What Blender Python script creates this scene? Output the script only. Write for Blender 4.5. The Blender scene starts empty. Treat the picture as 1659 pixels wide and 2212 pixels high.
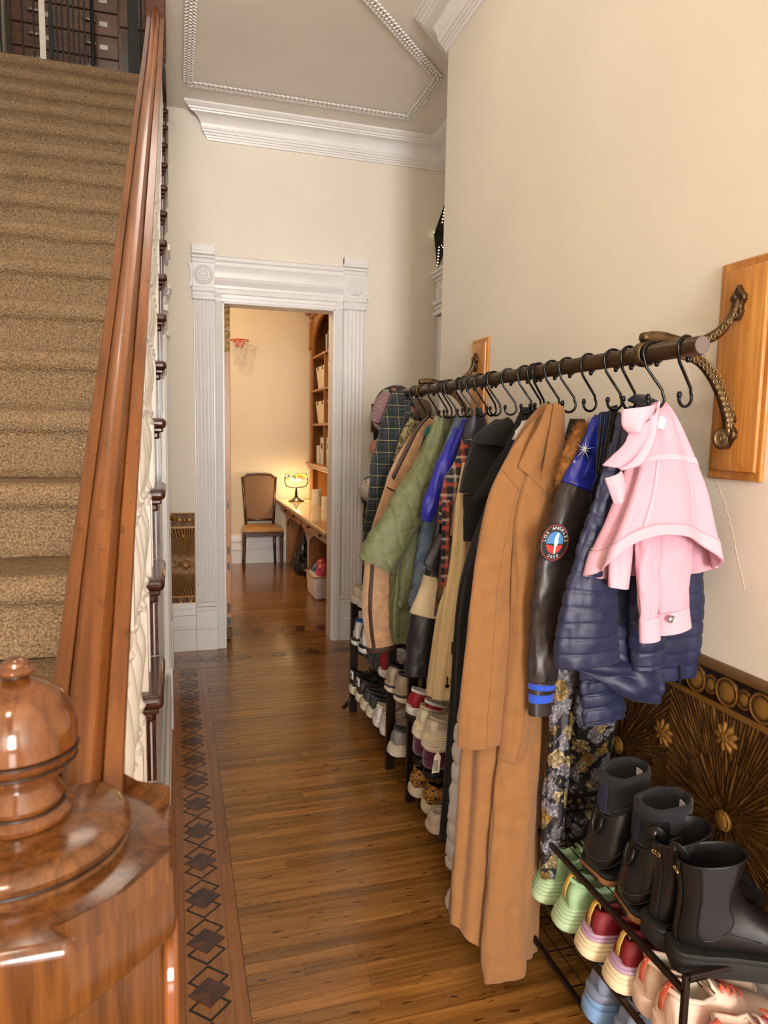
import bpy, bmesh, math, random
from mathutils import Vector, Matrix, noise as mnoise
import numpy as np

scn = bpy.context.scene
COL = scn.collection
PI = math.pi
# ------------------------------------------------------------------ camera
FPX, CX, CY = 1500.0, 829.5, 1106.0
CAM = np.array([0.0, 0.0, 1.5])
_p1 = np.array([(378 - CX) / FPX, (930 - CY) / FPX, 1.0])
_p2 = np.array([(1378 - CX) / FPX, (948 - CY) / FPX, 1.0])
_dY = _p1 / np.linalg.norm(_p1)
_dZ = np.cross(_p1, _p2); _dZ /= np.linalg.norm(_dZ)
if _dZ[1] > 0: _dZ = -_dZ
_dX = np.cross(_dY, _dZ)
if _dX[0] < 0: _dX = -_dX
RC = np.array([_dX, _dY, _dZ])
def ray(x, y): return RC @ np.array([(x - CX) / FPX, (y - CY) / FPX, 1.0])
def aty(x, y, Y):
    d = ray(x, y); return Vector(CAM + d * (Y / d[1]))
def atz(x, y, Z):
    d = ray(x, y); return Vector(CAM + d * ((Z - 1.5) / d[2]))
def atx(x, y, X):
    d = ray(x, y); return Vector(CAM + d * (X / d[0]))
cd = bpy.data.cameras.new('camera'); cam = bpy.data.objects.new('camera', cd); COL.objects.link(cam)
r_, dn_, fw_ = RC[:, 0], RC[:, 1], RC[:, 2]
cam.matrix_world = Matrix(((r_[0], -dn_[0], -fw_[0], 0), (r_[1], -dn_[1], -fw_[1], 0), (r_[2], -dn_[2], -fw_[2], 1.5), (0, 0, 0, 1)))
cd.sensor_fit = 'VERTICAL'; cd.sensor_height = 36.0; cd.lens = FPX / 2212 * 36.0
cd.clip_start = 0.05; cd.clip_end = 60
cd.dof.use_dof = True; cd.dof.focus_distance = 2.6; cd.dof.aperture_fstop = 10.0
scn.camera = cam
# ------------------------------------------------------------------ world, lights, exposure
w = bpy.data.worlds.new('world'); scn.world = w; w.use_nodes = True
w.node_tree.nodes['Background'].inputs[0].default_value = (0.75, 0.86, 1.0, 1)
w.node_tree.nodes['Background'].inputs[1].default_value = 0.6
vs = scn.view_settings
vs.view_transform = 'Standard'; vs.look = 'None'; vs.gamma = 1.0; vs.use_curve_mapping = False
vs.exposure = 0.0
def area(name, loc, rot, sx, sy, power, col):
    l = bpy.data.lights.new(name, 'AREA'); l.shape = 'RECTANGLE'; l.size = sx; l.size_y = sy
    l.energy = power; l.color = col
    o = bpy.data.objects.new(name, l); COL.objects.link(o); o.location = loc; o.rotation_euler = rot; return o
def point(name, loc, power, col, r=0.05):
    l = bpy.data.lights.new(name, 'POINT'); l.energy = power; l.color = col; l.shadow_soft_size = r
    o = bpy.data.objects.new(name, l); COL.objects.link(o); o.location = loc; return o
# daylight through the glazed front door behind the camera
area('front_door_daylight', (-0.15, -5.42, 1.60), (PI / 2 + 0.27, 0, 0), 1.2, 2.3, 430, (1.0, 0.98, 0.97))
# hall ceiling fitting behind the camera
point('hall_ceiling_lamp', (-0.45, -0.75, 2.95), 34, (1.0, 0.85, 0.68), 0.12)
point('hall_rear_fill', (0.15, 2.45, 3.15), 9, (1.0, 0.90, 0.78), 0.22)  # added fill light above the frame, no fitting known there
# office ceiling fitting
point('office_ceiling_lamp', (-0.15, 6.3, 3.0), 62, (1.0, 0.79, 0.56), 0.10)
# daylight from the window on the upper landing
area('landing_window_daylight', (-0.5, 8.1, 5.2), (-PI / 2, 0, 0), 1.0, 1.0, 26, (0.72, 0.86, 1.0))
# stairwell ceiling lamp upstairs
point('stairwell_lamp', (-0.55, 2.6, 5.4), 28, (1.0, 0.88, 0.72), 0.1)

# ------------------------------------------------------------------ materials
def lin(c):
    c = c / 255.0
    return c / 12.92 if c <= 0.04045 else ((c + 0.055) / 1.055) ** 2.4
def C3(r, g, b): return (lin(r), lin(g), lin(b), 1.0)
MATS = {}
class NT:
    def __init__(s, name):
        s.m = bpy.data.materials.new(name); s.m.use_nodes = True
        s.t = s.m.node_tree; s.b = s.t.nodes['Principled BSDF']
        s.out = s.t.nodes['Material Output']
    def n(s, typ, **kw):
        nd = s.t.nodes.new('ShaderNode' + typ)
        for k, v in kw.items():
            if k.startswith('i_'):
                key = k[2:]
                key = int(key) if key.isdigit() else key.replace('_', ' ')
                nd.inputs[key].default_value = v
            else: setattr(nd, k, v)
        return nd
    def l(s, a, b): s.t.links.new(a, b)
    def ramp(s, stops, interp='LINEAR'):
        r = s.n('ValToRGB'); cr = r.color_ramp; cr.interpolation = interp
        while len(cr.elements) < len(stops): cr.elements.new(0.5)
        for e, (p, c) in zip(cr.elements, stops): e.position = p; e.color = c
        return r
    def coords(s, kind='Object', scale=(1, 1, 1), rot=(0, 0, 0)):
        tc = s.n('TexCoord'); mp = s.n('Mapping'); s.l(tc.outputs[kind], mp.inputs[0])
        mp.inputs['Scale'].default_value = scale; mp.inputs['Rotation'].default_value = rot
        return mp.outputs[0]
    def bump(s, h, strength=0.3, dist=0.002, prev=None):
        b = s.n('Bump'); b.inputs['Strength'].default_value = strength; b.inputs['Distance'].default_value = dist
        s.l(h, b.inputs['Height'])
        if prev is not None: s.l(prev, b.inputs['Normal'])
        s.l(b.outputs[0], s.b.inputs['Normal']); return b.outputs[0]
    def mix(s, a, b, fac, blend='MIX'):
        m = s.n('Mix', data_type='RGBA', blend_type=blend)
        for sock, v in ((m.inputs[6], a), (m.inputs[7], b), (m.inputs[0], fac)):
            if hasattr(v, 'links') or hasattr(v, 'is_linked'): s.l(v, sock)
            else: sock.default_value = v
        return m.outputs[2]
def plain(name, col, rough=0.6, metal=0.0, var=0.06, nscale=18.0, bump=0.0, bscale=200.0, coat=0.0, sheen=0.0, emit=None, trans=0.0, bdist=0.001):
    if name in MATS: return MATS[name]
    t = NT(name)
    t.b.inputs['Roughness'].default_value = rough; t.b.inputs['Metallic'].default_value = metal
    co = t.coords()
    nz = t.n('TexNoise', i_Scale=nscale, i_Detail=4.0); t.l(co, nz.inputs['Vector'])
    dark = tuple(c * (1 - var * 2) for c in col[:3]) + (1,); lite = tuple(min(1, c * (1 + var)) for c in col[:3]) + (1,)
    rp = t.ramp([(0.3, dark), (0.7, lite)]); t.l(nz.outputs['Fac'], rp.inputs[0]); t.l(rp.outputs[0], t.b.inputs['Base Color'])
    if bump:
        n2 = t.n('TexNoise', i_Scale=bscale, i_Detail=3.0); t.l(co, n2.inputs['Vector']); t.bump(n2.outputs['Fac'], bump, bdist)
    if coat: t.b.inputs['Coat Weight'].default_value = coat; t.b.inputs['Coat Roughness'].default_value = 0.08
    if sheen: t.b.inputs['Sheen Weight'].default_value = sheen
    if trans: t.b.inputs['Transmission Weight'].default_value = trans
    if emit: t.b.inputs['Emission Color'].default_value = emit[0]; t.b.inputs['Emission Strength'].default_value = emit[1]
    MATS[name] = t.m; return t.m
def wood(name, c1, c2, axis='X', rough=0.3, coat=0.0, grain=60.0, rnd=0.0, dark=None, fleck=0.0, stretch=0.05, bump=0.12, slope=None):
    """streaky wood; grain runs along axis (object space); rnd = brightness change per object"""
    if name in MATS: return MATS[name]
    t = NT(name); sc = {'X': (stretch, 1, 1), 'Y': (1, stretch, 1), 'Z': (1, 1, stretch)}[axis]
    oi = t.n('ObjectInfo')
    tc = t.n('TexCoord'); add = t.n('VectorMath', operation='MULTIPLY_ADD')
    t.l(tc.outputs['Object'], add.inputs[0]); add.inputs[1].default_value = (1, 1, 1)
    cmb = t.n('VectorMath', operation='SCALE'); cmb.inputs[0].default_value = (13.1, 7.7, 9.3); t.l(oi.outputs['Random'], cmb.inputs['Scale'])
    t.l(cmb.outputs[0], add.inputs[2])
    mp = t.n('Mapping'); mp.inputs['Scale'].default_value = sc; t.l(add.outputs[0], mp.inputs[0])
    if slope is not None:
        mp.vector_type = 'TEXTURE'; mp.inputs['Scale'].default_value = tuple(1 / k for k in sc); mp.inputs['Rotation'].default_value = (slope, 0, 0)
    n1 = t.n('TexNoise', i_Scale=grain, i_Detail=6.0, i_Roughness=0.65, i_Distortion=0.4); t.l(mp.outputs[0], n1.inputs['Vector'])
    n2 = t.n('TexNoise', i_Scale=grain * 0.12, i_Detail=3.0); t.l(mp.outputs[0], n2.inputs['Vector'])
    r1 = t.ramp([(0.32, c1), (0.68, c2)]); t.l(n1.outputs['Fac'], r1.inputs[0])
    d = dark or tuple(c * 0.45 for c in c1[:3]) + (1,)
    r2 = t.ramp([(0.33, (1, 1, 1, 1)), (0.62, (0, 0, 0, 1))]); t.l(n2.outputs['Fac'], r2.inputs[0])
    mx = t.n('Mix', data_type='RGBA', blend_type='MULTIPLY'); mx.inputs[0].default_value = 0.45
    gr = t.ramp([(0.35, (0.45, 0.38, 0.33, 1)), (0.65, (1, 1, 1, 1))]); t.l(n2.outputs['Fac'], gr.inputs[0])
    t.l(r1.outputs[0], mx.inputs[6]); t.l(gr.outputs[0], mx.inputs[7]); colo = mx.outputs[2]
    if rnd:
        mr = t.n('MapRange'); mr.inputs[3].default_value = 1 - rnd; mr.inputs[4].default_value = 1 + rnd * 0.7; t.l(oi.outputs['Random'], mr.inputs[0])
        m2 = t.n('VectorMath', operation='SCALE'); t.l(colo, m2.inputs[0]); t.l(mr.outputs[0], m2.inputs['Scale']); colo = m2.outputs[0]
    if fleck:
        n3 = t.n('TexNoise', i_Scale=grain * 1.6, i_Detail=2.0); mp3 = t.n('Mapping'); t.l(add.outputs[0], mp3.inputs[0])
        mp3.inputs['Scale'].default_value = tuple(min(1, k * 4) for k in sc); t.l(mp3.outputs[0], n3.inputs['Vector'])
        r3 = t.ramp([(0.66, (0, 0, 0, 1)), (0.72, (1, 1, 1, 1))]); t.l(n3.outputs['Fac'], r3.inputs[0])
        mul = t.n('Math', operation='MULTIPLY'); mul.inputs[1].default_value = fleck; t.l(r3.outputs[0], mul.inputs[0])
        colo = t.mix(colo, d, mul.outputs[0])
    t.l(colo, t.b.inputs['Base Color']); t.b.inputs['Roughness'].default_value = rough
    if coat: t.b.inputs['Coat Weight'].default_value = coat; t.b.inputs['Coat Roughness'].default_value = 0.12
    if bump: t.bump(n1.outputs['Fac'], bump, 0.001)
    MATS[name] = t.m; return t.m

# ------------------------------------------------------------------ mesh builder
class MB:
    def __init__(s): s.v = []; s.f = []; s.mi = []; s.cols = None
    def add(s, vs, fs, mi=0):
        b = len(s.v); s.v += [tuple(p) for p in vs]; s.f += [tuple(b + i for i in f) for f in fs]; s.mi += [mi] * len(fs); return s
    def box(s, x0, x1, y0, y1, z0, z1, mi=0):
        v = [(x0, y0, z0), (x1, y0, z0), (x1, y1, z0), (x0, y1, z0), (x0, y0, z1), (x1, y0, z1), (x1, y1, z1), (x0, y1, z1)]
        return s.add(v, [(0, 3, 2, 1), (4, 5, 6, 7), (0, 1, 5, 4), (1, 2, 6, 5), (2, 3, 7, 6), (3, 0, 4, 7)], mi)
    def prism(s, poly, axis, a, b, mi=0):
        """extrude 2D polygon along axis ('x': poly=(y,z), 'y': (x,z), 'z': (x,y)) from a to b"""
        def P(p, t): return {'x': (t, p[0], p[1]), 'y': (p[0], t, p[1]), 'z': (p[0], p[1], t)}[axis]
        n = len(poly)
        v = [P(p, a) for p in poly] + [P(p, b) for p in poly]
        f = [tuple(range(n))[::-1], tuple(range(n, 2 * n))] + [(i, (i + 1) % n, n + (i + 1) % n, n + i) for i in range(n)]
        return s.add(v, f, mi)
    def sections(s, rings, closed=True, caps=True, mi=0):
        """loft between rings of equal point count"""
        n = len(rings[0]); v = [p for r in rings for p in r]; f = []
        for k in range(len(rings) - 1):
            for i in range(n if closed else n - 1):
                j = (i + 1) % n
                f.append((k * n + i, k * n + j, (k + 1) * n + j, (k + 1) * n + i))
        if caps and closed: f += [tuple(range(n))[::-1], tuple(range((len(rings) - 1) * n, len(rings) * n))]
        return s.add(v, f, mi)
    def lathe(s, prof, c=(0, 0, 0), n=32, axis='z', mi=0, caps=True):
        rings = []
        for r, h in prof:
            ring = []
            for i in range(n):
                a = 2 * PI * i / n; p, q = r * math.cos(a), r * math.sin(a)
                o = {'z': (p, q, h), 'y': (p, h, -q), 'x': (h, p, q)}[axis]
                ring.append((c[0] + o[0], c[1] + o[1], c[2] + o[2]))
            rings.append(ring)
        return s.sections(rings, True, caps, mi)
    def tube(s, path, r, n=8, mi=0, caps=True, closed=False, flat=None):
        """r: number or list of radii (or (ra, rb))"""
        P = [Vector(p) for p in path]; m = len(P); rings = []
        up = Vector((0, 0, 1)); prevN = None
        for i in range(m):
            if closed: t = P[(i + 1) % m] - P[i - 1]
            else: t = P[min(i + 1, m - 1)] - P[max(i - 1, 0)]
            if t.length < 1e-9: t = Vector((0, 0, 1))
            t.normalize()
            if prevN is None:
                ref = flat if flat is not None else (up if abs(t.z) < 0.9 else Vector((1, 0, 0)))
                nn = (Vector(ref) - t * Vector(ref).dot(t)).normalized()
            else:
                nn = prevN - t * prevN.dot(t)
                nn = nn.normalized() if nn.length > 1e-6 else prevN
            prevN = nn; bb = t.cross(nn)
            rr = r[i] if isinstance(r, list) else r
            ra, rb = rr if isinstance(rr, (list, tuple)) else (rr, rr)
            rings.append([P[i] + nn * (ra * math.cos(2 * PI * k / n)) + bb * (rb * math.sin(2 * PI * k / n)) for k in range(n)])
        if closed:
            rings.append(rings[0]); return s.sections(rings, True, False, mi)
        return s.sections(rings, True, caps, mi)
    def ball(s, c, r, n=12, mi=0, sc=(1, 1, 1)):
        rings = []
        for k in range(1, n):
            th = PI * k / n; z = -math.cos(th); q = math.sin(th)
            rings.append([(c[0] + r * sc[0] * q * math.cos(2 * PI * i / (2 * n)), c[1] + r * sc[1] * q * math.sin(2 * PI * i / (2 * n)), c[2] + r * sc[2] * z) for i in range(2 * n)])
        return s.sections(rings, True, True, mi)
    def grid(s, fn, nu, nv, mi=0, wrap=False):
        v = [fn(i / nu, j / nv) for j in range(nv + 1) for i in range(nu + (0 if wrap else 1))]
        w = nu if wrap else nu + 1; f = []
        for j in range(nv):
            for i in range(nu):
                k = (i + 1) % w
                f.append((j * w + i, j * w + k, (j + 1) * w + k, (j + 1) * w + i))
        return s.add(v, f, mi)
    def xf(s, M):
        s.v = [tuple(M @ Vector(p)) for p in s.v]; return s
ORG = {}
def obj(name, mb, mats, parent=None, smooth=False, bevel=0, seg=2, local=False, angle=0.6, sub=0, solid=0, kind=None, label=None):
    me = bpy.data.meshes.new(name)
    vs = mb.v
    if parent is not None: org = Vector(ORG[parent.name])
    elif local: org = Vector((0, 0, 0))
    else:
        a = np.array(vs); lo, hi = a.min(0), a.max(0); org = Vector(((lo[0] + hi[0]) / 2, (lo[1] + hi[1]) / 2, lo[2]))
    if parent is not None:   # part origin at its own base, relative to the parent
        a = np.array(vs); lo, hi = a.min(0), a.max(0); po = Vector(((lo[0] + hi[0]) / 2, (lo[1] + hi[1]) / 2, lo[2]))
        if local: po = Vector((0, 0, 0)); org = Vector((0, 0, 0))
    else: po = org
    me.from_pydata([(p[0] - po[0], p[1] - po[1], p[2] - po[2]) for p in vs], [], mb.f)
    if not isinstance(mats, (list, tuple)): mats = [mats]
    for m in mats: me.materials.append(m)
    if len(mats) > 1: me.polygons.foreach_set('material_index', mb.mi)
    me.update()
    bm = bmesh.new(); bm.from_mesh(me); bmesh.ops.recalc_face_normals(bm, faces=bm.faces); bm.to_mesh(me); bm.free()
    o = bpy.data.objects.new(name, me); COL.objects.link(o)
    if parent is not None: o.parent = parent; o.location = po - org
    else: o.location = po
    ORG[o.name] = tuple(po)
    if smooth:
        me.polygons.foreach_set('use_smooth', [True] * len(me.polygons))
        if smooth == 'auto':
            me.set_sharp_from_angle(angle=angle)
    if bevel:
        b = o.modifiers.new('bevel', 'BEVEL'); b.width = bevel; b.segments = seg; b.limit_method = 'ANGLE'; b.angle_limit = 0.5
        if not smooth: me.polygons.foreach_set('use_smooth', [True] * len(me.polygons)); me.set_sharp_from_angle(angle=0.5)
    if solid:
        sm = o.modifiers.new('solid', 'SOLIDIFY'); sm.thickness = solid; sm.offset = -1
    if sub:
        sb = o.modifiers.new('sub', 'SUBSURF'); sb.levels = sub; sb.render_levels = sub
    if kind: o['kind'] = kind
    if label: o['label'] = label
    return o
def tag(o, label, cat, group=None):
    o['label'] = label; o['category'] = cat
    if group: o['group'] = group
    return o
def thing(name, label, cat, loc=(0, 0, 0), group=None):
    o = bpy.data.objects.new(name, None); COL.objects.link(o); o.location = loc; o.empty_display_size = 0.05
    ORG[o.name] = tuple(loc)
    return tag(o, label, cat, group)
def sthing(name, loc):
    o = bpy.data.objects.new(name, None); COL.objects.link(o); o.location = loc; ORG[o.name] = tuple(loc); o['kind'] = 'structure'; return o
def struct(name, mb, m, **kw):
    o = obj(name, mb, m, **kw); o['kind'] = 'structure'; return o
def copy_tree(root, loc, rotz=0.0, label=None, group=None, tilt=None, scale=None):
    def cp(o, par):
        c = o.copy(); COL.objects.link(c); c.parent = par
        for ch in o.children: cp(ch, c)
        return c
    r = cp(root, None); r.location = loc
    r.rotation_euler = (tilt[0], tilt[1], rotz) if tilt else (0, 0, rotz)
    if scale: r.scale = (scale,) * 3 if not isinstance(scale, (tuple, list)) else scale
    if label: r['label'] = label
    if group: r['group'] = group
    return r
def lerp(a, b, t): return a + (b - a) * t
def interp(xs, ys, x):
    return float(np.interp(x, xs, ys))
def smooth_rows(rows, n):
    """cubic-ish resample of rows (tuples of numbers) by index"""
    R = np.array(rows, float); m = len(R); out = []
    for i in range(n):
        t = i / (n - 1) * (m - 1); k = min(int(t), m - 2); u = t - k
        p0, p1, p2, p3 = R[max(k - 1, 0)], R[k], R[k + 1], R[min(k + 2, m - 1)]
        out.append(0.5 * ((2 * p1) + (-p0 + p2) * u + (2 * p0 - 5 * p1 + 4 * p2 - p3) * u * u + (-p0 + 3 * p1 - 3 * p2 + p3) * u ** 3))
    return out
# ------------------------------------------------------------------ setting materials
def wallpaint(name, c, bump=0.12):
    t = NT(name); co = t.coords(); n = t.n('TexNoise', i_Scale=2.2, i_Detail=3.0); t.l(co, n.inputs['Vector'])
    r = t.ramp([(0.35, tuple(k * 0.95 for k in c[:3]) + (1,)), (0.65, c)]); t.l(n.outputs['Fac'], r.inputs[0]); t.l(r.outputs[0], t.b.inputs['Base Color'])
    t.b.inputs['Roughness'].default_value = 0.55
    n2 = t.n('TexNoise', i_Scale=160.0, i_Detail=2.0); t.l(co, n2.inputs['Vector']); t.bump(n2.outputs['Fac'], bump, 0.0015)
    MATS[name] = t.m; return t.m
M_wall = wallpaint('cream_wall_paint', C3(238, 229, 213))
M_ceil = wallpaint('ceiling_paint', C3(242, 235, 225), 0.06)
M_office = wallpaint('office_wall_paint', C3(226, 210, 180))
M_trim = plain('white_gloss_paint', C3(238, 236, 234), 0.28, var=0.02, nscale=8)
M_sub = plain('dark_subfloor', C3(40, 22, 10), 0.8)
M_plank = wood('oak_floor_strip', C3(124, 80, 32), C3(184, 128, 62), 'X', 0.23, 0.2, 42, rnd=0.34, fleck=0.85, stretch=0.06, dark=C3(38, 18, 6))
M_far = wood('oak_floor_far', C3(116, 74, 30), C3(172, 118, 56), 'X', 0.23, 0.2, 42, rnd=0.2, fleck=0.7, stretch=0.06, dark=C3(38, 18, 6))
M_border = wood('oak_border', C3(140, 84, 34), C3(172, 108, 48), 'Y', 0.22, 0.2, 55, rnd=0.12, fleck=0.3, stretch=0.05)
M_fieldw = wood('oak_field', C3(150, 94, 40), C3(184, 122, 56), 'Y', 0.22, 0.2, 60, rnd=0.1, stretch=0.08)
M_ink = plain('dark_inlay_line', C3(34, 20, 12), 0.3)
M_dia = [wood('walnut_inlay_%d' % i, C3(*a), C3(*b), 'X', 0.25, 0.2, 70, rnd=0.3, stretch=0.1) for i, (a, b) in enumerate((((66, 32, 16), (92, 48, 24)), ((52, 24, 12), (72, 36, 18)), ((86, 46, 22), (112, 62, 30)), ((60, 30, 15), (84, 42, 20))))]
M_mahog = wood('mahogany_dark', C3(52, 22, 12), C3(88, 42, 24), 'X', 0.22, 0.3, 50, rnd=0.1)
M_rail = wood('mahogany_rail', C3(90, 48, 18), C3(142, 84, 32), 'Y', 0.30, 0.12, 60, dark=C3(40, 18, 8), stretch=0.05, fleck=0.5, slope=0.653)
M_newel = wood('walnut_newel', C3(74, 42, 18), C3(130, 82, 40), 'Z', 0.18, 0.3, 90, dark=C3(38, 20, 8), stretch=0.06)

# ------------------------------------------------------------------ walls, ceiling
struct('wall_right', MB().box(1.30, 1.46, -5.5, 3.37, 0, 3.95), M_wall)
struct('wall_canted', MB().prism([(1.30, 3.37), (1.86, 3.93), (2.02, 3.93), (1.46, 3.37)], 'z', 0, 3.95), M_wall)
struct('wall_recess', MB().box(1.86, 2.02, 3.93, 4.83, 0, 3.95), M_wall)
YB = 4.83
DX0, DX1, DZ = 0.312, 1.072, 2.352
m = MB().box(-0.06, DX0, YB, YB + 0.14, 0, 3.95); m.box(DX1, 2.02, YB, YB + 0.14, 0, 3.95); m.box(DX0, DX1, YB, YB + 0.14, DZ, 3.95)
struct('wall_back', m, M_wall)
struct('wall_front', MB().box(-1.3, -0.75, -5.6, -5.5, 0, 6.5).box(0.45, 1.46, -5.6, -5.5, 0, 6.5).box(-0.75, 0.45, -5.6, -5.5, 2.8, 6.5).box(-0.75, 0.45, -5.6, -5.5, 0, 0.4), M_wall)
struct('wall_left', MB().box(-1.3, -1.12, -5.5, 8.3, 0, 6.5), M_wall)
zc = 3.525
struct('ceiling', MB().box(-0.02, 2.02, -5.5, YB + 0.14, zc, 3.84), M_ceil)
struct('wall_landing', MB().box(-1.3, -1.0, 8.2, 8.3, 3.84, 6.5).box(0.0, 1.46, 8.2, 8.3, 3.84, 6.5).box(-1.0, 0.0, 8.2, 8.3, 5.75, 6.5), M_wall)
struct('wall_stairwell', MB().box(1.38, 1.46, -5.5, 8.3, 3.95, 6.5), M_wall)
struct('ceiling_upper', MB().box(-1.3, 1.46, -5.6, 8.3, 6.5, 6.6), M_ceil)
struct('floor_landing', MB().box(-1.12, 1.46, 5.26, 8.3, 3.62, 3.84), wood('landing_boards', C3(90, 50, 26), C3(130, 80, 40), 'X', 0.3, 0.2, 40))
# office shell
struct('wall_office_back', MB().box(-1.3, 2.0, 8.0, 8.12, 0, 3.6), M_office)
struct('wall_office_right', MB().box(1.86, 2.0, YB + 0.14, 8.0, 0, 3.6), M_office)
struct('wall_office_left', MB().box(-1.3, -1.2, YB + 0.14, 8.0, 0, 3.6), M_office)
struct('wall_office_front', MB().box(-1.2, -0.06, YB, YB + 0.14, 0, 3.3), M_office)
struct('ceiling_office', MB().box(-1.3, 2.0, YB + 0.14, 8.0, 3.5, 3.6), M_ceil)
# hairline cracks in the plaster of the right wall
wr = bpy.data.objects['wall_right']
M_crack = plain('plaster_crack', C3(236, 222, 190), 0.7)
for pts, r in (([(1476, 775), (1490, 815), (1500, 860), (1516, 900), (1526, 960), (1548, 1040), (1566, 1090), (1580, 1140), (1596, 1210), (1612, 1295)], 0.0004), ([(1262, 240), (1272, 330), (1284, 390), (1308, 450), (1318, 540), (1340, 590)], 0.00025)):
    P = []
    for i in range(len(pts) - 1):
        for k in range(4):
            t = k / 4; q = atx(lerp(pts[i][0], pts[i + 1][0], t) + random.Random(i * 9 + k).uniform(-2, 2), lerp(pts[i][1], pts[i + 1][1], t), 1.2995); P.append(q)
    obj('plaster_crack', MB().tube(P, r, 5), M_crack, wr)

# ------------------------------------------------------------------ floor
floor = struct('floor', MB().box(-1.3, 2.02, -5.5, 8.0, -0.12, -0.005), M_sub)
rnd = random.Random(4)
PITCH = 0.041
y = -1.4; k = 0
far = MB()
def shared(name, mesh_src, loc, parent, rot=0):
    o = mesh_src.copy(); COL.objects.link(o); o.parent = parent; o.location = Vector(loc) - Vector(ORG[parent.name]); o.rotation_euler = (0, 0, rot); return o
while y < 4.40:
    x1 = 1.30 if y < 3.42 else 1.86
    if 0.9 < y < 3.15:
        cuts = [0.166]
        if rnd.random() < 0.75: cuts.append(rnd.uniform(0.3, 1.1))
        cuts.append(x1)
        for a, b in zip(cuts, cuts[1:]):
            dz = rnd.uniform(-0.0004, 0.0004)
            obj('floor_strip', MB().box(a + 0.0004, b - 0.0004, y + 0.0008, y + PITCH - 0.0008, -0.005, dz), M_plank, floor)
    else: far.box(0.166, x1, y + 0.0008, y + PITCH - 0.0008, -0.005, rnd.uniform(-0.0005, 0.0005))
    y += PITCH
o = obj('floor_strips_beyond', far, M_far, floor); o['kind'] = 'stuff'
# office floor strips
far = MB(); y = 4.97
while y < 7.98:
    far.box(-1.2, 1.86, y + 0.0008, y + PITCH - 0.0008, -0.005, rnd.uniform(-0.0005, 0.0005)); y += PITCH
o = obj('floor_strips_office', far, M_far, floor); o['kind'] = 'stuff'
# border strips by the stairs and across the far end
yy = -5.5
for L in (2.7, 2.0, 1.3, 1.83, 2.3):
    e = min(yy + L, 4.42)
    obj('border_board', MB().box(0.127, 0.165, yy + 0.0006, e - 0.0006, -0.005, 0.0003), M_border, floor); yy = e
obj('border_board', MB().box(-1.12, 0.005, -5.5, 4.42, -0.005, 0.0003), M_border, floor)
obj('border_board', MB().box(0.166, 1.30, -5.5, -1.4, -0.005, 0.0), M_far, floor)
obj('border_field', MB().box(0.0056, 0.1264, -5.5, 4.42, -0.005, 0.0), M_fieldw, floor)
obj('border_board', MB().box(-0.06, 1.86, 4.421, 4.50, -0.005, 0.0003), M_far, floor)
obj('border_field', MB().box(-0.06, 1.86, 4.501, 4.70, -0.005, 0.0), M_far, floor)
obj('border_board', MB().box(-0.06, 1.86, 4.701, 4.97, -0.005, 0.0003), M_far, floor)
def frame2(cx, cy, hx, hy, w):
    m = MB(); o = [(hx, 0), (0, hy), (-hx, 0), (0, -hy)]; s = 1 - w / hx * 1.4
    v = [(cx + a, cy + b, 0.0) for a, b in o] + [(cx + a * s, cy + b * s, 0.0) for a, b in o]
    v += [(x, y_, 0.0007) for x, y_, _ in v]
    f = []
    for i in range(4):
        j = (i + 1) % 4
        f += [(8 + i, 8 + j, 12 + j, 12 + i), (i, j, 8 + j, 8 + i), (4 + j, 4 + i, 12 + i, 12 + j), (j, i, 4 + i, 4 + j)]
    return m.add(v, f)
def dia2(cx, cy, hx, hy):
    v = [(cx, cy, 0.0012), (cx + hx, cy, 0.0012), (cx, cy + hy, 0.0012), (cx - hx, cy, 0.0012), (cx, cy - hy, 0.0012)]
    v += [(x, y_, 0.0) for x, y_, _ in v[1:]]
    m = MB()
    for i in range(4):
        a, b = 1 + i, 1 + (i + 1) % 4
        m.add(v, [(0, a, b)], i); m.add(v, [(a, a + 4, b + 4, b)], i)
    return m
cx = 0.066
y = 1.768 - 0.198 * 4; first = None
while y < 4.5:
    cxx = 0.066 - 0.0035 * (y - 1.768)
    if first is None:
        first = (obj('inlay_diamond', dia2(cxx, y, 0.056, 0.054), M_dia, floor), obj('inlay_frame', frame2(cxx, y - 0.047, 0.056, 0.052, 0.0068), M_ink, floor))
    else:
        a = first[0].copy(); COL.objects.link(a); a.location = Vector((cxx, y, 0.0)) - Vector(ORG[floor.name])
        b = first[1].copy(); COL.objects.link(b); b.location = Vector((cxx, y - 0.047, 0.0)) - Vector(ORG[floor.name])
    b2 = first[1].copy(); COL.objects.link(b2); b2.location = Vector((cxx, y + 0.047, 0.0)) - Vector(ORG[floor.name])
    y += 0.198
for i in range(7):
    x = 0.18 + i * 0.235
    obj('inlay_diamond', dia2(x, 4.60, 0.058, 0.06), M_dia, floor)
    obj('inlay_frame', frame2(x - 0.055, 4.60, 0.062, 0.055, 0.004), M_ink, floor); obj('inlay_frame', frame2(x + 0.055, 4.60, 0.062, 0.055, 0.004), M_ink, floor)
for i in range(5):
    x = 0.42 + i * 0.16
    v = [(x - 0.05, 5.10, 0.0), (x + 0.02, 5.10, 0.0), (x + 0.05, 5.24, 0.0), (x - 0.02, 5.24, 0.0)]
    obj('inlay_diamond', MB().prism([(p[0], p[1]) for p in v], 'z', 0.0, 0.001), M_dia[i % 3], floor)

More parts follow.
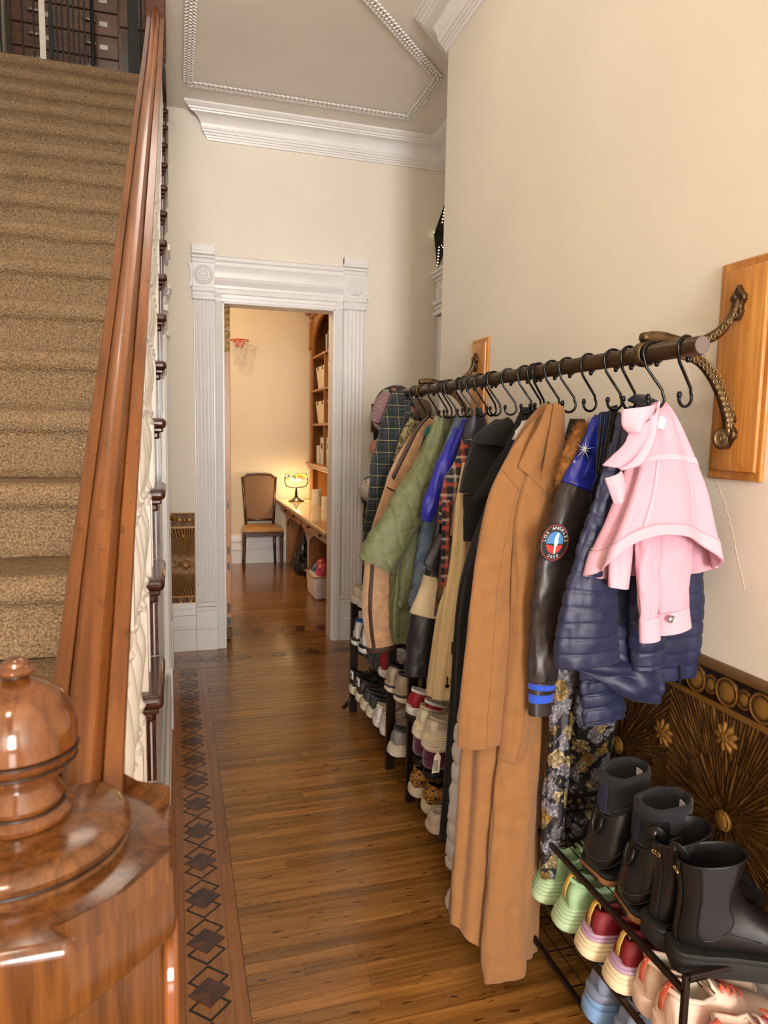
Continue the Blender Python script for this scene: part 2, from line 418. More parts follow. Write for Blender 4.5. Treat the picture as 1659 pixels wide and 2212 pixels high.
# ------------------------------------------------------------------ crown moulding and ceiling beads
zb = 3.352
CROWN = [(0.0, 0.0), (0.014, 0.0), (0.018, 0.012), (0.024, 0.014), (0.026, 0.024), (0.034, 0.026), (0.036, 0.038), (0.044, 0.040), (0.046, 0.052), (0.05, 0.056)]
for i in range(9):
    a = i / 8 * PI / 2; CROWN.append((0.05 + 0.066 * (1 - math.cos(a)), 0.056 + 0.07 * math.sin(a)))
CROWN += [(0.118, 0.134), (0.128, 0.136), (0.132, 0.146), (0.142, 0.148), (0.150, 0.156), (0.157, 0.160), (0.157, 0.1725), (0.0, 0.1725)]
# profile swept in world: back wall run with a 45 degree cut at the left and a mitre at the recess
def crown_run(name, pts):
    """pts: list of (x, y, nx, ny): base point on the wall and the direction (scaled for mitres) the profile grows"""
    rings = [[(x + nx * p, y_ + ny * p, zb + h) for p, h in CROWN] for x, y_, nx, ny in pts]
    return struct(name, MB().sections(rings, True, True), M_trim, smooth='auto', angle=0.5)
crown_run('trim_crown_back', [(0.238, YB, -1, -1), (1.86, YB, -1, -1), (1.86, 3.93, -1, 0.414), (1.30, 3.37, -1, 0.414), (1.30, -5.5, -1, 0)])
# beaded ceiling frame: each bead a small rosette
M_bead = plain('white_plaster', C3(240, 236, 232), 0.45, var=0.03)
beadf = struct('trim_ceiling_frame', MB().box(0.098, 0.108, 0.2, 4.47, zc - 0.006, zc).box(0.108, 1.47, 4.46, 4.47, zc - 0.006, zc).box(1.46, 1.47, 3.94, 4.46, zc - 0.006, zc), M_bead)
def bead_mesh():
    m = MB()
    m.ball((0, 0, -0.007), 0.012, 4, 0, (1.0, 0.75, 0.8))
    for s in (-1, 1):
        m.tube([(s * 0.006, 0.012, -0.006), (s * 0.024, 0.008, -0.010), (s * 0.026, -0.010, -0.007), (s * 0.012, -0.014, -0.005)], [0.004, 0.007, 0.006, 0.003], 5)
    return m
b0 = None
segs = [((0.103, 4.465), (0.103, 3.2)), ((0.103, 4.465), (1.466, 4.465)), ((1.466, 4.465), (1.466, 3.94)), ((1.466, 3.94), (0.75, 3.22))]
for (ax, ay), (bx, by) in segs:
    L = math.hypot(bx - ax, by - ay); n = int(L / 0.028); ang = math.atan2(by - ay, bx - ax) - PI / 2
    for i in range(n):
        t = (i + 0.5) / n; x, y_ = lerp(ax, bx, t), lerp(ay, by, t)
        if b0 is None:
            b0 = obj('bead', bead_mesh(), M_bead, beadf, smooth=True, local=True); b = b0
        else: b = b0.copy(); COL.objects.link(b)
        b.location = Vector((x, y_, zc - 0.001)) - Vector(ORG[beadf.name]); b.rotation_euler = (0, 0, ang)

# ------------------------------------------------------------------ doorway casing
cas = sthing('trim_doorway', (0.69, YB, 0))
def flute(x0, x1, y0, depth, n):
    """reeded profile polygon in plan between x0 and x1 growing towards -y"""
    poly = [(x0, y0), (x0, y0 - depth)]
    w = (x1 - x0)
    for i in range(n * 6 + 1):
        t = i / (n * 6); poly.append((x0 + w * (0.04 + 0.92 * t), y0 - depth - 0.007 * abs(math.sin(PI * n * t))))
    poly += [(x1, y0 - depth), (x1, y0)]
    return poly
zp = 0.335; zblk = 2.352
for (a, b) in ((0.122, 0.262), (1.128, 1.290)):
    obj('pilaster', MB().prism(flute(a + 0.006, b - 0.004, YB, 0.022, 5), 'z', zp, zblk), M_trim, cas, smooth='auto')
    pl = obj('plinth', MB().box(a, b, YB - 0.036, YB, 0, zp - 0.06), M_trim, cas, bevel=0.003)
    for zz, d in ((zp - 0.06, 0.034), (zp - 0.03, 0.028)): obj('plinth_mould', MB().box(a, b, YB - d, YB, zz, zz + 0.028), M_trim, cas, bevel=0.004)
    obj('plinth_mould', MB().box(a, b, YB - 0.041, YB, 0.15, 0.175), M_trim, cas, bevel=0.006)
    # corner block: base mould, rosette block, stepped crown and scalloped cap
    blk = obj('corner_block', MB().box(a, b, YB - 0.034, YB, zblk, 2.695), M_trim, cas, bevel=0.002)
    for zz, hh, d in ((2.352, 0.022, 0.04), (2.378, 0.02, 0.037), (2.402, 0.03, 0.046), (2.585, 0.022, 0.042), (2.612, 0.018, 0.05), (2.634, 0.026, 0.056)):
        obj('block_mould', MB().box(a - 0.004, b + 0.004, YB - d, YB, zz, zz + hh), M_trim, cas, bevel=0.005)
    c = ((a + b) / 2, YB - 0.034, 2.51)
    rp = [(0.002, -0.017), (0.010, -0.016), (0.014, -0.008), (0.020, -0.008), (0.026, -0.013), (0.032, -0.008), (0.038, -0.008), (0.045, -0.014), (0.052, -0.008), (0.056, -0.013), (0.060, -0.012), (0.063, 0.0)]
    obj('rosette', MB().lathe(rp, c, 32, 'y'), M_trim, cas, smooth='auto')
    w_ = b - a
    cap = [(a, 2.66), (b, 2.66), (b, 2.705), (b - 0.02, 2.698)] + [((a + b) / 2 + w_ * 0.33 * math.cos(t), 2.684 + 0.016 * math.sin(t)) for t in np.linspace(0.3, PI - 0.3, 9)] + [(a + 0.02, 2.698), (a, 2.705)]
    obj('cap', MB().prism(cap, 'y', YB - 0.048, YB), M_trim, cas)
    ex = a if a < 0.5 else b; s = -1 if a < 0.5 else 1
    ear = [(ex, 2.44), (ex + s * 0.018, 2.425), (ex + s * 0.024, 2.44), (ex + s * 0.010, 2.475), (ex + s * 0.008, 2.515), (ex + s * 0.012, 2.55), (ex + s * 0.024, 2.575), (ex + s * 0.018, 2.59), (ex, 2.575)]
    obj('ear', MB().prism(ear if s > 0 else ear[::-1], 'y', YB - 0.028, YB - 0.004), M_trim, cas)
# inner jamb moulding and the jamb itself
for (a, b) in ((0.262, DX0), (DX1, 1.128)):
    obj('jamb_moulding', MB().prism(flute(a, b, YB, 0.014, 3), 'z', 0.0, 2.40), M_trim, cas, smooth='auto')
obj('jamb', MB().box(DX0 - 0.002, DX0 + 0.012, YB - 0.012, YB + 0.14, 0, DZ), M_trim, cas, bevel=0.003)
obj('jamb', MB().box(DX1 - 0.012, DX1 + 0.002, YB - 0.012, YB + 0.14, 0, DZ), M_trim, cas, bevel=0.003)
obj('jamb', MB().box(DX0 - 0.002, DX1 + 0.002, YB - 0.012, YB + 0.14, DZ - 0.012, DZ + 0.004), M_trim, cas, bevel=0.003)
HP = [(0, DZ), (0.018, DZ), (0.02, DZ + 0.02), (0.014, DZ + 0.026), (0.016, DZ + 0.045), (0.024, DZ + 0.05), (0.024, DZ + 0.075), (0.016, DZ + 0.085), (0.018, DZ + 0.10), (0.036, DZ + 0.13), (0.028, DZ + 0.15), (0.03, DZ + 0.185), (0.044, DZ + 0.215), (0.034, DZ + 0.225), (0.034, DZ + 0.245), (0.046, DZ + 0.255), (0.046, DZ + 0.275), (0.03, DZ + 0.285), (0, DZ + 0.285)]
obj('head', MB().prism([(YB - d, z) for d, z in HP], 'x', 0.262, 1.128), M_trim, cas, smooth='auto', angle=0.4)
# baseboards on the back wall
def baseboard(name, axis, a, b, wall, sgn, h=0.335):
    prof = [(0, 0), (0.026, 0), (0.026, 0.15), (0.034, 0.155), (0.034, 0.172), (0.024, 0.18), (0.022, 0.245), (0.032, 0.252), (0.03, 0.285), (0.018, 0.30), (0.016, h), (0, h)]
    poly = [(wall + sgn * d, z) for d, z in prof]
    return struct(name, MB().prism(poly, axis, a, b), M_trim, smooth='auto', angle=0.4)
baseboard('baseboard_back_left', 'x', -0.055, 0.12, YB, -1)
baseboard('baseboard_back_right', 'x', 1.292, 1.86, YB, -1)
baseboard('baseboard_office', 'x', -1.2, 1.86, 8.0, -1, 0.33)
# casing of the door in the recess wall, seen edge on beside the corner
rc = sthing('trim_recess', (1.82, 4.62, 0))
obj('pilaster', MB().box(1.775, 1.86, 4.55, 4.68, 0.3, 2.33), M_trim, rc, bevel=0.006)
obj('plinth', MB().box(1.765, 1.86, 4.54, 4.69, 0, 0.3), M_trim, rc, bevel=0.006)
obj('corner_block', MB().box(1.765, 1.86, 4.54, 4.69, 2.33, 2.66), M_trim, rc, bevel=0.004)
for z0, z1, d in ((2.33, 2.355, 0.018), (2.375, 2.40, 0.008), (2.40, 2.43, 0.02), (2.56, 2.585, 0.01), (2.585, 2.61, 0.024), (2.61, 2.63, 0.034)):
    obj('block_mould', MB().box(1.765 - d, 1.86, 4.54 - d, 4.69 + d, z0, z1), M_trim, rc, bevel=0.005)
obj('rosette', MB().lathe([(0.055, 0.0), (0.05, -0.01), (0.04, -0.004), (0.03, -0.012), (0.02, -0.006), (0.008, -0.014), (0.001, -0.014)], (1.765, 4.615, 2.495), 24, 'x'), M_trim, rc, smooth='auto')
obj('rosette', MB().lathe([(0.045, 0.0), (0.04, -0.01), (0.03, -0.004), (0.02, -0.012), (0.001, -0.014)], (1.815, 4.54, 2.495), 24, 'y'), M_trim, rc, smooth='auto')
# ------------------------------------------------------------------ staircase
RISE, GO = 0.192, 0.2508
def ny(j): return 1.435 + GO * (j - 5)
def sx(y): return 0.0065 * (y - 0.9)
stair = thing('staircase', 'carpeted staircase with white balusters and mahogany handrail', 'staircase', (-0.55, 0.43, 0))
NS = 20
def carpet_mat():
    t = NT('berber_carpet'); co = t.coords(); 
    vo = t.n('TexVoronoi', i_Scale=190.0); mp = t.n('Mapping'); t.l(co, mp.inputs[0]); mp.inputs['Scale'].default_value = (1.0, 0.75, 0.75); t.l(mp.outputs[0], vo.inputs['Vector'])
    n1 = t.n('TexNoise', i_Scale=150.0, i_Detail=3.0); t.l(co, n1.inputs['Vector'])
    n2 = t.n('TexNoise', i_Scale=5.0, i_Detail=3.0); t.l(co, n2.inputs['Vector'])
    r = t.ramp([(0.27, C3(78, 58, 42)), (0.36, C3(152, 124, 91)), (0.62, C3(178, 148, 112)), (0.8, C3(196, 168, 132))]); t.l(n1.outputs['Fac'], r.inputs[0])
    r2 = t.ramp([(0.3, (0.74, 0.73, 0.72, 1)), (0.65, (1, 1, 1, 1))]); t.l(n2.outputs['Fac'], r2.inputs[0])
    c = t.mix(r.outputs[0], r2.outputs[0], 0.6, 'MULTIPLY')
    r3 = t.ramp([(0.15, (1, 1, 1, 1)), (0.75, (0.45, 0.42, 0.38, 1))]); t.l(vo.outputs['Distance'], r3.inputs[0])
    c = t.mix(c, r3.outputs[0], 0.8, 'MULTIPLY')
    t.l(c, t.b.inputs['Base Color']); t.b.inputs['Roughness'].default_value = 0.95
    inv = t.n('Math', operation='SUBTRACT'); inv.inputs[0].default_value = 1.0; t.l(vo.outputs['Distance'], inv.inputs[1])
    t.bump(inv.outputs[0], 0.9, 0.006); return t.m
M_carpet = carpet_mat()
M_white = plain('white_baluster_paint', C3(236, 234, 230), 0.35, var=0.03)
XL, XR = -1.12, -0.034
bal0 = None
def baluster_mesh(h):
    m = MB(); w = 0.019
    m.box(-w, w, -w, w, 0, 0.17)
    prof = [(0.017, 0.17), (0.019, 0.18), (0.013, 0.19), (0.020, 0.205), (0.014, 0.215), (0.012, 0.23), (0.017, 0.27), (0.022, 0.31), (0.021, 0.34), (0.013, 0.37), (0.012, 0.385), (0.019, 0.395), (0.013, 0.405), (0.015, 0.42), (0.022, 0.45), (0.023, 0.49), (0.018, 0.54), (0.013, 0.565), (0.019, 0.575), (0.013, 0.585), (0.016, 0.60), (0.012, 0.62)]
    m.lathe(prof, (0, 0, 0), 14)
    m.box(-w, w, -w, w, 0.62, h); return m
for j in range(1, NS + 1):
    y0, z = ny(j), RISE * j; dx = sx(y0)
    if j < NS:
        tr = obj('tread', MB().box(XL, XR + dx, y0, y0 + GO + 0.03, z - 0.03, z), M_mahog, stair, bevel=0.012, seg=3)
        cv = MB().box(XL, XR - 0.010 + dx, y0 + 0.010, y0 + GO + 0.02, z - 0.042, z - 0.028)
        obj('tread_cove', cv, M_mahog, tr, bevel=0.004)
        obj('tread_fillet', MB().box(XL, XR - 0.020 + dx, y0 + 0.020, y0 + GO + 0.012, z - 0.062, z - 0.040), M_mahog, tr, bevel=0.006)
        obj('riser', MB().box(XL, -0.062 + dx, y0 + 0.03, y0 + 0.05, z - RISE, z - 0.03), M_mahog, stair)
        obj('string_panel', MB().box(-0.075 + dx, -0.058 + dx, y0 + 0.034, y0 + GO + 0.034, z - RISE - 0.16, z - 0.06), M_trim, stair)
        obj('string_bracket', MB().prism([(y0 + 0.03, z - 0.06), (y0 + 0.03, z - RISE + 0.0), (y0 + 0.036, z - RISE + 0.0), (y0 + 0.04, z - 0.12), (y0 + 0.07, z - 0.085), (y0 + 0.13, z - 0.075), (y0 + 0.2, z - 0.066), (y0 + GO, z - 0.06)], 'x', -0.058 + dx, -0.051 + dx), M_mahog, stair)
        for q in (0.055, 0.055 + GO / 2):
            h = 0.80 + q / GO * RISE
            if ny(j) + q < 0.68: continue
            b = obj('baluster', baluster_mesh(h + 0.01).xf(Matrix.Translation((-0.083 + dx, y0 + q, z))), M_white, stair, smooth='auto') 
    # carpet wraps each nosing
    c = [(y0 + 0.022, z - RISE + 0.012), (y0 + 0.020, z - 0.10), (y0 + 0.010, z - 0.056), (y0 - 0.008, z - 0.040), (y0 - 0.015, z - 0.020), (y0 - 0.010, z + 0.003), (y0 + 0.006, z + 0.013), (y0 + 0.06, z + 0.013), (y0 + GO + 0.034, z + 0.012)]
    if j == NS: c = c[:-1] + [(y0 + 0.05, z + 0.013)]
    n = 30; rr = random.Random(j)
    def fn(u, v, c=c, j=j):
        k = v * (len(c) - 1); i = min(int(k), len(c) - 2); t = k - i
        yy, zz = lerp(c[i][0], c[i + 1][0], t), lerp(c[i][1], c[i + 1][1], t)
        x = lerp(XL + 0.02, -0.135 + sx(y0), u)
        s = 0.004 + mnoise.noise((x * 4, j * 3.1, v * 2)) * 0.005
        return (x, yy - s, zz + s)
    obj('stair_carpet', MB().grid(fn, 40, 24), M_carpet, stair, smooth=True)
# wall below the stairs
poly = [(0.46, 0.0), (YB, 0.0), (YB, RISE * 20)]
poly = [(0.46, 0.0), (YB, 0.0), (YB, 3.35), (ny(5) + 0.03, RISE * 5 - RISE - 0.02), (0.46, 0.14)]
struct('wall_stair', MB().prism(poly, 'x', -0.09, -0.068), M_trim)
# door under the stairs with its casing
sd = sthing('door_2', (-0.05, 4.2, 0))
obj('door_leaf', MB().box(-0.068, -0.062, 3.66, 4.44, 0.02, 2.05), M_trim, sd)
for zz in ((0.25, 0.85), (1.0, 1.85)): obj('door_panel', MB().box(-0.062, -0.056, 3.78, 4.32, *zz), M_trim, sd, bevel=0.004)
for a, b in ((3.52, 3.66), (4.44, 4.58)):
    for i in range(4):
        obj('casing', MB().box(-0.068, -0.040 + 0.006 * (i % 2), lerp(a, b, i / 4), lerp(a, b, (i + 1) / 4) - 0.004, 0.32, 2.06), M_trim, sd, bevel=0.005)
    obj('plinth', MB().box(-0.068, -0.028, a - 0.004, b + 0.004, 0, 0.32), M_trim, sd, bevel=0.004)
    for z0, z1, d in ((2.06, 2.09, 0.012), (2.09, 2.30, 0.0), (2.30, 2.33, 0.016), (2.33, 2.36, 0.026)):
        obj('corner_block', MB().box(-0.068, -0.034 + d, a - d, b + d, z0, z1), M_trim, sd, bevel=0.005)
obj('head', MB().box(-0.068, -0.036, 3.66, 4.44, 2.05, 2.28), M_trim, sd, bevel=0.005)
M_brass = plain('brass', C3(190, 140, 60), 0.25, 1.0)
obj('door_knob', MB().lathe([(0.004, 0.0), (0.022, 0.002), (0.022, 0.006), (0.008, 0.01), (0.008, 0.026), (0.020, 0.032), (0.024, 0.042), (0.018, 0.052), (0.002, 0.055)], (-0.062, 4.38, 0.97), 20, 'x'), M_brass, sd, smooth='auto')
# baseboard along the stair wall
baseboard('baseboard_stair', 'y', 0.7, 3.5, -0.068, 1, 0.26)
# handrail: moulded section swept up the slope
def rail_pt(y): 
    return (interp([0.5, 0.86, 1.42, 2.06, 2.63, 3.4], [-0.0838, -0.0823, -0.074, -0.066, -0.058, -0.052], y), y, RISE * 5 + (y - 1.435) * RISE / GO + 0.86)
sec = [(0.022, -0.056), (0.024, -0.036), (0.033, -0.030), (0.0345, -0.014), (0.033, -0.010), (0.0185, -0.004), (0.0170, -0.0075), (0.0160, -0.002), (0.0145, 0.006), (0.010, 0.014), (0.0, 0.0175)]
sec = sec + [(-a, b) for a, b in sec[-2::-1]]
rings = []
for i in range(41):
    y = lerp(0.60, 3.34, i / 40); p = rail_pt(y); s_, c_ = math.sin(math.atan2(RISE, GO)), math.cos(math.atan2(RISE, GO))
    rings.append([(p[0] + a * 1.0, p[1] - b * s_, p[2] + b * c_) for a, b in sec])
obj('handrail', MB().sections(rings), M_rail, stair, smooth='auto', angle=0.7)
# block where the handrail dies into the ceiling edge
ue = rail_pt(3.38)
obj('rail_end_post', MB().box(-0.095, -0.012, 3.34, 3.42, ue[2] - 0.22, 3.86), M_mahog, stair, bevel=0.006)
obj('fascia', MB().box(-0.05, -0.02, -5.5, 5.2, 3.50, 3.86), M_mahog, stair)

# ------------------------------------------------------------------ newel post
NX, NY, NH, NC = -0.1165, 0.5585, 0.1115, 0.066
nw = thing('newel_post', 'octagonal walnut newel post with turned ball finial in the foreground', 'newel post', (NX, NY, 0))
def octa(h, ch): return [(NX + a, NY + b) for a, b in ((h, -h + ch), (h, h - ch), (h - ch, h), (-h + ch, h), (-h, h - ch), (-h, -h + ch), (-h + ch, -h), (h - ch, -h))]
def octring(h, ch, z): return [(x, y, z) for x, y in octa(h, ch)]
obj('base', MB().sections([octring(0.13, 0.06, 0), octring(0.13, 0.06, 0.25), octring(0.115, 0.06, 0.29), octring(0.105, 0.062, 0.30)]), M_newel, nw, bevel=0.004)
obj('shaft', MB().sections([octring(0.101, 0.060, 0.30), octring(0.101, 0.060, 1.118)]), M_newel, nw, bevel=0.003)
M_panel = wood('walnut_panel', C3(120, 66, 30), C3(170, 104, 54), 'Z', 0.15, 0.5, 80, dark=C3(50, 26, 10), stretch=0.05)
def arch_panel(w, z0, z1, y0, t):
    p = [(-w, z0), (w, z0), (w, z1 - w)] + [(w * math.cos(a), z1 - w + w * math.sin(a)) for a in np.linspace(0.2, PI - 0.2, 11)] + [(-w, z1 - w)]
    return MB().prism(p, 'y', y0 - t, y0)
for a in (0, PI / 2, PI, -PI / 2):
    m = arch_panel(0.040, 0.4, 1.105, -0.101, 0.012); m.xf(Matrix.Translation((NX, NY, 0)) @ Matrix.Rotation(a, 4, 'Z'))
    obj('arched_panel', m, M_panel, nw, bevel=0.004)
obj('cap_block', MB().sections([octring(0.103, 0.060, 1.112), octring(0.110, 0.065, 1.118), octring(NH, NC, 1.124), octring(NH, NC, 1.168), octring(0.108, 0.063, 1.174), octring(0.086, 0.052, 1.180)]), M_newel, nw, bevel=0.002)
# scooped corner blocks between the disc and the cap
for k in range(4):
    a = PI / 4 + k * PI / 2; rings = []
    for i in range(7):
        t = i / 6; r = lerp(0.070, 0.112, t); z = 1.171 + 0.016 * (t ** 2); w_ = lerp(0.05, 0.040, t)
        rings.append([(r, -w_, 1.165), (r, w_, 1.165), (r, w_, z + 0.002), (r, 0, z - 0.004), (r, -w_, z + 0.002)])
    obj('scooped_corner', MB().sections(rings).xf(Matrix.Translation((NX, NY, 0)) @ Matrix.Rotation(a, 4, 'Z')), M_newel, nw, smooth='auto')
obj('disc', MB().lathe([(0.05, 1.172), (0.072, 1.174), (0.077, 1.178), (0.0775, 1.183), (0.073, 1.186), (0.077, 1.189), (0.0785, 1.194), (0.075, 1.199), (0.068, 1.202), (0.03, 1.206), (0.002, 1.206)], (NX, NY, 0), 56), M_newel, nw, smooth='auto', angle=0.9)
M_ball = wood('walnut_finial', C3(84, 46, 20), C3(132, 80, 38), 'Z', 0.12, 0.5, 70, dark=C3(50, 24, 8), stretch=0.3)
BP = [(0.031, 1.205), (0.035, 1.207), (0.036, 1.211), (0.033, 1.214), (0.029, 1.217), (0.031, 1.222)]
for i in range(17):
    a = lerp(-0.95, 1.32, i / 16); r, z = 0.0415 * math.cos(a), 1.2705 + 0.045 * math.sin(a); BP.append((r, z))
    if i in (3, 5): BP += [(r - 0.0022, z + 0.0014), (r + 0.0012, z + 0.0032)]
BP += [(0.0085, 1.3155), (0.008, 1.318)]
BP.sort(key=lambda q: q[1])
fin = obj('finial', MB().lathe(BP, (NX, NY, 0), 56), M_ball, nw, smooth='auto', angle=0.7)
M_groove = plain('dark_groove', C3(38, 20, 10), 0.35)
for r, z, q in ((0.0398, 1.2515, 0.0010), (0.0412, 1.2600, 0.0010), (0.0302, 1.2165, 0.0012), (0.0085, 1.3165, 0.0012)):
    obj('turned_groove', MB().tube([(NX + r * math.cos(a), NY + r * math.sin(a), z) for a in np.linspace(0, 2 * PI, 49)[:-1]], q, 6, closed=True), M_groove, fin, smooth=True)
obj('disc_groove', MB().tube([(NX + 0.0745 * math.cos(a), NY + 0.0745 * math.sin(a), 1.1862) for a in np.linspace(0, 2 * PI, 65)[:-1]], 0.0014, 6, closed=True), M_groove, nw, smooth=True)
obj('button', MB().lathe([(0.007, 1.317), (0.0130, 1.3185), (0.0142, 1.321), (0.0125, 1.3235), (0.0095, 1.3245), (0.0090, 1.327), (0.005, 1.3295), (0.001, 1.330)], (NX, NY, 0), 32), M_ball, fin, smooth='auto', angle=0.8)
# ------------------------------------------------------------------ clothes rail with brackets
RX, RZ, RR = 1.02, 1.69, 0.0195
M_bronze = plain('dark_bronze', C3(92, 74, 52), 0.34, 0.75, var=0.25, nscale=9)
M_abronze = plain('antique_bronze', C3(104, 84, 56), 0.4, 0.85, var=0.35, nscale=60, bump=0.5, bscale=90)
M_oak = wood('oak_plaque', C3(176, 108, 42), C3(220, 158, 82), 'Z', 0.28, 0.3, 75, dark=C3(120, 66, 22), stretch=0.035, fleck=0.25)
rail = thing('clothes_rail', 'long bronze clothes rail carried by two ornate brackets', 'clothes rail', (RX, 2.1, 0))
obj('rod', MB().lathe([(RR * 0.93, 1.185), (RR, 1.189), (RR, 3.14), (RR * 0.95, 3.145)], (RX, 0, RZ), 32, 'y').xf(Matrix(((1, 0, 0, 0), (0, 1, 0, 0), (0, 0, 1, 0), (0, 0, 0, 1)))), M_bronze, rail, smooth='auto')
obj('end_cap', MB().lathe([(0.001, 1.183), (RR * 0.9, 1.1835), (RR * 0.93, 1.186)], (RX, 0, RZ), 32, 'y'), plain('worn_bronze_end', C3(128, 116, 112), 0.35, 0.5), rail, smooth='auto')
for by in (1.365, 2.865):
    br = obj('bracket', MB().tube(smooth_rows([(1.010, by, 1.726), (1.06, by, 1.731), (1.13, by, 1.724), (1.18, by, 1.731), (1.22, by, 1.751), (1.25, by, 1.785), (1.266, by, 1.830)], 22), [(0.011 + 0.002 * math.sin(i * 0.6), 0.011) for i in range(22)], 12, flat=Vector((0, 0, 1))), M_abronze, rail, smooth=True)
    LA = smooth_rows([(1.040, by, 1.692), (1.10, by, 1.697), (1.165, by, 1.684), (1.208, by, 1.648), (1.240, by, 1.600), (1.260, by, 1.552), (1.268, by, 1.51)], 24)
    obj('lower_arm', MB().tube(LA, [(0.012, 0.011)] * 24, 12, flat=Vector((0, 0, 1))), M_abronze, br, smooth=True)
    sc = MB()
    for i in range(3, 22):
        x, _, z = LA[i]
        for q in (-0.006, 0.006): sc.tube([(x + q * 0.7 + 0.0058 * math.cos(a), by - 0.0112, z + q + 0.0058 * math.sin(a)) for a in np.linspace(0, 2 * PI, 9)[:-1]], 0.0014, 5, closed=True)
    for i in range(7):
        t = i / 6; x, z = lerp(1.165, 1.252, t), lerp(1.728, 1.790, t ** 1.7); sc.tube([(x + 0.006 * math.cos(a), by - 0.0112, z + 0.006 * math.sin(a)) for a in np.linspace(0, 2 * PI, 9)[:-1]], 0.0015, 5, closed=True)
    obj('scrollwork', sc, plain('pale_bronze', C3(150, 128, 92), 0.35, 0.85), br, smooth=True, kind='stuff')  # scrollwork in a paler bronze than the arms
    obj('ring', MB().tube([(RX + 0.0245 * math.cos(a), by, RZ + 0.0245 * math.sin(a)) for a in np.linspace(0, 2 * PI, 25)[:-1]], (0.0045, 0.015), 8, closed=True, flat=Vector((1, 0, 0))), M_abronze, br, smooth=True)
    def leaf(zc_, h, w, up_):
        P = [(0.0, 1.0), (0.42, 0.62), (0.95, 0.38), (1.0, 0.12), (0.62, -0.12), (0.5, -0.3), (0.7, -0.5), (0.55, -0.72), (0.2, -1.0)]
        P = [(a_ * w, b_ * h * up_) for a_, b_ in P]; P = P + [(-a_, b_) for a_, b_ in P[::-1] if a_ > 0]
        return [(by + a_, zc_ + b_) for a_, b_ in P]
    obj('top_plate', MB().prism(leaf(1.822, 0.042, 0.022, 1), 'x', 1.262, 1.277), M_abronze, br, bevel=0.003)
    obj('bottom_plate', MB().prism(leaf(1.525, 0.046, 0.021, -1), 'x', 1.262, 1.277), M_abronze, br, bevel=0.003)
    for zz in (1.832, 1.540): obj('screw', MB().prism([(by - 0.008, zz), (by, zz - 0.011), (by + 0.008, zz), (by, zz + 0.011)], 'x', 1.252, 1.264), M_abronze, br, bevel=0.003)
    SPI = [((0.020 * (1 - i / 34)) * math.cos(-i * 0.45 + 0.4), (0.020 * (1 - i / 34)) * math.sin(-i * 0.45 + 0.4)) for i in range(28)]
    obj('scroll', MB().tube([(1.247 + p, by - 0.002, 1.506 + q) for p, q in SPI], [(0.0048 * (1 - i / 60), 0.011) for i in range(28)], 8, flat=Vector((0, 1, 0))), M_abronze, br, smooth=True)
    # oak back plate
    pk = thing('oak_plaque', 'golden oak plaque %s' % ('with a bronze bracket at the right edge of the picture' if by < 2 else 'high on the wall between the hooks and the wall corner'), 'plaque', (1.29, by, 1.4), 'oak plaques')
    hw = 0.083
    obj('board', MB().box(1.289, 1.2995, by - hw, by + hw, 1.405, 1.925), M_oak, pk, bevel=0.004)
    obj('raised_field', MB().sections([[(1.289, by - hw + 0.012, 1.424), (1.289, by + hw - 0.012, 1.424), (1.289, by + hw - 0.012, 1.906), (1.289, by - hw + 0.012, 1.906)], [(1.281, by - hw + 0.014, 1.428), (1.281, by + hw - 0.014, 1.428), (1.281, by + hw - 0.014, 1.902), (1.281, by - hw + 0.014, 1.902)], [(1.276, by - hw + 0.034, 1.452), (1.276, by + hw - 0.034, 1.452), (1.276, by + hw - 0.034, 1.880), (1.276, by - hw + 0.034, 1.880)]]), M_oak, pk, bevel=0.002)
# ------------------------------------------------------------------ S hooks
M_hook = plain('black_gloss_metal', C3(14, 14, 15), 0.18, 0.4, var=0.1)
def hook_mesh():
    P = []
    R1 = RR + 0.0045
    for a in np.linspace(-70, 205, 14): P.append((R1 * math.cos(math.radians(a)), 0, R1 * math.sin(math.radians(a))))
    P += [(-0.016, 0, -0.030), (0.004, 0, -0.056), (0.024, 0, -0.082)]
    cx_, cz_, R2 = 0.010, -0.102, 0.0190
    for a in np.linspace(38, -195, 14): P.append((cx_ + R2 * math.cos(math.radians(a)), 0, cz_ + R2 * math.sin(math.radians(a))))
    m = MB().tube(P, 0.0034, 8)
    return m, P[0], P[-1]
hm, e0, e1 = hook_mesh()
HK = [1475, 1405, 1352, 1318, 1265, 1219, 1187, 1158, 1149, 1128, 1093, 1061, 1053, 1032, 1015, 1000, 989, 967, 960, 950, 929, 904, 891]
_ys = np.linspace(1.19, 3.14, 400); 
def _px(p):
    c = RC.T @ (np.array(p) - CAM); return CX + FPX * c[0] / c[2]
_pxs = np.array([_px((RX - 0.01, y, 1.71)) for y in _ys])
def rod_y(px): return float(np.interp(-px, -_pxs, _ys))
hook0 = None; rh = random.Random(2)
hl = ['black S hook hanging empty at the near end of the rail', 'black S hook holding the pink denim jacket', 'black S hook holding the navy puffer jacket', 'black S hook holding the bomber jacket', 'empty black S hook beside the bomber jacket hook', 'empty black S hook just right of the camel coat collar']
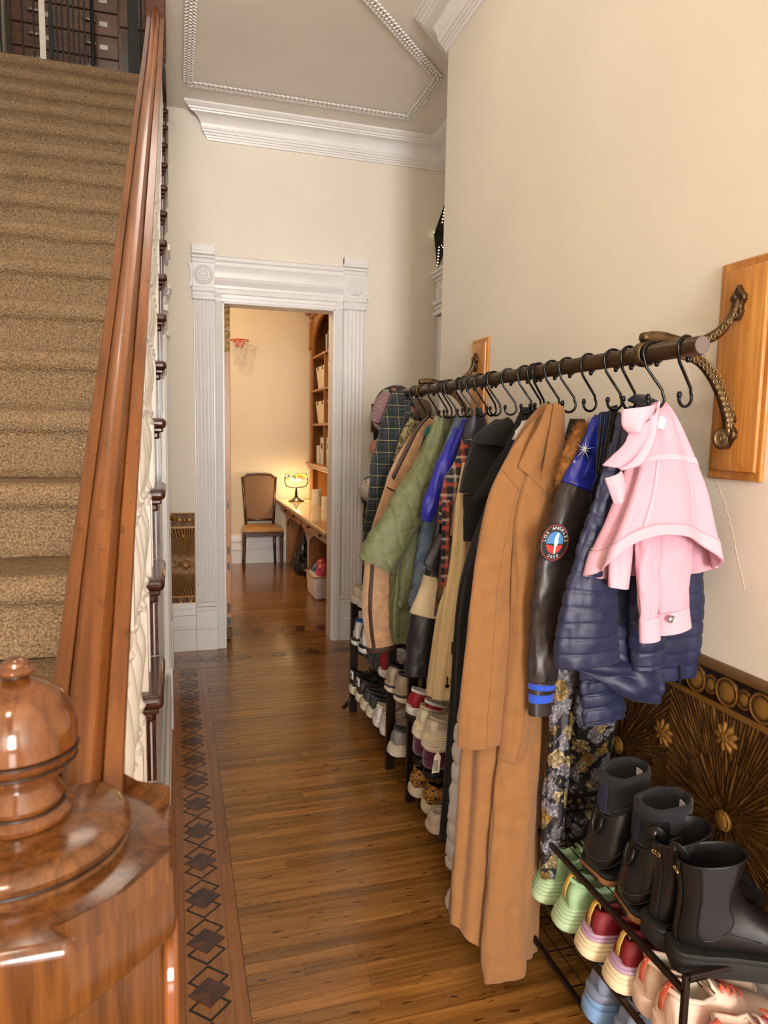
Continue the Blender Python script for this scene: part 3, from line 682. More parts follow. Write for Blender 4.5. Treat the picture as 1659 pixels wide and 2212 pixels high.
for i, h in enumerate(HK):
    lab = hl[i] if i < len(hl) else '%s black S hook from the near end of the rail' % ('seventh eighth ninth tenth eleventh twelfth thirteenth fourteenth fifteenth sixteenth seventeenth eighteenth nineteenth twentieth twenty-first twenty-second twenty-third'.split()[i - 6])
    y = rod_y(h)
    if hook0 is None:
        hook0 = thing('s_hook', lab, 'hook', (RX, y, RZ), 'S hooks on the clothes rail')
        w_ = obj('wire', MB().add(hm.v, hm.f), M_hook, None, smooth=True, local=True); w_.parent = hook0
        for e in (e0, e1):
            t_ = obj('rubber_tip', MB().ball((e[0], 0, e[2]), 0.0056, 6, 0, (1, 1, 1.5)), M_hook, None, smooth=True, local=True); t_.parent = hook0
        r = hook0
    else: r = copy_tree(hook0, (RX, y, RZ), 0, lab, 'S hooks on the clothes rail')
    r.rotation_euler = (rh.uniform(-0.03, 0.03), 0, rh.uniform(-0.28, 0.2))
# ------------------------------------------------------------------ shoe racks
M_rack = plain('brown_black_steel', C3(48, 34, 28), 0.35, 0.5, var=0.1)
M_rackd = plain('black_wire', C3(26, 20, 18), 0.4, 0.5)
def wire_rack(label, y0, y1, x0, x1, tops, hz, nw):
    t = thing('shoe_rack', label, 'shoe rack', ((x0 + x1) / 2, (y0 + y1) / 2, 0), 'shoe racks along the wall')
    for x in (x0, x1):
        for y in (y0, y1):
            obj('leg', MB().box(x - 0.006, x + 0.006, y - 0.006, y + 0.006, 0.006, hz), M_rack, t, bevel=0.001)
            obj('foot', MB().lathe([(0.011, 0.0), (0.011, 0.004), (0.006, 0.008)], (x, y, 0), 12), M_rackd, t)
    for y in (y0, y1):
        obj('end_rail', MB().box(x0, x1, y - 0.006, y + 0.006, hz - 0.012, hz), M_rack, t, bevel=0.001)
    for z in tops:
        for x in (x0, x1): obj('shelf_rail', MB().box(x - 0.006, x + 0.006, y0, y1, z - 0.012, z), M_rack, t, bevel=0.001)
        w_ = MB()
        for i in range(1, nw): 
            x = lerp(x0, x1, i / nw); w_.tube([(x, y0, z - 0.004), (x, y1, z - 0.004)], 0.0016, 5)
        for i in range(6):
            y = lerp(y0 + 0.02, y1 - 0.02, i / 5); w_.tube([(x0, y, z - 0.007), (x1, y, z - 0.007)], 0.002, 5)
        obj('wire_shelf', w_, M_rackd, t)
    return t
wire_rack('near wire shoe rack with black boots on its top shelf', 1.03, 1.70, 0.95, 1.235, (0.42, 0.245, 0.10), 0.452, 7)
wire_rack('middle wire shoe rack hidden behind the long coats', 1.76, 2.50, 0.93, 1.225, (0.57, 0.40, 0.245, 0.10), 0.60, 7)
rk = thing('shoe_rack', 'far brown tube shoe rack with sneakers beside the office doorway', 'shoe rack', (1.05, 3.04, 0), 'shoe racks along the wall')
RT = (0.62, 0.385, 0.135)
for x in (0.905, 1.215):
    for y in (2.56, 2.845, 3.52):
        obj('leg', MB().box(x - 0.020, x + 0.020, y - 0.010, y + 0.010, 0.0, 0.645), M_rack, rk, bevel=0.002)
for y in (2.56, 2.845, 3.52):
    for z in RT: obj('crossbar', MB().box(0.905, 1.215, y - 0.008, y + 0.008, z - 0.06, z - 0.035), M_rack, rk, bevel=0.002)
    obj('foot_bar', MB().box(0.905, 1.215, y - 0.008, y + 0.008, 0.06, 0.085), M_rack, rk, bevel=0.002)
for z in RT:
    for i, x in enumerate((0.918, 1.02, 1.12, 1.20)):
        zz = z - 0.012 - (0.0 if i == 0 else 0.012 * i)
        obj('shelf_tube', MB().tube([(x, 2.56, zz), (x, 3.52, zz)], 0.0085, 10), M_rack, rk, smooth=True)
obj('kick_tube', MB().tube([(0.905, 3.50, 0.10), (0.845, 3.50, 0.030)], 0.010, 10), M_rack, rk, smooth=True)
# ------------------------------------------------------------------ cloth tools
def depth_of(p): return float(RC[:, 2] @ (np.array(p) - CAM))
def make_surf(Y, rows, seed=0, folds=6, hem=None, quilt=None, p=2.2, nvr=80, fold_var=1.2, hexp=4.0):
    R = []
    for py, a, b, hy, amp, *yo in rows:
        dy = yo[0] if yo else 0.0
        L, Q = aty(a, py, Y + dy), aty(b, py, Y + dy)
        R.append((0.5 * (L.z + Q.z), 0.5 * (L.x + Q.x), 0.5 * (Q.x - L.x), hy, amp, Y + dy))
    R = smooth_rows(R, nvr)
    rn = random.Random(seed)
    K = [(rn.choice([3, 4, 5, 6, 7]) if i < folds // 2 else rn.choice([8, 9, 11, 13]), rn.uniform(0, 6.28), rn.uniform(-fold_var, fold_var), (1.0 if i < folds // 2 else 0.4) * rn.uniform(0.5, 1)) for i in range(folds)]
    norm = sum(k[3] for k in K) or 1
    H = R[0][0] - R[-1][0]
    def surf(u, v, off=0.0):
        t = v * (nvr - 1); i = min(int(t), nvr - 2); f = t - i
        z, cx, hx, hy, amp, cy = (R[i] * (1 - f) + R[i + 1] * f)
        a = 2 * PI * u; ca, sa = math.cos(a), math.sin(a)
        ex = abs(ca) ** (2 / p) * (1 if ca >= 0 else -1); ey = abs(sa) ** (2 / p) * (1 if sa >= 0 else -1)
        d = 0.0
        for k, ph, sl, w in K: d += w * math.sin(k * a + ph + sl * (z - 1.0) * 4)
        d = amp * d / norm * 1.6
        hxx = max(hx, 0.002); hyy = max(hy, 0.002)
        nx, ny_ = ca / hxx, sa / hyy; l = math.hypot(nx, ny_); nx /= l; ny_ /= l
        d += 0.15 * amp * mnoise.noise((u * 9 + seed, z * 14, seed))
        if quilt:
            kind, pitch, dep = quilt
            s = (hxx * ex if abs(ey) > 0.3 else hyy * ey * 1.0)
            if kind == 'baffle':
                ph = (z + 0.004 * math.sin(a * 2 + seed)) / pitch; g_ = abs(ph - round(ph)) * pitch; q = abs(math.sin(PI * ph))
                d += dep * (0.45 * q - 1.3 * math.exp(-(g_ / 0.0024) ** 2)) + dep * 0.7 * mnoise.noise((u * 34, z * 26, seed))
            else:
                q1 = abs(math.sin(PI * (z + s * 0.9) / pitch)); q2 = abs(math.sin(PI * (z - s * 0.9) / pitch))
                d += dep * (min(q1, q2, 0.35) / 0.35 - 0.6)
        dz = hem(a) * v ** hexp if hem else 0.0
        return Vector((cx + hxx * ex + nx * (d + off), cy + hyy * ey + ny_ * (d + off), z + dz))
    surf.H = H; return surf
def drape(name, parent, mat, Y, rows, nu=110, nv=70, solid=0.004, **kw):
    s = make_surf(Y, rows, **kw)
    return obj(name, MB().grid(lambda u, v: s(u, v), nu, nv, wrap=True), mat, parent, smooth=True, solid=solid), s
def band(name, parent, mat, s, v0, v1, off=0.003, u0=0.0, u1=1.0, nu=110, nv=5, solid=0.003):
    return obj(name, MB().grid(lambda u, v: s(lerp(u0, u1, u), lerp(v0, v1, v), off), nu, nv), mat, parent, smooth=True, solid=solid)
def sleeve(name, parent, mat, pts, flat=0.6, seed=0, wr=0.006, freq=9.0, nu=40, nv=56, quilt=None, v0=0.0, v1=1.0, off=0.0, solid=0.003, u0=0.0, u1=1.0):
    """pts: (px, py, half width in px, Y)"""
    R = smooth_rows([tuple(aty(a, b, Y)) + (hw * depth_of(aty(a, b, Y)) / FPX,) for a, b, hw, Y in pts], 60)
    P = [Vector(r[:3]) for r in R]; W = [r[3] for r in R]
    L = [0.0]
    for i in range(1, 60): L.append(L[-1] + (P[i] - P[i - 1]).length)
    def fn(u, v):
        v = lerp(v0, v1, v); u = lerp(u0, u1, u)
        t = v * 59; i = min(int(t), 58); f = t - i
        c = P[i].lerp(P[i + 1], f); w_ = lerp(W[i], W[i + 1], f); ln = lerp(L[i], L[i + 1], f)
        tg = (P[min(i + 2, 59)] - P[max(i - 1, 0)]); tg.y = 0; tg.normalize()
        n = Vector((-tg.z, 0, tg.x))
        if n.x < 0: n = -n
        a = 2 * PI * u
        d = wr * (mnoise.noise((math.cos(a) * 1.3 + seed * 3.7, math.sin(a) * 1.3, ln * freq)) + 0.5 * mnoise.noise((math.cos(a) * 2.5 + seed, math.sin(a) * 2.5, ln * freq * 2.7)))
        if quilt:
            kind, pitch, dep = quilt
            if kind == 'baffle':
                ph = (ln + 0.004 * math.sin(a + seed)) / pitch; g_ = abs(ph - round(ph)) * pitch
                d += dep * (0.45 * abs(math.sin(PI * ph)) - 1.3 * math.exp(-(g_ / 0.0024) ** 2)) + dep * 0.8 * mnoise.noise((math.cos(a) * 5, math.sin(a) * 5, ln * 34))
            else:
                s = w_ * math.cos(a); d += dep * (min(abs(math.sin(PI * (ln + s) / pitch)), abs(math.sin(PI * (ln - s) / pitch)), 0.35) / 0.35 - 0.6)
        r = w_ + d + off
        return c + n * (r * math.cos(a)) + Vector((0, 1, 0)) * ((w_ * flat + d + off) * math.sin(a))
    return obj(name, MB().grid(fn, nu, nv, wrap=(u0 == 0 and u1 == 1)), mat, parent, smooth=True, solid=solid), fn
def strip(name, parent, mat, Lp, Rp, Y, bulge=0.012, solid=0.004, n=24, sub=0, nu=16, wob=0.0, seed=0):
    """a flap between two picture edges at distance Y (Y may be per point via third value)"""
    A = smooth_rows([tuple(aty(q[0], q[1], q[2] if len(q) > 2 else Y)) for q in Lp], n)
    B = smooth_rows([tuple(aty(q[0], q[1], q[2] if len(q) > 2 else Y)) for q in Rp], n)
    def fn(u, v):
        k = v * (n - 1); i = min(int(k), n - 2); f = k - i
        a = Vector(A[i] * (1 - f) + A[i + 1] * f); b = Vector(B[i] * (1 - f) + B[i + 1] * f)
        p = a.lerp(b, u); p.y -= bulge * math.sin(PI * u) - wob * mnoise.noise((u * 3, v * 5, seed)); return p
    return obj(name, MB().grid(fn, nu, n - 1), mat, parent, smooth=True, solid=solid)
def text_verts(s, size):
    cu = bpy.data.curves.new('t', 'FONT'); cu.body = s; cu.size = size; cu.align_x = 'CENTER'; cu.align_y = 'CENTER'; cu.extrude = 0.0004
    o = bpy.data.objects.new('t', cu); COL.objects.link(o)
    dg = bpy.context.evaluated_depsgraph_get(); e = o.evaluated_get(dg); me = e.to_mesh()
    v = [tuple(p.co) for p in me.vertices]; f = [tuple(p.vertices) for p in me.polygons]; e.to_mesh_clear()
    bpy.data.objects.remove(o); bpy.data.curves.remove(cu); return v, f
def put_text(mb, s, size, org, right, up, nrm, ang=0.0, mi=0):
    v, f = text_verts(s, size); ca, sa = math.cos(ang), math.sin(ang)
    mb.add([tuple(org + right * (x * ca - y * sa) + up * (x * sa + y * ca) + nrm * z) for x, y, z in v], f, mi)
# ------------------------------------------------------------------ fabrics
def fabric(name, c, rough=0.85, sheen=0.25, var=0.08, weave=700.0, bump=0.25, nscale=14.0): return plain(name, c, rough, 0.0, var, nscale, bump, weave, sheen=sheen)
def nylon(name, c, rough=0.38, var=0.08): return plain(name, c, rough, 0.0, var, 10.0, 0.15, 60.0, sheen=0.05)
def camo(name, cols, scale):
    t = NT(name); co = t.coords(); n = t.n('TexNoise', i_Scale=scale, i_Detail=2.5, i_Distortion=0.6); t.l(co, n.inputs['Vector'])
    st = [(0.0, cols[0])] + [(0.38 + 0.24 * i / (len(cols) - 1), c) for i, c in enumerate(cols[1:])]
    r = t.ramp(st, 'CONSTANT'); t.l(n.outputs['Fac'], r.inputs[0]); t.l(r.outputs[0], t.b.inputs['Base Color']); t.b.inputs['Roughness'].default_value = 0.85; return t.m
def plaid(name, base, sx_, sz_, fx, fz, rough=0.9):
    """stripe lists (start, end, colour, strength) across x and along z"""
    t = NT(name); tc = t.n('TexCoord'); sp = t.n('SeparateXYZ'); t.l(tc.outputs['Object'], sp.inputs[0])
    nz = t.n('TexNoise', i_Scale=6.0); t.l(tc.outputs['Object'], nz.inputs['Vector'])
    ad = t.n('Math', operation='ADD'); t.l(sp.outputs[0], ad.inputs[0]); ad.inputs[1].default_value = 0.0
    c = None; cur = base
    colsock = None
    for src, fr, stripes in ((ad.outputs[0], fx, sx_), (sp.outputs[2], fz, sz_)):
        m = t.n('Math', operation='MULTIPLY'); m.inputs[1].default_value = fr; t.l(src, m.inputs[0])
        w1 = t.n('Math', operation='MULTIPLY_ADD'); t.l(nz.outputs['Fac'], w1.inputs[0]); w1.inputs[1].default_value = 0.1; t.l(m.outputs[0], w1.inputs[2])
        fc = t.n('Math', operation='FRACT'); t.l(w1.outputs[0], fc.inputs[0])
        for a, b, col, s in stripes:
            g = t.n('Math', operation='GREATER_THAN'); g.inputs[1].default_value = a; t.l(fc.outputs[0], g.inputs[0])
            h = t.n('Math', operation='LESS_THAN'); h.inputs[1].default_value = b; t.l(fc.outputs[0], h.inputs[0])
            k = t.n('Math', operation='MULTIPLY'); t.l(g.outputs[0], k.inputs[0]); t.l(h.outputs[0], k.inputs[1])
            k2 = t.n('Math', operation='MULTIPLY'); k2.inputs[1].default_value = s; t.l(k.outputs[0], k2.inputs[0])
            colsock = t.mix(colsock if colsock is not None else base, col, k2.outputs[0])
    t.l(colsock, t.b.inputs['Base Color']); t.b.inputs['Roughness'].default_value = rough; t.b.inputs['Sheen Weight'].default_value = 0.2; return t.m
F_pink = fabric('pink_denim', C3(222, 166, 184), 0.8, 0.1, 0.05, 900, 0.3, 5)
F_pink2 = fabric('pink_denim_band', C3(226, 176, 192), 0.8, 0.1, 0.05, 900, 0.3, 5)
F_navy = nylon('navy_nylon', C3(32, 38, 70), 0.5)
F_navyd = nylon('dark_navy_nylon', C3(16, 19, 36), 0.45)
F_bomb = plain('bomber_brown_black', C3(54, 46, 45), 0.36, var=0.2, nscale=22, bump=0.3, bscale=30)
F_camel = fabric('camel_wool', C3(148, 102, 58), 0.95, 0.2, 0.05, 500, 0.35, 30)
F_black = fabric('black_wool', C3(15, 14, 16), 0.9, 0.1, 0.1)
F_black2 = fabric('black_felt', C3(21, 20, 22), 0.9, 0.12, 0.1)
F_wq = nylon('white_quilted', C3(218, 216, 218), 0.5, 0.03)
F_grey = fabric('light_grey_jersey', C3(196, 190, 186), 0.9)
F_khaki = fabric('khaki_cotton', C3(226, 200, 150), 0.7, 0.1, 0.04)
F_olive = nylon('olive_nylon', C3(112, 116, 78), 0.6, 0.05)
F_rib = fabric('olive_rib', C3(92, 92, 58), 0.9)
F_suede = plain('tan_suede', C3(196, 152, 112), 0.95, var=0.14, nscale=26, sheen=0.5, bump=0.3, bscale=300)
F_cream = nylon('cream_nylon', C3(222, 202, 164), 0.5)
F_wind = nylon('black_nylon', C3(28, 26, 32), 0.4)
F_blue = nylon('royal_blue_nylon', C3(48, 48, 176), 0.45)
F_teal = fabric('teal_jersey', C3(20, 110, 120))
F_brownt = plain('brown_leather_trim', C3(66, 42, 32), 0.6)
def denim():
    t = NT('blue_denim'); co = t.coords(); n = t.n('TexNoise', i_Scale=24.0, i_Detail=4.0); t.l(co, n.inputs['Vector']); n2 = t.n('TexNoise', i_Scale=420.0, i_Detail=1.0); t.l(co, n2.inputs['Vector'])
    ad = t.n('Math', operation='MULTIPLY_ADD'); t.l(n2.outputs['Fac'], ad.inputs[0]); ad.inputs[1].default_value = 0.5; t.l(n.outputs['Fac'], ad.inputs[2])
    r = t.ramp([(0.55, C3(66, 86, 112)), (0.95, C3(132, 152, 176))]); t.l(ad.outputs[0], r.inputs[0]); t.l(r.outputs[0], t.b.inputs['Base Color']); t.b.inputs['Roughness'].default_value = 0.9
    t.bump(n2.outputs['Fac'], 0.3, 0.001); return t.m
F_denim = denim()
F_camo = camo('woodland_camo', [C3(70, 58, 40), C3(112, 104, 70), C3(150, 136, 96), C3(88, 82, 54)], 26)
F_camod = camo('brown_camo', [C3(46, 34, 32), C3(74, 54, 46), C3(40, 32, 34), C3(96, 70, 52)], 24)
F_tartan = plaid('navy_tartan', C3(20, 24, 36), [(0.0, 0.35, C3(16, 34, 32), 0.8), (0.55, 0.75, C3(52, 58, 66), 0.45), (0.90, 0.945, C3(186, 172, 116), 0.6)], [(0.0, 0.3, C3(18, 40, 36), 0.5), (0.5, 0.72, C3(52, 58, 66), 0.4), (0.92, 0.96, C3(200, 180, 100), 0.6)], 20.0, 19.0)
F_oplaid = plaid('orange_plaid', C3(40, 40, 58), [(0.0, 0.22, C3(196, 92, 62), 0.6), (0.55, 0.70, C3(200, 186, 164), 0.6)], [(0.05, 0.25, C3(206, 84, 50), 0.5), (0.5, 0.64, C3(204, 190, 168), 0.5), (0.70, 0.98, C3(20, 20, 30), 0.6)], 15.0, 15.0)
def galaxy():
    t = NT('galaxy_satin'); co = t.coords(); n = t.n('TexNoise', i_Scale=13.0, i_Detail=3.0); t.l(co, n.inputs['Vector'])
    r = t.ramp([(0.3, C3(16, 16, 50)), (0.45, C3(34, 48, 168)), (0.58, C3(30, 40, 140)), (0.68, C3(130, 34, 60)), (0.8, C3(210, 70, 40))]); t.l(n.outputs['Fac'], r.inputs[0]); t.l(r.outputs[0], t.b.inputs['Base Color']); t.b.inputs['Roughness'].default_value = 0.3; return t.m
F_gal = galaxy()
def floral():
    t = NT('floral_brocade'); co = t.coords()
    wn = t.n('TexNoise', i_Scale=30.0, i_Detail=3.0); t.l(co, wn.inputs['Vector'])
    ad = t.n('VectorMath', operation='MULTIPLY_ADD'); t.l(wn.outputs['Color'], ad.inputs[0]); ad.inputs[1].default_value = (0.03, 0.03, 0.03); t.l(co, ad.inputs[2])
    v = t.n('TexVoronoi', i_Scale=25.0); t.l(ad.outputs[0], v.inputs['Vector'])
    v2 = t.n('TexVoronoi', i_Scale=95.0); t.l(ad.outputs[0], v2.inputs['Vector'])
    cr = t.ramp([(0.0, C3(186, 146, 66)), (0.22, C3(172, 168, 182)), (0.50, C3(200, 178, 130)), (0.72, C3(146, 142, 154))], 'CONSTANT')
    sc = t.n('SeparateColor'); t.l(v.outputs['Color'], sc.inputs[0]); t.l(sc.outputs[0], cr.inputs[0])
    rg = t.n('Math', operation='MULTIPLY'); rg.inputs[1].default_value = 26.0; t.l(v.outputs['Distance'], rg.inputs[0])
    sn_ = t.n('Math', operation='SINE'); t.l(rg.outputs[0], sn_.inputs[0])
    pr = t.ramp([(0.25, (0.25, 0.22, 0.2, 1)), (0.6, (1, 1, 1, 1))]); t.l(sn_.outputs[0], pr.inputs[0])
    pet = t.ramp([(0.15, (1, 1, 1, 1)), (0.55, (0.2, 0.18, 0.16, 1))]); t.l(v2.outputs['Distance'], pet.inputs[0])
    c = t.mix(cr.outputs[0], pet.outputs[0], 0.8, 'MULTIPLY'); c = t.mix(c, pr.outputs[0], 0.45, 'MULTIPLY')
    sc2 = t.n('SeparateColor'); t.l(v2.outputs['Color'], sc2.inputs[0])
    sm = t.n('Math', operation='MULTIPLY_ADD'); t.l(sc2.outputs[1], sm.inputs[0]); sm.inputs[1].default_value = 0.35; t.l(v.outputs['Distance'], sm.inputs[2])
    blk = t.ramp([(0.74, (1, 1, 1, 1)), (0.80, (0, 0, 0, 1))]); t.l(sm.outputs[0], blk.inputs[0])
    c = t.mix(C3(18, 17, 22), c, blk.outputs[0])
    t.l(c, t.b.inputs['Base Color']); t.b.inputs['Roughness'].default_value = 0.55; t.bump(v2.outputs['Distance'], 0.4, 0.002); return t.m
F_floral = floral()
F_fur = plain('tan_fur', C3(176, 120, 58), 0.7, var=0.3, nscale=60)
M_steel = plain('brushed_steel', C3(190, 190, 192), 0.3, 0.9)
GRP = 'coats on the clothes rail'
def garment(name, label, cat, Y): return thing(name, label, cat, (RX, Y, 0.0), GRP)

# ---- pink cropped denim jacket
Y = 1.35
g = garment('denim_jacket', 'pale pink cropped denim jacket on the near end of the rail', 'jacket', Y)
hemf = lambda a: (0.070 * max(0, -math.sin(a + 0.2)) ** 2 - 0.026 * math.cos(a) ** 2 - 0.05 * max(0, math.sin(a)))
_, s = drape('body', g, F_pink, Y, [(868, 1418, 1436, 0.010, 0.0), (884, 1400, 1446, 0.022, 0.002), (920, 1388, 1462, 0.034, 0.004), (980, 1374, 1486, 0.042, 0.006), (1050, 1352, 1512, 0.05, 0.008), (1110, 1328, 1526, 0.058, 0.010), (1165, 1302, 1536, 0.064, 0.012), (1208, 1286, 1544, 0.068, 0.012)], seed=5, folds=5, hem=hemf, hexp=2.4)
band('hem_band', g, F_pink2, s, 0.86, 1.0, 0.0035); band('yoke_seam', g, F_pink2, s, 0.445, 0.475, 0.0018)
band('hem_stitch', g, F_pink2, s, 0.845, 0.853, 0.0025)
for uu in (0.66, 0.8): band('panel_seam', g, F_pink2, s, 0.475, 0.86, 0.002, uu, uu + 0.012, 4, 40)
strip('collar', g, F_pink2, [(1345, 884), (1342, 902), (1344, 922), (1356, 936)], [(1418, 874), (1412, 896), (1398, 908), (1382, 930)], 1.285, 0.022)
strip('lapel', g, F_pink, [(1360, 928), (1348, 958), (1322, 984), (1301, 1004)], [(1414, 898), (1404, 946), (1374, 988), (1340, 1014)], 1.288, 0.016)
strip('collar', g, F_pink2, [(1404, 900), (1396, 950), (1368, 992), (1338, 1012)], [(1424, 880), (1416, 950), (1392, 1000), (1352, 1016)], 1.28, 0.008)
strip('pocket_flap', g, F_pink2, [(1306, 1034), (1314, 1056), (1326, 1090)], [(1344, 1016), (1352, 1050), (1346, 1082)], 1.285, 0.012)
strip('hanging_loop', g, F_pink2, [(1420, 868), (1414, 888), (1410, 906)], [(1427, 866), (1424, 886), (1420, 906)], 1.29, 0.004, nu=5)
strip('neck_label', g, plain('white_label', C3(236, 232, 226), 0.8), [(1426, 898), (1418, 924)], [(1440, 906), (1434, 928)], 1.298, 0.002, 0.001)
_, f1 = sleeve('sleeve', g, F_pink, [(1462, 1090, 40, 1.36), (1460, 1140, 44, 1.355), (1456, 1200, 46, 1.35), (1452, 1262, 42, 1.335), (1454, 1310, 38, 1.33), (1456, 1358, 39, 1.33)], 0.42, 3, 0.006, 12)
sleeve('cuff', g, F_pink2, [(1452, 1316, 38, 1.33), (1456, 1362, 40, 1.33)], 0.46, 3, 0.002, 8, off=0.003)
sleeve('sleeve', g, F_pink, [(1408, 1100, 26, 1.35), (1404, 1150, 30, 1.345), (1400, 1220, 30, 1.335), (1402, 1280, 26, 1.32), (1402, 1330, 22, 1.315), (1404, 1380, 20, 1.315)], 0.55, 7, 0.006, 12)
sleeve('cuff', g, F_pink2, [(1402, 1334, 21, 1.315), (1404, 1384, 21, 1.315)], 0.6, 7, 0.002, 8, off=0.003)
sleeve('cuff', g, F_pink2, [(1344, 1170, 26, 1.36), (1340, 1205, 28, 1.355), (1338, 1240, 26, 1.35), (1336, 1270, 24, 1.345)], 0.6, 9, 0.003, 8)
c = aty(1450, 1338, 1.298)
bt = obj('button', MB().lathe([(0.0002, -0.003), (0.004, -0.0032), (0.006, -0.002), (0.0085, -0.003), (0.0095, -0.001), (0.0095, 0.002)], tuple(c), 20, 'y'), M_steel, g, smooth='auto')
# ---- navy puffer
Y = 1.46
g = garment('puffer_jacket', 'navy quilted puffer jacket hanging behind the pink jacket', 'jacket', Y)
drape('body', g, F_navy, Y + 0.02, [(878, 1362, 1424, 0.02, 0.002), (930, 1338, 1446, 0.035, 0.004), (1040, 1306, 1478, 0.045, 0.006), (1160, 1290, 1506, 0.05, 0.008), (1280, 1290, 1530, 0.055, 0.010), (1380, 1300, 1528, 0.055, 0.010), (1456, 1320, 1512, 0.055, 0.010)], seed=11, folds=6, quilt=('baffle', 0.037, 0.0024), nv=150)
sleeve('sleeve', g, F_navy, [(1354, 900, 20, 1.45), (1334, 1000, 28, 1.43), (1308, 1100, 36, 1.42), (1288, 1200, 50, 1.41), (1274, 1290, 62, 1.405), (1270, 1380, 74, 1.405), (1270, 1434, 75, 1.405)], 0.42, 4, 0.008, 10, nv=150, nu=60, quilt=('baffle', 0.036, 0.0024))
sleeve('sleeve', g, F_navy, [(1420, 1180, 50, 1.45), (1402, 1280, 46, 1.425), (1400, 1370, 44, 1.415), (1404, 1440, 40, 1.415)], 0.5, 6, 0.006, 10, nv=80, quilt=('baffle', 0.037, 0.0024))
strip('tail', g, F_navy, [(1205, 1418, 1.47), (1228, 1440, 1.46), (1300, 1474, 1.44), (1360, 1506, 1.43), (1420, 1516, 1.43)], [(1300, 1400, 1.47), (1330, 1410, 1.47), (1370, 1425, 1.45), (1400, 1440, 1.44), (1424, 1446, 1.44)], 1.44, 0.02, 0.008, wob=0.02, seed=3)
sleeve('back_panel', g, F_navy, [(1300, 1430, 52, 1.50), (1302, 1490, 54, 1.50), (1304, 1556, 52, 1.50)], 0.3, 8, 0.006, 10, quilt=('baffle', 0.038, 0.006))
strip('hood', g, F_navyd, [(1356, 862), (1372, 852), (1392, 852)], [(1380, 900), (1410, 890), (1436, 898)], 1.42, 0.03, 0.006)
strip('collar', g, F_navyd, [(1402, 866), (1420, 870), (1436, 890), (1446, 920)], [(1398, 880), (1420, 896), (1436, 930), (1454, 960)], 1.42, 0.012, 0.006)
obj('toggle_cord', MB().tube([aty(1468, 1440, 1.42), aty(1469, 1465, 1.42), aty(1468, 1478, 1.42)], 0.003, 6), F_navyd, g)
# ---- bomber jacket
Y = 1.585
g = garment('bomber_jacket', 'black satin bomber jacket with galaxy blue shoulder and round sleeve patch', 'jacket', Y)
drape('body', g, F_bomb, Y + 0.03, [(890, 1300, 1338, 0.02, 0.002), (960, 1284, 1350, 0.03, 0.004), (1080, 1250, 1362, 0.045, 0.006), (1250, 1215, 1368, 0.05, 0.008), (1400, 1206, 1360, 0.05, 0.008)], seed=21)
sp = [(1298, 900, 12, 1.585), (1274, 980, 27, 1.575), (1244, 1065, 40, 1.565), (1212, 1180, 47, 1.555), (1188, 1300, 44, 1.55), (1176, 1400, 36, 1.55), (1172, 1470, 32, 1.55)]
_, fs = sleeve('sleeve', g, F_bomb, sp, 0.55, 2, 0.007, 9, nu=50, nv=90)
sleeve('galaxy_shoulder', g, F_gal, sp, 0.55, 2, 0.007, 9, nu=50, nv=30, v0=0.02, v1=0.315, off=0.0025)
cp = [(1172, 1466, 31, 1.55), (1168, 1500, 27, 1.55), (1166, 1542, 27, 1.55)]
cu, _ = sleeve('cuff', g, F_bomb, cp, 0.6, 2, 0.002, 8)
F_cb = fabric('blue_rib', C3(36, 80, 200), 0.8)
sleeve('cuff_stripe', g, F_cb, cp, 0.6, 2, 0.002, 8, nv=6, v0=0.18, v1=0.34, off=0.0015); sleeve('cuff_stripe', g, F_cb, cp, 0.6, 2, 0.002, 8, nv=6, v0=0.46, v1=0.66, off=0.0015)
strip('collar', g, F_cb, [(1292, 893), (1290, 930), (1286, 980), (1284, 1020)], [(1322, 885), (1316, 930), (1306, 980), (1298, 1025)], 1.555, 0.01)
for k in (0.12, 0.42, 0.78): strip('collar_stripe', g, F_wind, [(lerp(1292, 1322, k), lerp(893, 885, k)), (lerp(1290, 1316, k), 930), (lerp(1286, 1306, k), 980), (lerp(1284, 1298, k), 1022)], [(lerp(1292, 1322, k + 0.14), lerp(893, 885, k)), (lerp(1290, 1316, k + 0.14), 930), (lerp(1286, 1306, k + 0.14), 980), (lerp(1284, 1298, k + 0.14), 1022)], 1.544, 0.004, 0.002, nu=4)
strip('hang_tab', g, F_wind, [(1318, 878), (1320, 912)], [(1334, 874), (1338, 908)], 1.55, 0.004)
def starburst(px, py, r, Yp, parent):
    c = aty(px, py, Yp); m = MB()
    for i in range(10):
        a = i * PI / 5 + 0.15; L = r * (1.0 if i % 2 == 0 else 0.55); d = Vector((math.cos(a), 0, math.sin(a))); n = Vector((-math.sin(a), 0, math.cos(a)))
        m.add([c + n * r * 0.05, c - n * r * 0.05, c + d * L, c - Vector((0, 0.001, 0))], [(0, 2, 3), (3, 2, 1), (0, 1, 2)])
    m.ball(c, r * 0.13, 6); return obj('star_print', m, plain('white_print', C3(240, 244, 250), 0.4), parent)
starburst(1263, 970, 0.030, 1.545, g); starburst(1241, 997, 0.010, 1.538, g)
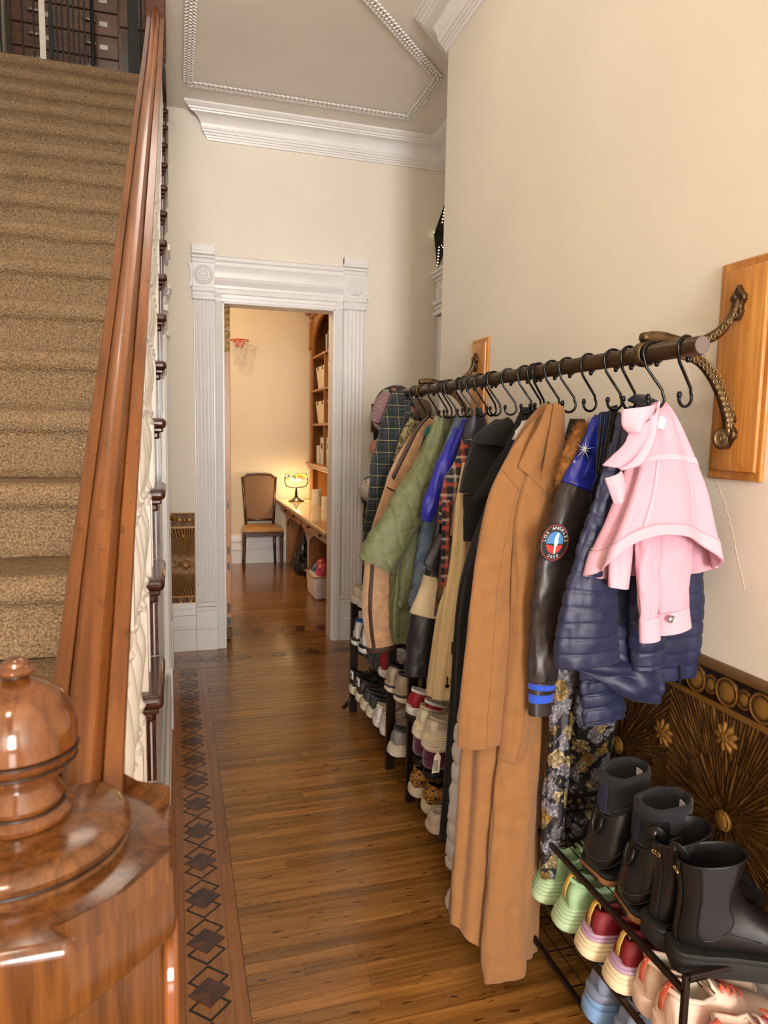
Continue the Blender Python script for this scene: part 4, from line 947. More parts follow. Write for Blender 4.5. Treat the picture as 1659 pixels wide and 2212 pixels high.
# round sleeve patch with lettering
c = aty(1198, 1172, 1.506); right = Vector((0.96, -0.28, 0)).normalized(); up = Vector((0.13, 0.02, 0.99)).normalized(); nrm = right.cross(up).normalized()
if nrm.y > 0: nrm = -nrm
def disc(rx, rz, t0, t1, n=40, rin=0.0, c=c):
    m = MB(); o = [c + right * (rx * math.cos(2 * PI * i / n)) + up * (rz * math.sin(2 * PI * i / n)) for i in range(n)]
    m.sections([[p + nrm * t0 for p in o], [p + nrm * t1 for p in o]]); return m
rx, rz = 0.036, 0.048
pt = obj('patch', disc(rx, rz, -0.006, 0.001), plain('patch_black', C3(20, 18, 22), 0.7), g)
P_red = plain('patch_red', C3(206, 48, 44), 0.7); P_blue = plain('patch_blue', C3(70, 130, 190), 0.7); P_wht = plain('patch_white', C3(236, 234, 230), 0.7)
obj('patch_ring', MB().tube([c + right * (rx * 0.9 * math.cos(a)) + up * (rz * 0.92 * math.sin(a)) + nrm * 0.001 for a in np.linspace(0, 2 * PI, 49)[:-1]], 0.0009, 5, closed=True), P_red, pt)
def poly_on(poly, t): 
    m = MB(); n = len(poly); A = [c + right * (x * rx) + up * (z * rz) for x, z in poly]
    return m.sections([[p + nrm * 0.0006 for p in A], [p + nrm * t for p in A]])
arc = lambda a0, a1, r, n=12: [(r * math.cos(a), r * math.sin(a)) for a in np.linspace(a0, a1, n)]
obj('patch_sky', poly_on(arc(-0.1, PI + 0.1, 0.58), 0.0014), P_blue, pt); obj('patch_ground', poly_on([(-0.56, -0.1), (0.0, -0.2), (0.56, -0.1)] + arc(-0.35, -PI + 0.35, 0.58), 0.0014), P_red, pt)
obj('patch_figure', poly_on([(0.02, -0.6), (0.12, -0.58), (0.12, -0.25), (0.24, -0.02), (0.2, 0.22), (0.24, 0.4), (0.2, 0.52), (0.1, 0.5), (0.04, 0.36), (-0.04, 0.2), (-0.02, -0.1), (0.0, -0.3)], 0.0020), P_wht, pt)
lt = MB()
for i, ch in enumerate('LOS ANGELES'):
    a = math.radians(172 - i * 16.4); p = c + right * (rx * 0.74 * math.cos(a)) + up * (rz * 0.76 * math.sin(a)) + nrm * 0.0018
    if ch != ' ': put_text(lt, ch, 0.0108, p, right, up, nrm, a - PI / 2)
for i, ch in enumerate('2020'):
    a = math.radians(-114 + i * 16); p = c + right * (rx * 0.74 * math.cos(a)) + up * (rz * 0.76 * math.sin(a)) + nrm * 0.0018; put_text(lt, ch, 0.0108, p, right, up, nrm, a + PI / 2)
obj('patch_lettering', lt, P_wht, pt)
# ---- floral brocade coat
Y = 1.60
g = garment('brocade_coat', 'long black coat with gold and silver floral brocade', 'coat', Y)
sleeve('front_panel', g, F_floral, [(1222, 1380, 40, 1.60), (1218, 1480, 34, 1.59), (1208, 1600, 30, 1.57), (1200, 1720, 28, 1.56), (1190, 1820, 24, 1.555), (1184, 1894, 17, 1.55)], 0.5, 5, 0.010, 5, nv=90, nu=50)
sleeve('back_panel', g, F_floral, [(1282, 1300, 58, 1.70), (1290, 1440, 56, 1.715), (1286, 1560, 54, 1.72), (1272, 1680, 46, 1.725), (1258, 1790, 38, 1.728), (1252, 1830, 30, 1.728)], 0.5, 8, 0.012, 5, nv=90, nu=50)
sleeve('shoulder', g, F_black, [(1250, 960, 10, 1.76), (1250, 1050, 30, 1.76), (1250, 1150, 40, 1.75), (1250, 1390, 48, 1.72)], 0.5, 8, 0.006, 5)
# ---- fur trimmed parka
Y = 1.70
g = garment('fur_trimmed_parka', 'parka with a tan fur hood trim between the camel coat and bomber jacket', 'coat', Y)
drape('body', g, F_black2, Y, [(905, 1232, 1262, 0.012, 0.001), (1000, 1212, 1290, 0.03, 0.003), (1150, 1200, 1310, 0.035, 0.004), (1400, 1196, 1310, 0.035, 0.005)], seed=31, nv=40)
fm = MB(); rf = random.Random(8)
core = [(1262, 926, 1.64), (1250, 944, 1.625), (1236, 972, 1.61), (1224, 1008, 1.60), (1214, 1050, 1.60)]
cpts = [aty(*q) for q in core]
obj('hood_trim', MB().tube(smooth_rows([tuple(p) for p in cpts], 14), 0.020, 10), F_fur, g, smooth=True)
for i in range(2600):
    t = rf.random() * 3.999; k = int(t); p = cpts[k].lerp(cpts[k + 1], t - k)
    d = Vector((rf.gauss(0, 1), rf.gauss(0, 1), rf.gauss(0.2, 1))).normalized(); b = p + d * 0.015; L = rf.uniform(0.018, 0.034)
    tip = b + (d * 0.7 + Vector((rf.uniform(-0.2, 0.6), -0.2, rf.uniform(-0.5, 0.6)))) * L; n = d.orthogonal().normalized() * 0.0008; o2 = d.cross(n).normalized() * 0.0008
    fm.add([b + n, b - n, b + o2, tip], [(0, 1, 3), (1, 2, 3), (2, 0, 3)])
obj('fur', fm, F_fur, g, kind='stuff')
# ---- camel wool coat
Y = 1.76
g = garment('wool_coat', 'long camel wool coat reaching almost to the floor', 'coat', Y)
hemc = lambda a: (0.10 * max(0, -math.cos(a)) - 0.03 * max(0, math.cos(a)))
drape('body', g, F_camel, Y, [(872, 1172, 1216, 0.018, 0.001), (930, 1128, 1216, 0.035, 0.003), (1040, 1080, 1208, 0.05, 0.005), (1200, 1046, 1196, 0.06, 0.010, -0.01), (1400, 1022, 1184, 0.065, 0.016, -0.03), (1600, 1004, 1174, 0.07, 0.020, -0.06), (1800, 990, 1164, 0.075, 0.022, -0.09), (1960, 976, 1156, 0.075, 0.022, -0.11), (2040, 972, 1152, 0.07, 0.020, -0.12)], seed=41, folds=6, hem=hemc, nu=140, nv=100, fold_var=0.5)
_, k1 = sleeve('sleeve', g, F_camel, [(1172, 900, 8, 1.74), (1146, 960, 30, 1.72), (1102, 1085, 54, 1.69), (1070, 1250, 54, 1.67), (1056, 1420, 58, 1.65), (1046, 1540, 60, 1.64), (1044, 1606, 58, 1.64)], 0.42, 3, 0.007, 4, nv=90, nu=60)
_, k2 = sleeve('sleeve', g, F_camel, [(1190, 930, 8, 1.72), (1176, 1000, 28, 1.69), (1154, 1110, 44, 1.655), (1144, 1260, 42, 1.635), (1136, 1430, 42, 1.62), (1122, 1560, 40, 1.615), (1108, 1640, 38, 1.615)], 0.5, 6, 0.007, 4, nv=90, nu=60)
for kf, vv in ((k1, 0.30), (k2, 0.26)):
    obj('shoulder_seam', MB().tube([kf(u, vv + 0.03 * math.cos(2 * PI * u)) + Vector((0, -0.0015, 0)) for u in np.linspace(0.45, 1.05, 22)], 0.0016, 5), F_camel, g, smooth=True)
    obj('back_seam', MB().tube([kf(0.74, v) + Vector((0, -0.0012, 0)) for v in np.linspace(vv, 0.98, 30)], 0.0014, 5), F_camel, g, smooth=True)
sleeve('front_panel', g, F_camel, [(1150, 1200, 18, 1.68), (1140, 1400, 34, 1.66), (1126, 1580, 44, 1.63), (1112, 1740, 50, 1.60), (1098, 1890, 54, 1.575), (1090, 2020, 54, 1.565), (1090, 2108, 46, 1.56)], 0.40, 9, 0.010, 4, nv=80, nu=60)
strip('lapel', g, F_camel, [(1196, 870), (1186, 930), (1172, 1010), (1158, 1070)], [(1220, 884), (1220, 960), (1214, 1040), (1196, 1098)], 1.66, 0.012)
strip('collar', g, F_camel, [(1180, 876), (1162, 920), (1140, 960), (1118, 1010)], [(1202, 868), (1196, 920), (1182, 980), (1164, 1050)], 1.68, 0.014)
strip('lapel_tip', g, F_camel, [(1158, 1066), (1170, 1090), (1180, 1120)], [(1200, 1090), (1190, 1110), (1182, 1136)], 1.655, 0.006)
# ---- white quilted long coat
Y = 1.93
g = garment('quilted_coat', 'long white quilted coat showing behind the camel coat hem', 'coat', Y)
sleeve('body', g, F_wq, [(1150, 960, 20, 1.93), (1130, 1100, 34, 1.93), (1084, 1380, 60, 1.92), (1044, 1560, 56, 1.91), (1020, 1700, 46, 1.90), (1004, 1868, 42, 1.89)], 0.8, 4, 0.006, 6, nv=150, nu=50, quilt=('baffle', 0.060, 0.006))
strip('hood', g, F_grey, [(1158, 896), (1130, 914), (1110, 942), (1114, 960)], [(1176, 926), (1160, 946), (1140, 968), (1126, 990)], 1.80, 0.025, 0.006, wob=0.025)
# ---- black long coat
Y = 2.04
g = garment('overcoat', 'long black overcoat between the camel coat and khaki trench', 'coat', Y)
drape('body', g, F_black, Y, [(880, 1128, 1160, 0.015, 0.001), (960, 1095, 1160, 0.03, 0.003), (1060, 1062, 1150, 0.04, 0.004), (1200, 1010, 1120, 0.05, 0.006), (1310, 985, 1100, 0.055, 0.008), (1500, 974, 1080, 0.055, 0.009), (1700, 960, 1060, 0.055, 0.010), (1800, 952, 1040, 0.05, 0.010)], seed=51)
strip('lapel', g, F_black2, [(1130, 882), (1100, 950), (1060, 1010), (1020, 1075)], [(1160, 890), (1140, 960), (1100, 1040), (1028, 1082)], 1.98, 0.012)
# ---- black cape jacket
Y = 2.14
g = garment('wool_jacket', 'short black wool jacket with a wide pointed collar', 'jacket', Y)
drape('body', g, F_black2, Y, [(906, 1070, 1106, 0.015, 0.001), (940, 1030, 1110, 0.035, 0.002), (1000, 1006, 1105, 0.045, 0.004), (1064, 992, 1085, 0.05, 0.004)], seed=61, nv=40)
strip('collar', g, F_black2, [(1098, 900), (1060, 915), (1030, 935), (1014, 956)], [(1106, 936), (1105, 952), (1104, 958), (1100, 966)], 2.075, 0.03, 0.006)
sleeve('sleeve', g, F_black, [(1040, 1070, 40, 2.12), (1036, 1120, 38, 2.12), (1030, 1170, 32, 2.12)], 0.6, 2, 0.005)
# ---- khaki trench
Y = 2.24
g = garment('trench_coat', 'khaki cotton trench coat with a star zip pull', 'coat', Y)
drape('body', g, F_khaki, Y, [(1000, 1000, 1030, 0.02, 0.002), (1090, 985, 1040, 0.035, 0.005), (1200, 972, 1040, 0.045, 0.010), (1320, 950, 1030, 0.05, 0.012), (1430, 934, 1010, 0.05, 0.012), (1502, 926, 995, 0.05, 0.012)], seed=71, folds=5)
strip('placket', g, F_khaki, [(998, 1150), (985, 1260), (972, 1380), (965, 1465)], [(1012, 1150), (1000, 1260), (990, 1380), (982, 1470)], 2.175, 0.006)
zp_ = obj('zip_pull', MB().tube([aty(966, 1462, 2.165), aty(966, 1478, 2.165)], 0.0025, 6), M_rackd, g)
c = aty(966, 1482, 2.165); m = MB()
pl = [(c.x + (0.011 if i % 2 == 0 else 0.0045) * math.sin(i * PI / 5), c.z + (0.011 if i % 2 == 0 else 0.0045) * math.cos(i * PI / 5)) for i in range(10)]
obj('star_charm', m.prism(pl, 'y', c.y - 0.002, c.y + 0.002), M_rackd, zp_)
obj('belt_tab', MB().box(*(lambda a: (a.x - 0.005, a.x + 0.006, a.y - 0.002, a.y + 0.002, a.z - 0.022, a.z + 0.022))(aty(978, 1400, 2.16))), F_brownt, g, bevel=0.001)
# ---- tan work jacket + brown camo jacket
Y = 2.30
g = garment('camo_jacket', 'brown patterned jacket tucked beside the khaki trench', 'jacket', Y)
sleeve('body', g, F_camod, [(1020, 960, 20, 2.30), (1006, 1060, 34, 2.30), (990, 1150, 36, 2.29), (980, 1240, 34, 2.29), (972, 1330, 32, 2.29)], 0.7, 4, 0.008)
sleeve('sleeve', g, fabric('brown_canvas', C3(150, 112, 66)), [(1010, 1050, 22, 2.27), (1000, 1100, 22, 2.26), (988, 1160, 16, 2.25)], 0.7, 6, 0.006)
# ---- orange plaid overshirt
Y = 2.36
g = garment('plaid_overshirt', 'orange navy and cream plaid overshirt', 'shirt', Y)
sleeve('body', g, F_oplaid, [(1034, 905, 14, 2.37), (1034, 950, 26, 2.36), (1020, 1020, 26, 2.36), (1000, 1120, 26, 2.36), (990, 1220, 26, 2.36), (980, 1300, 24, 2.36)], 0.7, 4, 0.008, nv=80)
sleeve('sleeve', g, F_oplaid, [(1022, 928, 16, 2.31), (1006, 985, 20, 2.30), (984, 1040, 24, 2.29), (968, 1090, 20, 2.29), (966, 1130, 18, 2.29)], 0.6, 8, 0.008)
sleeve('scarf_end', g, F_oplaid, [(964, 1080, 9, 2.27), (962, 1170, 9, 2.26), (960, 1265, 8, 2.26)], 0.4, 8, 0.002)
strip('collar', g, F_navyd, [(1006, 908), (1000, 930), (998, 950)], [(1040, 880), (1050, 910), (1050, 940)], 2.30, 0.02)
# ---- black and cream windbreaker
Y = 2.42
g = garment('windbreaker', 'black windbreaker with a cream chevron band on the sleeve', 'jacket', Y)
drape('body', g, F_wind, Y + 0.03, [(960, 985, 1010, 0.02, 0.002), (1060, 960, 1020, 0.035, 0.003), (1200, 935, 1010, 0.04, 0.006), (1380, 915, 1000, 0.04, 0.008)], seed=81, nv=40)
sp = [(958, 1100, 14, 2.38), (950, 1180, 20, 2.37), (940, 1260, 26, 2.36), (924, 1330, 34, 2.35), (912, 1400, 36, 2.35), (906, 1458, 32, 2.35)]
sleeve('sleeve', g, F_wind, sp, 0.6, 5, 0.006, 10, nv=80)
sleeve('cream_band', g, F_cream, sp, 0.6, 5, 0.006, 10, nv=24, v0=0.36, v1=0.60, off=0.008, u0=0.42, u1=0.93)
strip('flap', g, F_wind, [(946, 1150), (928, 1190), (915, 1216), (924, 1224)], [(966, 1160), (964, 1200), (962, 1240), (960, 1268)], 2.31, 0.012)
strip('grey_trim', g, plain('grey_tape', C3(84, 80, 84), 0.7), [(921, 1222), (940, 1232), (958, 1264)], [(921, 1230), (936, 1240), (958, 1272)], 2.305, 0.004, nu=5)
# ---- royal blue windbreaker
Y = 2.49
g = garment('rain_jacket', 'royal blue nylon jacket sleeve hanging among the jackets', 'jacket', Y)
drape('body', g, F_blue, Y + 0.02, [(905, 1000, 1020, 0.015, 0.001), (980, 975, 1020, 0.03, 0.004), (1060, 955, 1010, 0.035, 0.005), (1180, 940, 1000, 0.035, 0.005)], seed=91, nv=40)
sleeve('sleeve', g, F_blue, [(992, 928, 12, 2.45), (972, 980, 18, 2.44), (954, 1030, 21, 2.43), (938, 1075, 19, 2.43), (926, 1105, 17, 2.43), (920, 1126, 10, 2.43)], 0.7, 5, 0.008, 14)
# ---- quilted denim jacket
Y = 2.56
g = garment('quilted_denim_jacket', 'blue denim jacket with diamond quilting and frayed hem', 'jacket', Y)
drape('body', g, F_denim, Y, [(900, 985, 1005, 0.015, 0.001), (960, 960, 1005, 0.03, 0.003), (1060, 925, 1000, 0.04, 0.004), (1160, 905, 990, 0.045, 0.005), (1240, 893, 985, 0.045, 0.005), (1305, 882, 980, 0.045, 0.005)], seed=101, quilt=('diamond', 0.075, 0.004), nu=140, nv=120)
sleeve('sleeve', g, F_denim, [(905, 1290, 18, 2.56), (898, 1340, 16, 2.56), (894, 1385, 14, 2.56)], 0.7, 3, 0.005)
# ---- olive quilted jacket
Y = 2.68
g = garment('quilted_jacket', 'olive green quilted jacket with ribbed collar', 'jacket', Y)
drape('body', g, F_olive, Y, [(898, 955, 985, 0.015, 0.001), (940, 925, 985, 0.035, 0.003), (1020, 893, 970, 0.045, 0.005), (1120, 866, 950, 0.05, 0.008), (1240, 850, 925, 0.05, 0.010), (1330, 846, 905, 0.05, 0.010), (1385, 852, 895, 0.045, 0.010)], seed=111, quilt=('diamond', 0.10, 0.006), nu=130, nv=110)
sleeve('sleeve', g, F_olive, [(952, 902, 12, 2.62), (936, 970, 20, 2.60), (914, 1030, 32, 2.58), (888, 1085, 40, 2.565), (862, 1132, 40, 2.555), (834, 1180, 43, 2.55), (814, 1222, 42, 2.55)], 0.6, 6, 0.008, 8, nu=60, nv=90, quilt=('diamond', 0.10, 0.006))
sleeve('sleeve', g, F_olive, [(928, 1050, 18, 2.62), (905, 1130, 19, 2.62), (886, 1220, 20, 2.62), (876, 1290, 18, 2.62), (872, 1312, 14, 2.62)], 0.6, 9, 0.008, 8, quilt=('diamond', 0.10, 0.005))
rb = MB()
for i in range(16):
    t = i / 15; a = aty(lerp(962, 956, t), lerp(898, 950, t), 2.60); b = aty(lerp(992, 976, t), lerp(905, 958, t), 2.63); rb.tube([a, (a + b) / 2 + Vector((0, -0.012, 0.002)), b], 0.0028, 6)
obj('ribbed_collar', rb, F_rib, g, smooth=True)
# ---- navy and teal fleece
Y = 2.78
g = garment('fleece', 'navy fleece with teal collar lining tucked behind the olive jacket', 'fleece', Y)
sleeve('body', g, F_navyd, [(935, 925, 14, 2.78), (925, 985, 22, 2.78), (915, 1080, 26, 2.78), (910, 1180, 26, 2.78)], 0.7, 4, 0.005)
strip('collar', g, F_teal, [(940, 914), (922, 922), (914, 940)], [(946, 930), (932, 932), (920, 944)], 2.74, 0.012)
# ---- suede jacket with brown piping
Y = 2.87
g = garment('suede_jacket', 'tan suede jacket with dark brown piping', 'jacket', Y)
sleeve('sleeve', g, F_suede, [(936, 902, 14, 2.86), (914, 945, 26, 2.85), (886, 1005, 36, 2.83), (860, 1080, 38, 2.82), (838, 1150, 36, 2.81), (826, 1230, 38, 2.80)], 0.55, 5, 0.005, 7, nv=70)
sp = [(828, 1160, 34, 2.80), (822, 1240, 37, 2.79), (820, 1320, 38, 2.78), (826, 1398, 34, 2.78)]
sleeve('body', g, F_suede, sp, 0.6, 6, 0.004, 6)
sleeve('piping', g, F_brownt, sp, 0.6, 6, 0.004, 6, nu=4, u0=0.615, u1=0.655, v0=0.0, v1=1.0, off=0.002)
sleeve('hem_piping', g, F_brownt, [(825, 1392, 34, 2.78), (826, 1403, 33.5, 2.78)], 0.6, 6, 0.001, 6, nv=4, off=0.003)
strip('edge_piping', g, F_brownt, [(925, 896), (898, 925), (872, 975), (846, 1030)], [(932, 896), (906, 925), (880, 975), (850, 1036)], 2.79, 0.003, nu=5)
strip('cuff_band', g, F_brownt, [(836, 1051), (850, 1058)], [(838, 1056), (860, 1066)], 2.765, 0.003, nu=5)
# ---- woodland camo jacket
Y = 3.00
g = garment('camo_shirt', 'green and brown camouflage jacket near the far end of the rail', 'jacket', Y)
sleeve('sleeve', g, F_camo, [(898, 908, 16, 2.98), (886, 940, 22, 2.97), (870, 975, 18, 2.96), (858, 1000, 12, 2.96)], 0.6, 5, 0.006)
sleeve('body', g, F_camo, [(905, 915, 14, 3.0), (898, 1000, 26, 3.0), (880, 1100, 30, 3.0), (870, 1200, 32, 3.0)], 0.7, 5, 0.006)
# ---- navy tartan shirt
Y = 3.08
g = garment('tartan_shirt', 'navy and green tartan flannel shirt over the far end of the rail', 'shirt', Y)
sleeve('body', g, F_tartan, [(866, 846, 16, 3.07), (858, 880, 24, 3.04), (848, 930, 30, 3.03), (836, 990, 32, 3.02), (826, 1050, 30, 3.02), (816, 1110, 26, 3.02), (806, 1170, 20, 3.02)], 0.7, 5, 0.010, 6, nv=90, nu=60)
sleeve('sleeve', g, F_tartan, [(872, 850, 12, 3.06), (872, 900, 15, 3.04), (866, 960, 17, 3.03), (856, 1010, 16, 3.03)], 0.7, 9, 0.010, 6)
# ------------------------------------------------------------------ sneakers
def ringpts(w, zs, top, opened, collar=0.7):
    dh = top - zs
    if opened:
        h = [(1.0, 0.0), (1.04, 0.30), (0.98, 0.58), (0.86, 0.84), (0.76, 0.98), (0.62, 0.98), (0.54, 0.7), (0.46, 0.28), (0.0, 0.22)]
    else:
        h = [(1.0, 0.0), (1.03, 0.30), (0.95, 0.55), (0.82, 0.74), (0.66, 0.87), (0.48, 0.95), (0.32, 0.985), (0.16, 1.0), (0.0, 1.0)]
    R = [(w * a, zs + dh * b) for a, b in h]
    return [(-y, z) for y, z in R] + [(y, z) for y, z in R[-2::-1]]
def sneaker(name, label, group, up, toe, heel, soles, lace, lining, L=0.27, hgt=0.098, sole_h=0.03, collar=None, flare=0.0, tab=None, side=None, mid=0.055):
    """origin at the heel, toe towards +x; soles: list of (frac0, frac1, scale, material)"""
    t = thing(name, label, 'shoe', (0, 0, 0), group)
    k = L / 0.27
    X = [0.002, 0.008, 0.022, 0.045, 0.075, 0.100, 0.115, 0.135, 0.165, 0.200, 0.232, 0.256, 0.268]
    W = [0.018, 0.027, 0.033, 0.035, 0.034, 0.033, 0.034, 0.037, 0.042, 0.045, 0.042, 0.031, 0.014]
    T = [hgt * 0.94, hgt, hgt * 1.0, hgt * 0.93, hgt * 0.84, hgt * 0.90, hgt * 0.98, hgt * 0.92, hgt * 0.76, hgt * 0.62, hgt * 0.53, hgt * 0.44, hgt * 0.34]
    O = [0, 0, 1, 1, 1, 1, 0, 0, 0, 0, 0, 0, 0]
    zs = sole_h * 0.82
    m = MB(); rings = []
    for x, w_, tp, op in zip(X, W, T, O): 
        hwt = max(0.0, 1 - x / 0.075); rr_ = []
        for y, z in ringpts(w_, zs, max(tp, zs + 0.012), op):
            zr = (z - zs) / (hgt - zs); rr_.append((x * k + hwt * (0.020 * zr ** 2 - 0.012 * math.sin(PI * min(1, zr * 0.85))), y * (1 + 0.10 * math.sin(PI * min(1, zr)) * hwt), z))
        rings.append(rr_)
    n = 17; v = [p for r in rings for p in r]; f = []; mi = []
    for a in range(len(rings) - 1):
        for i in range(n - 1):
            f.append((a * n + i, a * n + i + 1, (a + 1) * n + i + 1, (a + 1) * n + i))
            side_i = min(i, n - 2 - i)
            if O[a] and O[a + 1] and side_i >= 4: mi.append(3)
            elif a < 2 or (a < 4 and side_i < 2): mi.append(2)
            elif a >= 9: mi.append(1)
            elif side and a in (5, 6, 7) and side_i in (1,): mi.append(4)
            else: mi.append(0)
    f.append(tuple(range(n))); mi.append(2); f.append(tuple(range((len(rings) - 1) * n, len(rings) * n))[::-1]); mi.append(1)
    m.v = v; m.f = f; m.mi = mi
    o = obj('upper', m, [up, toe, heel, lining, side or up], t, smooth=True, local=True, sub=1)
    # sole layers: rounded outline, several rings per layer
    OX = [-0.010, -0.008, -0.002, 0.010, 0.030, 0.060, 0.095, 0.130, 0.170, 0.205, 0.235, 0.258, 0.272, 0.278]
    OW = [0.006, 0.017, 0.027, 0.034, 0.038, 0.038, 0.036, 0.038, 0.044, 0.047, 0.044, 0.034, 0.020, 0.006]
    for a, b, sc, sm in soles:
        rg = []
        for q in range(6):
            e = q / 5; fr = lerp(a, b, e); bul = sc * (0.955 + 0.05 * math.sin(PI * e) ** 0.6); ring = []
            for s_ in (1, -1):
                for i in (range(len(OX)) if s_ > 0 else range(len(OX) - 1, -1, -1)):
                    x = OX[i]; hx = sole_h * (1.3 if x < 0.05 else lerp(1.3, 1.0, (x - 0.05) / 0.1) if x < 0.15 else 0.9)
                    lift = 0.014 * max(0, (x - 0.19) / 0.08) ** 2 + 0.008 * max(0, (0.03 - x) / 0.04) ** 2
                    xx = 0.13 * k + (x - 0.13) * k * (1 + (bul - 1) * 0.35) - flare * (1 - fr) * max(0, (0.05 - x) / 0.06)
                    ring.append((xx, s_ * OW[i] * bul, lift * (1 - fr) + hx * fr))
            rg.append(ring)
        obj('sole_layer' if len(soles) > 1 else 'sole', MB().sections(rg), sm, t, smooth='auto', local=True, angle=1.2)
    # tongue and laces
    obj('tongue', MB().grid(lambda u, v: (k * (0.125 - 0.022 * v), (u - 0.5) * 0.042, hgt * (0.90 + 0.22 * v) - 0.010 * (2 * u - 1) ** 2), 6, 4), lining, t, smooth=True, local=True, solid=0.005)
    if lace:
        for q in range(4):
            x = k * (0.128 + q * 0.017); z = hgt * (0.965 - 0.085 * q) + 0.002; w_ = 0.020
            obj('lace', MB().tube([(x - 0.003, -w_, z - 0.010), (x, -w_ * 0.5, z), (x + 0.003, 0, z + 0.003), (x, w_ * 0.5, z), (x - 0.003, w_, z - 0.010)], 0.0024, 6), lace, t, smooth=True, local=True)
        for s_ in (-1, 1):
            obj('lace_bow', MB().tube([(k * 0.13, 0, hgt), (k * 0.12, s_ * 0.02, hgt + 0.008), (k * 0.135, s_ * 0.034, hgt - 0.006), (k * 0.145, s_ * 0.02, hgt - 0.002), (k * 0.133, 0, hgt)], 0.002, 6), lace, t, smooth=True, local=True)
    if tab:
        obj('heel_tab', MB().tube([(-0.004, 0, hgt * 0.62), (-0.001, 0, hgt * 0.84), (0.007, 0, hgt * 1.02), (0.015, 0, hgt * 1.10), (0.022, 0, hgt * 1.04), (0.023, 0, hgt * 0.92)], (0.0015, 0.008), 8, flat=Vector((1, 0, 0))), tab, t, smooth=True, local=True)
    if collar:
        P = [(k * x, s_ * w_ * 0.82, h * 0.985) for s_, seq in ((1, range(2, 6)), (-1, range(5, 1, -1))) for x, w_, h in [(X[i], W[i], T[i]) for i in seq]]
        obj('collar', MB().tube([(k * 0.010, 0, hgt)] + P, 0.006, 8, closed=True), collar, t, smooth=True, local=True)
    return t
def mt(n, c, r=0.6, **kw): return plain('shoe_' + n, C3(*c), r, var=0.06, **kw)
WHT = mt('white', (232, 228, 222)); OFF = mt('off_white', (226, 214, 190)); BLK = mt('black', (22, 21, 23), 0.5); BLU = mt('blue', (36, 84, 180)); RED = mt('red', (168, 24, 40)); GRY = mt('grey', (150, 146, 142)); DGR = mt('dark_grey', (70, 72, 78))
MNT = mt('mint', (166, 202, 152)); MNT2 = mt('pale_mint', (186, 212, 168)); MRN = mt('maroon', (134, 24, 34)); LIL = mt('lilac', (196, 160, 186)); CRM = mt('cream', (240, 220, 182)); YEL = mt('ochre', (222, 184, 84)); SKY = mt('sky', (132, 170, 216)); SKY2 = mt('slate_blue', (136, 146, 170)); STL = mt('steel_blue', (92, 106, 122)); CRL = mt('coral', (236, 112, 84)); PNK = mt('pink', (232, 148, 184)); PPK = mt('peach', (240, 208, 186)); TAN = mt('tan', (196, 140, 60)); BRN = mt('brown', (62, 42, 38)); TPE = mt('taupe', (188, 172, 148)); PLM = mt('plum', (120, 40, 88)); BGE = mt('beige_rose', (206, 186, 172)); GUM = mt('gum', (150, 98, 52))
LEO = camo('leopard_print', [C3(40, 24, 14), C3(176, 120, 52), C3(196, 144, 72), C3(50, 30, 18)], 70); MATS['leo'] = LEO
def std(c): return [(0.0, 1.0, 1.04, c)]
def hoka(a, b): return [(0.0, 0.40, 1.20, a), (0.40, 0.58, 1.17, a), (0.58, 0.76, 1.13, a), (0.76, 0.92, 1.08, b), (0.92, 1.06, 1.02, b)]
SG = 'shoes on the racks'
sn = {}
def pair(key, labels, locs, rot=(0, 0), tilt=None, **kw):
    word = kw.pop('word', None)
    t = sneaker(key[0], labels[0], SG, **kw)
    if word:
        h_ = kw['hgt']; hp_ = obj('heel_patch', MB().box(-0.004, 0.004, -0.019, 0.019, h_ * 0.70, h_ * 1.06), WHT, t, local=True, bevel=0.003)
        wm = MB(); put_text(wm, word, 0.016, Vector((-0.0045, 0, h_ * 0.88)), Vector((0, -1, 0)), Vector((0, 0, 1)), Vector((-1, 0, 0))); obj('heel_lettering', wm, BLK, hp_, local=True)
    t.location = locs[0]; t.rotation_euler = (0, (tilt or 0), rot[0])
    if len(locs) > 1: copy_tree(t, locs[1], rot[1], labels[1], SG, tilt=(0, tilt or 0))
zA = 0.2465
pair(('running_shoe',), ['mint green running shoe under the brocade coat', 'mint green running shoe with a cream pull tab beside the red shoe'], [(0.945, 1.575, zA), (0.948, 1.462, zA)], (-0.05, -0.12), up=MNT, toe=MNT2, heel=MNT, soles=hoka(MNT2, MNT2), lace=MNT, lining=MNT2, hgt=0.124, sole_h=0.044, L=0.28, collar=MNT, flare=0.012, tab=YEL)
pair(('running_shoe',), ['maroon running shoe with lilac and cream sole next to the mint shoe', 'maroon running shoe with lilac and cream sole next to the coral shoe'], [(0.955, 1.362, zA), (0.962, 1.255, zA)], (-0.12, -0.10), up=MRN, toe=MRN, heel=MRN, soles=hoka(CRM, LIL), lace=MRN, lining=MRN, hgt=0.118, sole_h=0.046, L=0.28, collar=None, flare=0.012, tab=YEL)
pair(('running_shoe',), ['peach running shoe with coral heel loop behind the rack corner', 'peach and coral running shoe at the front corner of the rack'], [(0.965, 1.175, zA), (0.955, 1.098, zA)], (-0.10, -0.1), up=PPK, toe=PPK, heel=PPK, soles=std(PPK), lace=CRL, lining=OFF, hgt=0.118, sole_h=0.038, collar=PPK, tab=CRL, side=CRL)
pair(('running_shoe',), ['pink running shoe with coral laces at the bottom right corner'], [(1.00, 1.01, 0.247)], (-0.15, 0), up=PNK, toe=PNK, heel=PNK, soles=std(PNK), lace=CRL, lining=PPK, hgt=0.098, sole_h=0.030, collar=PPK, tab=CRL)
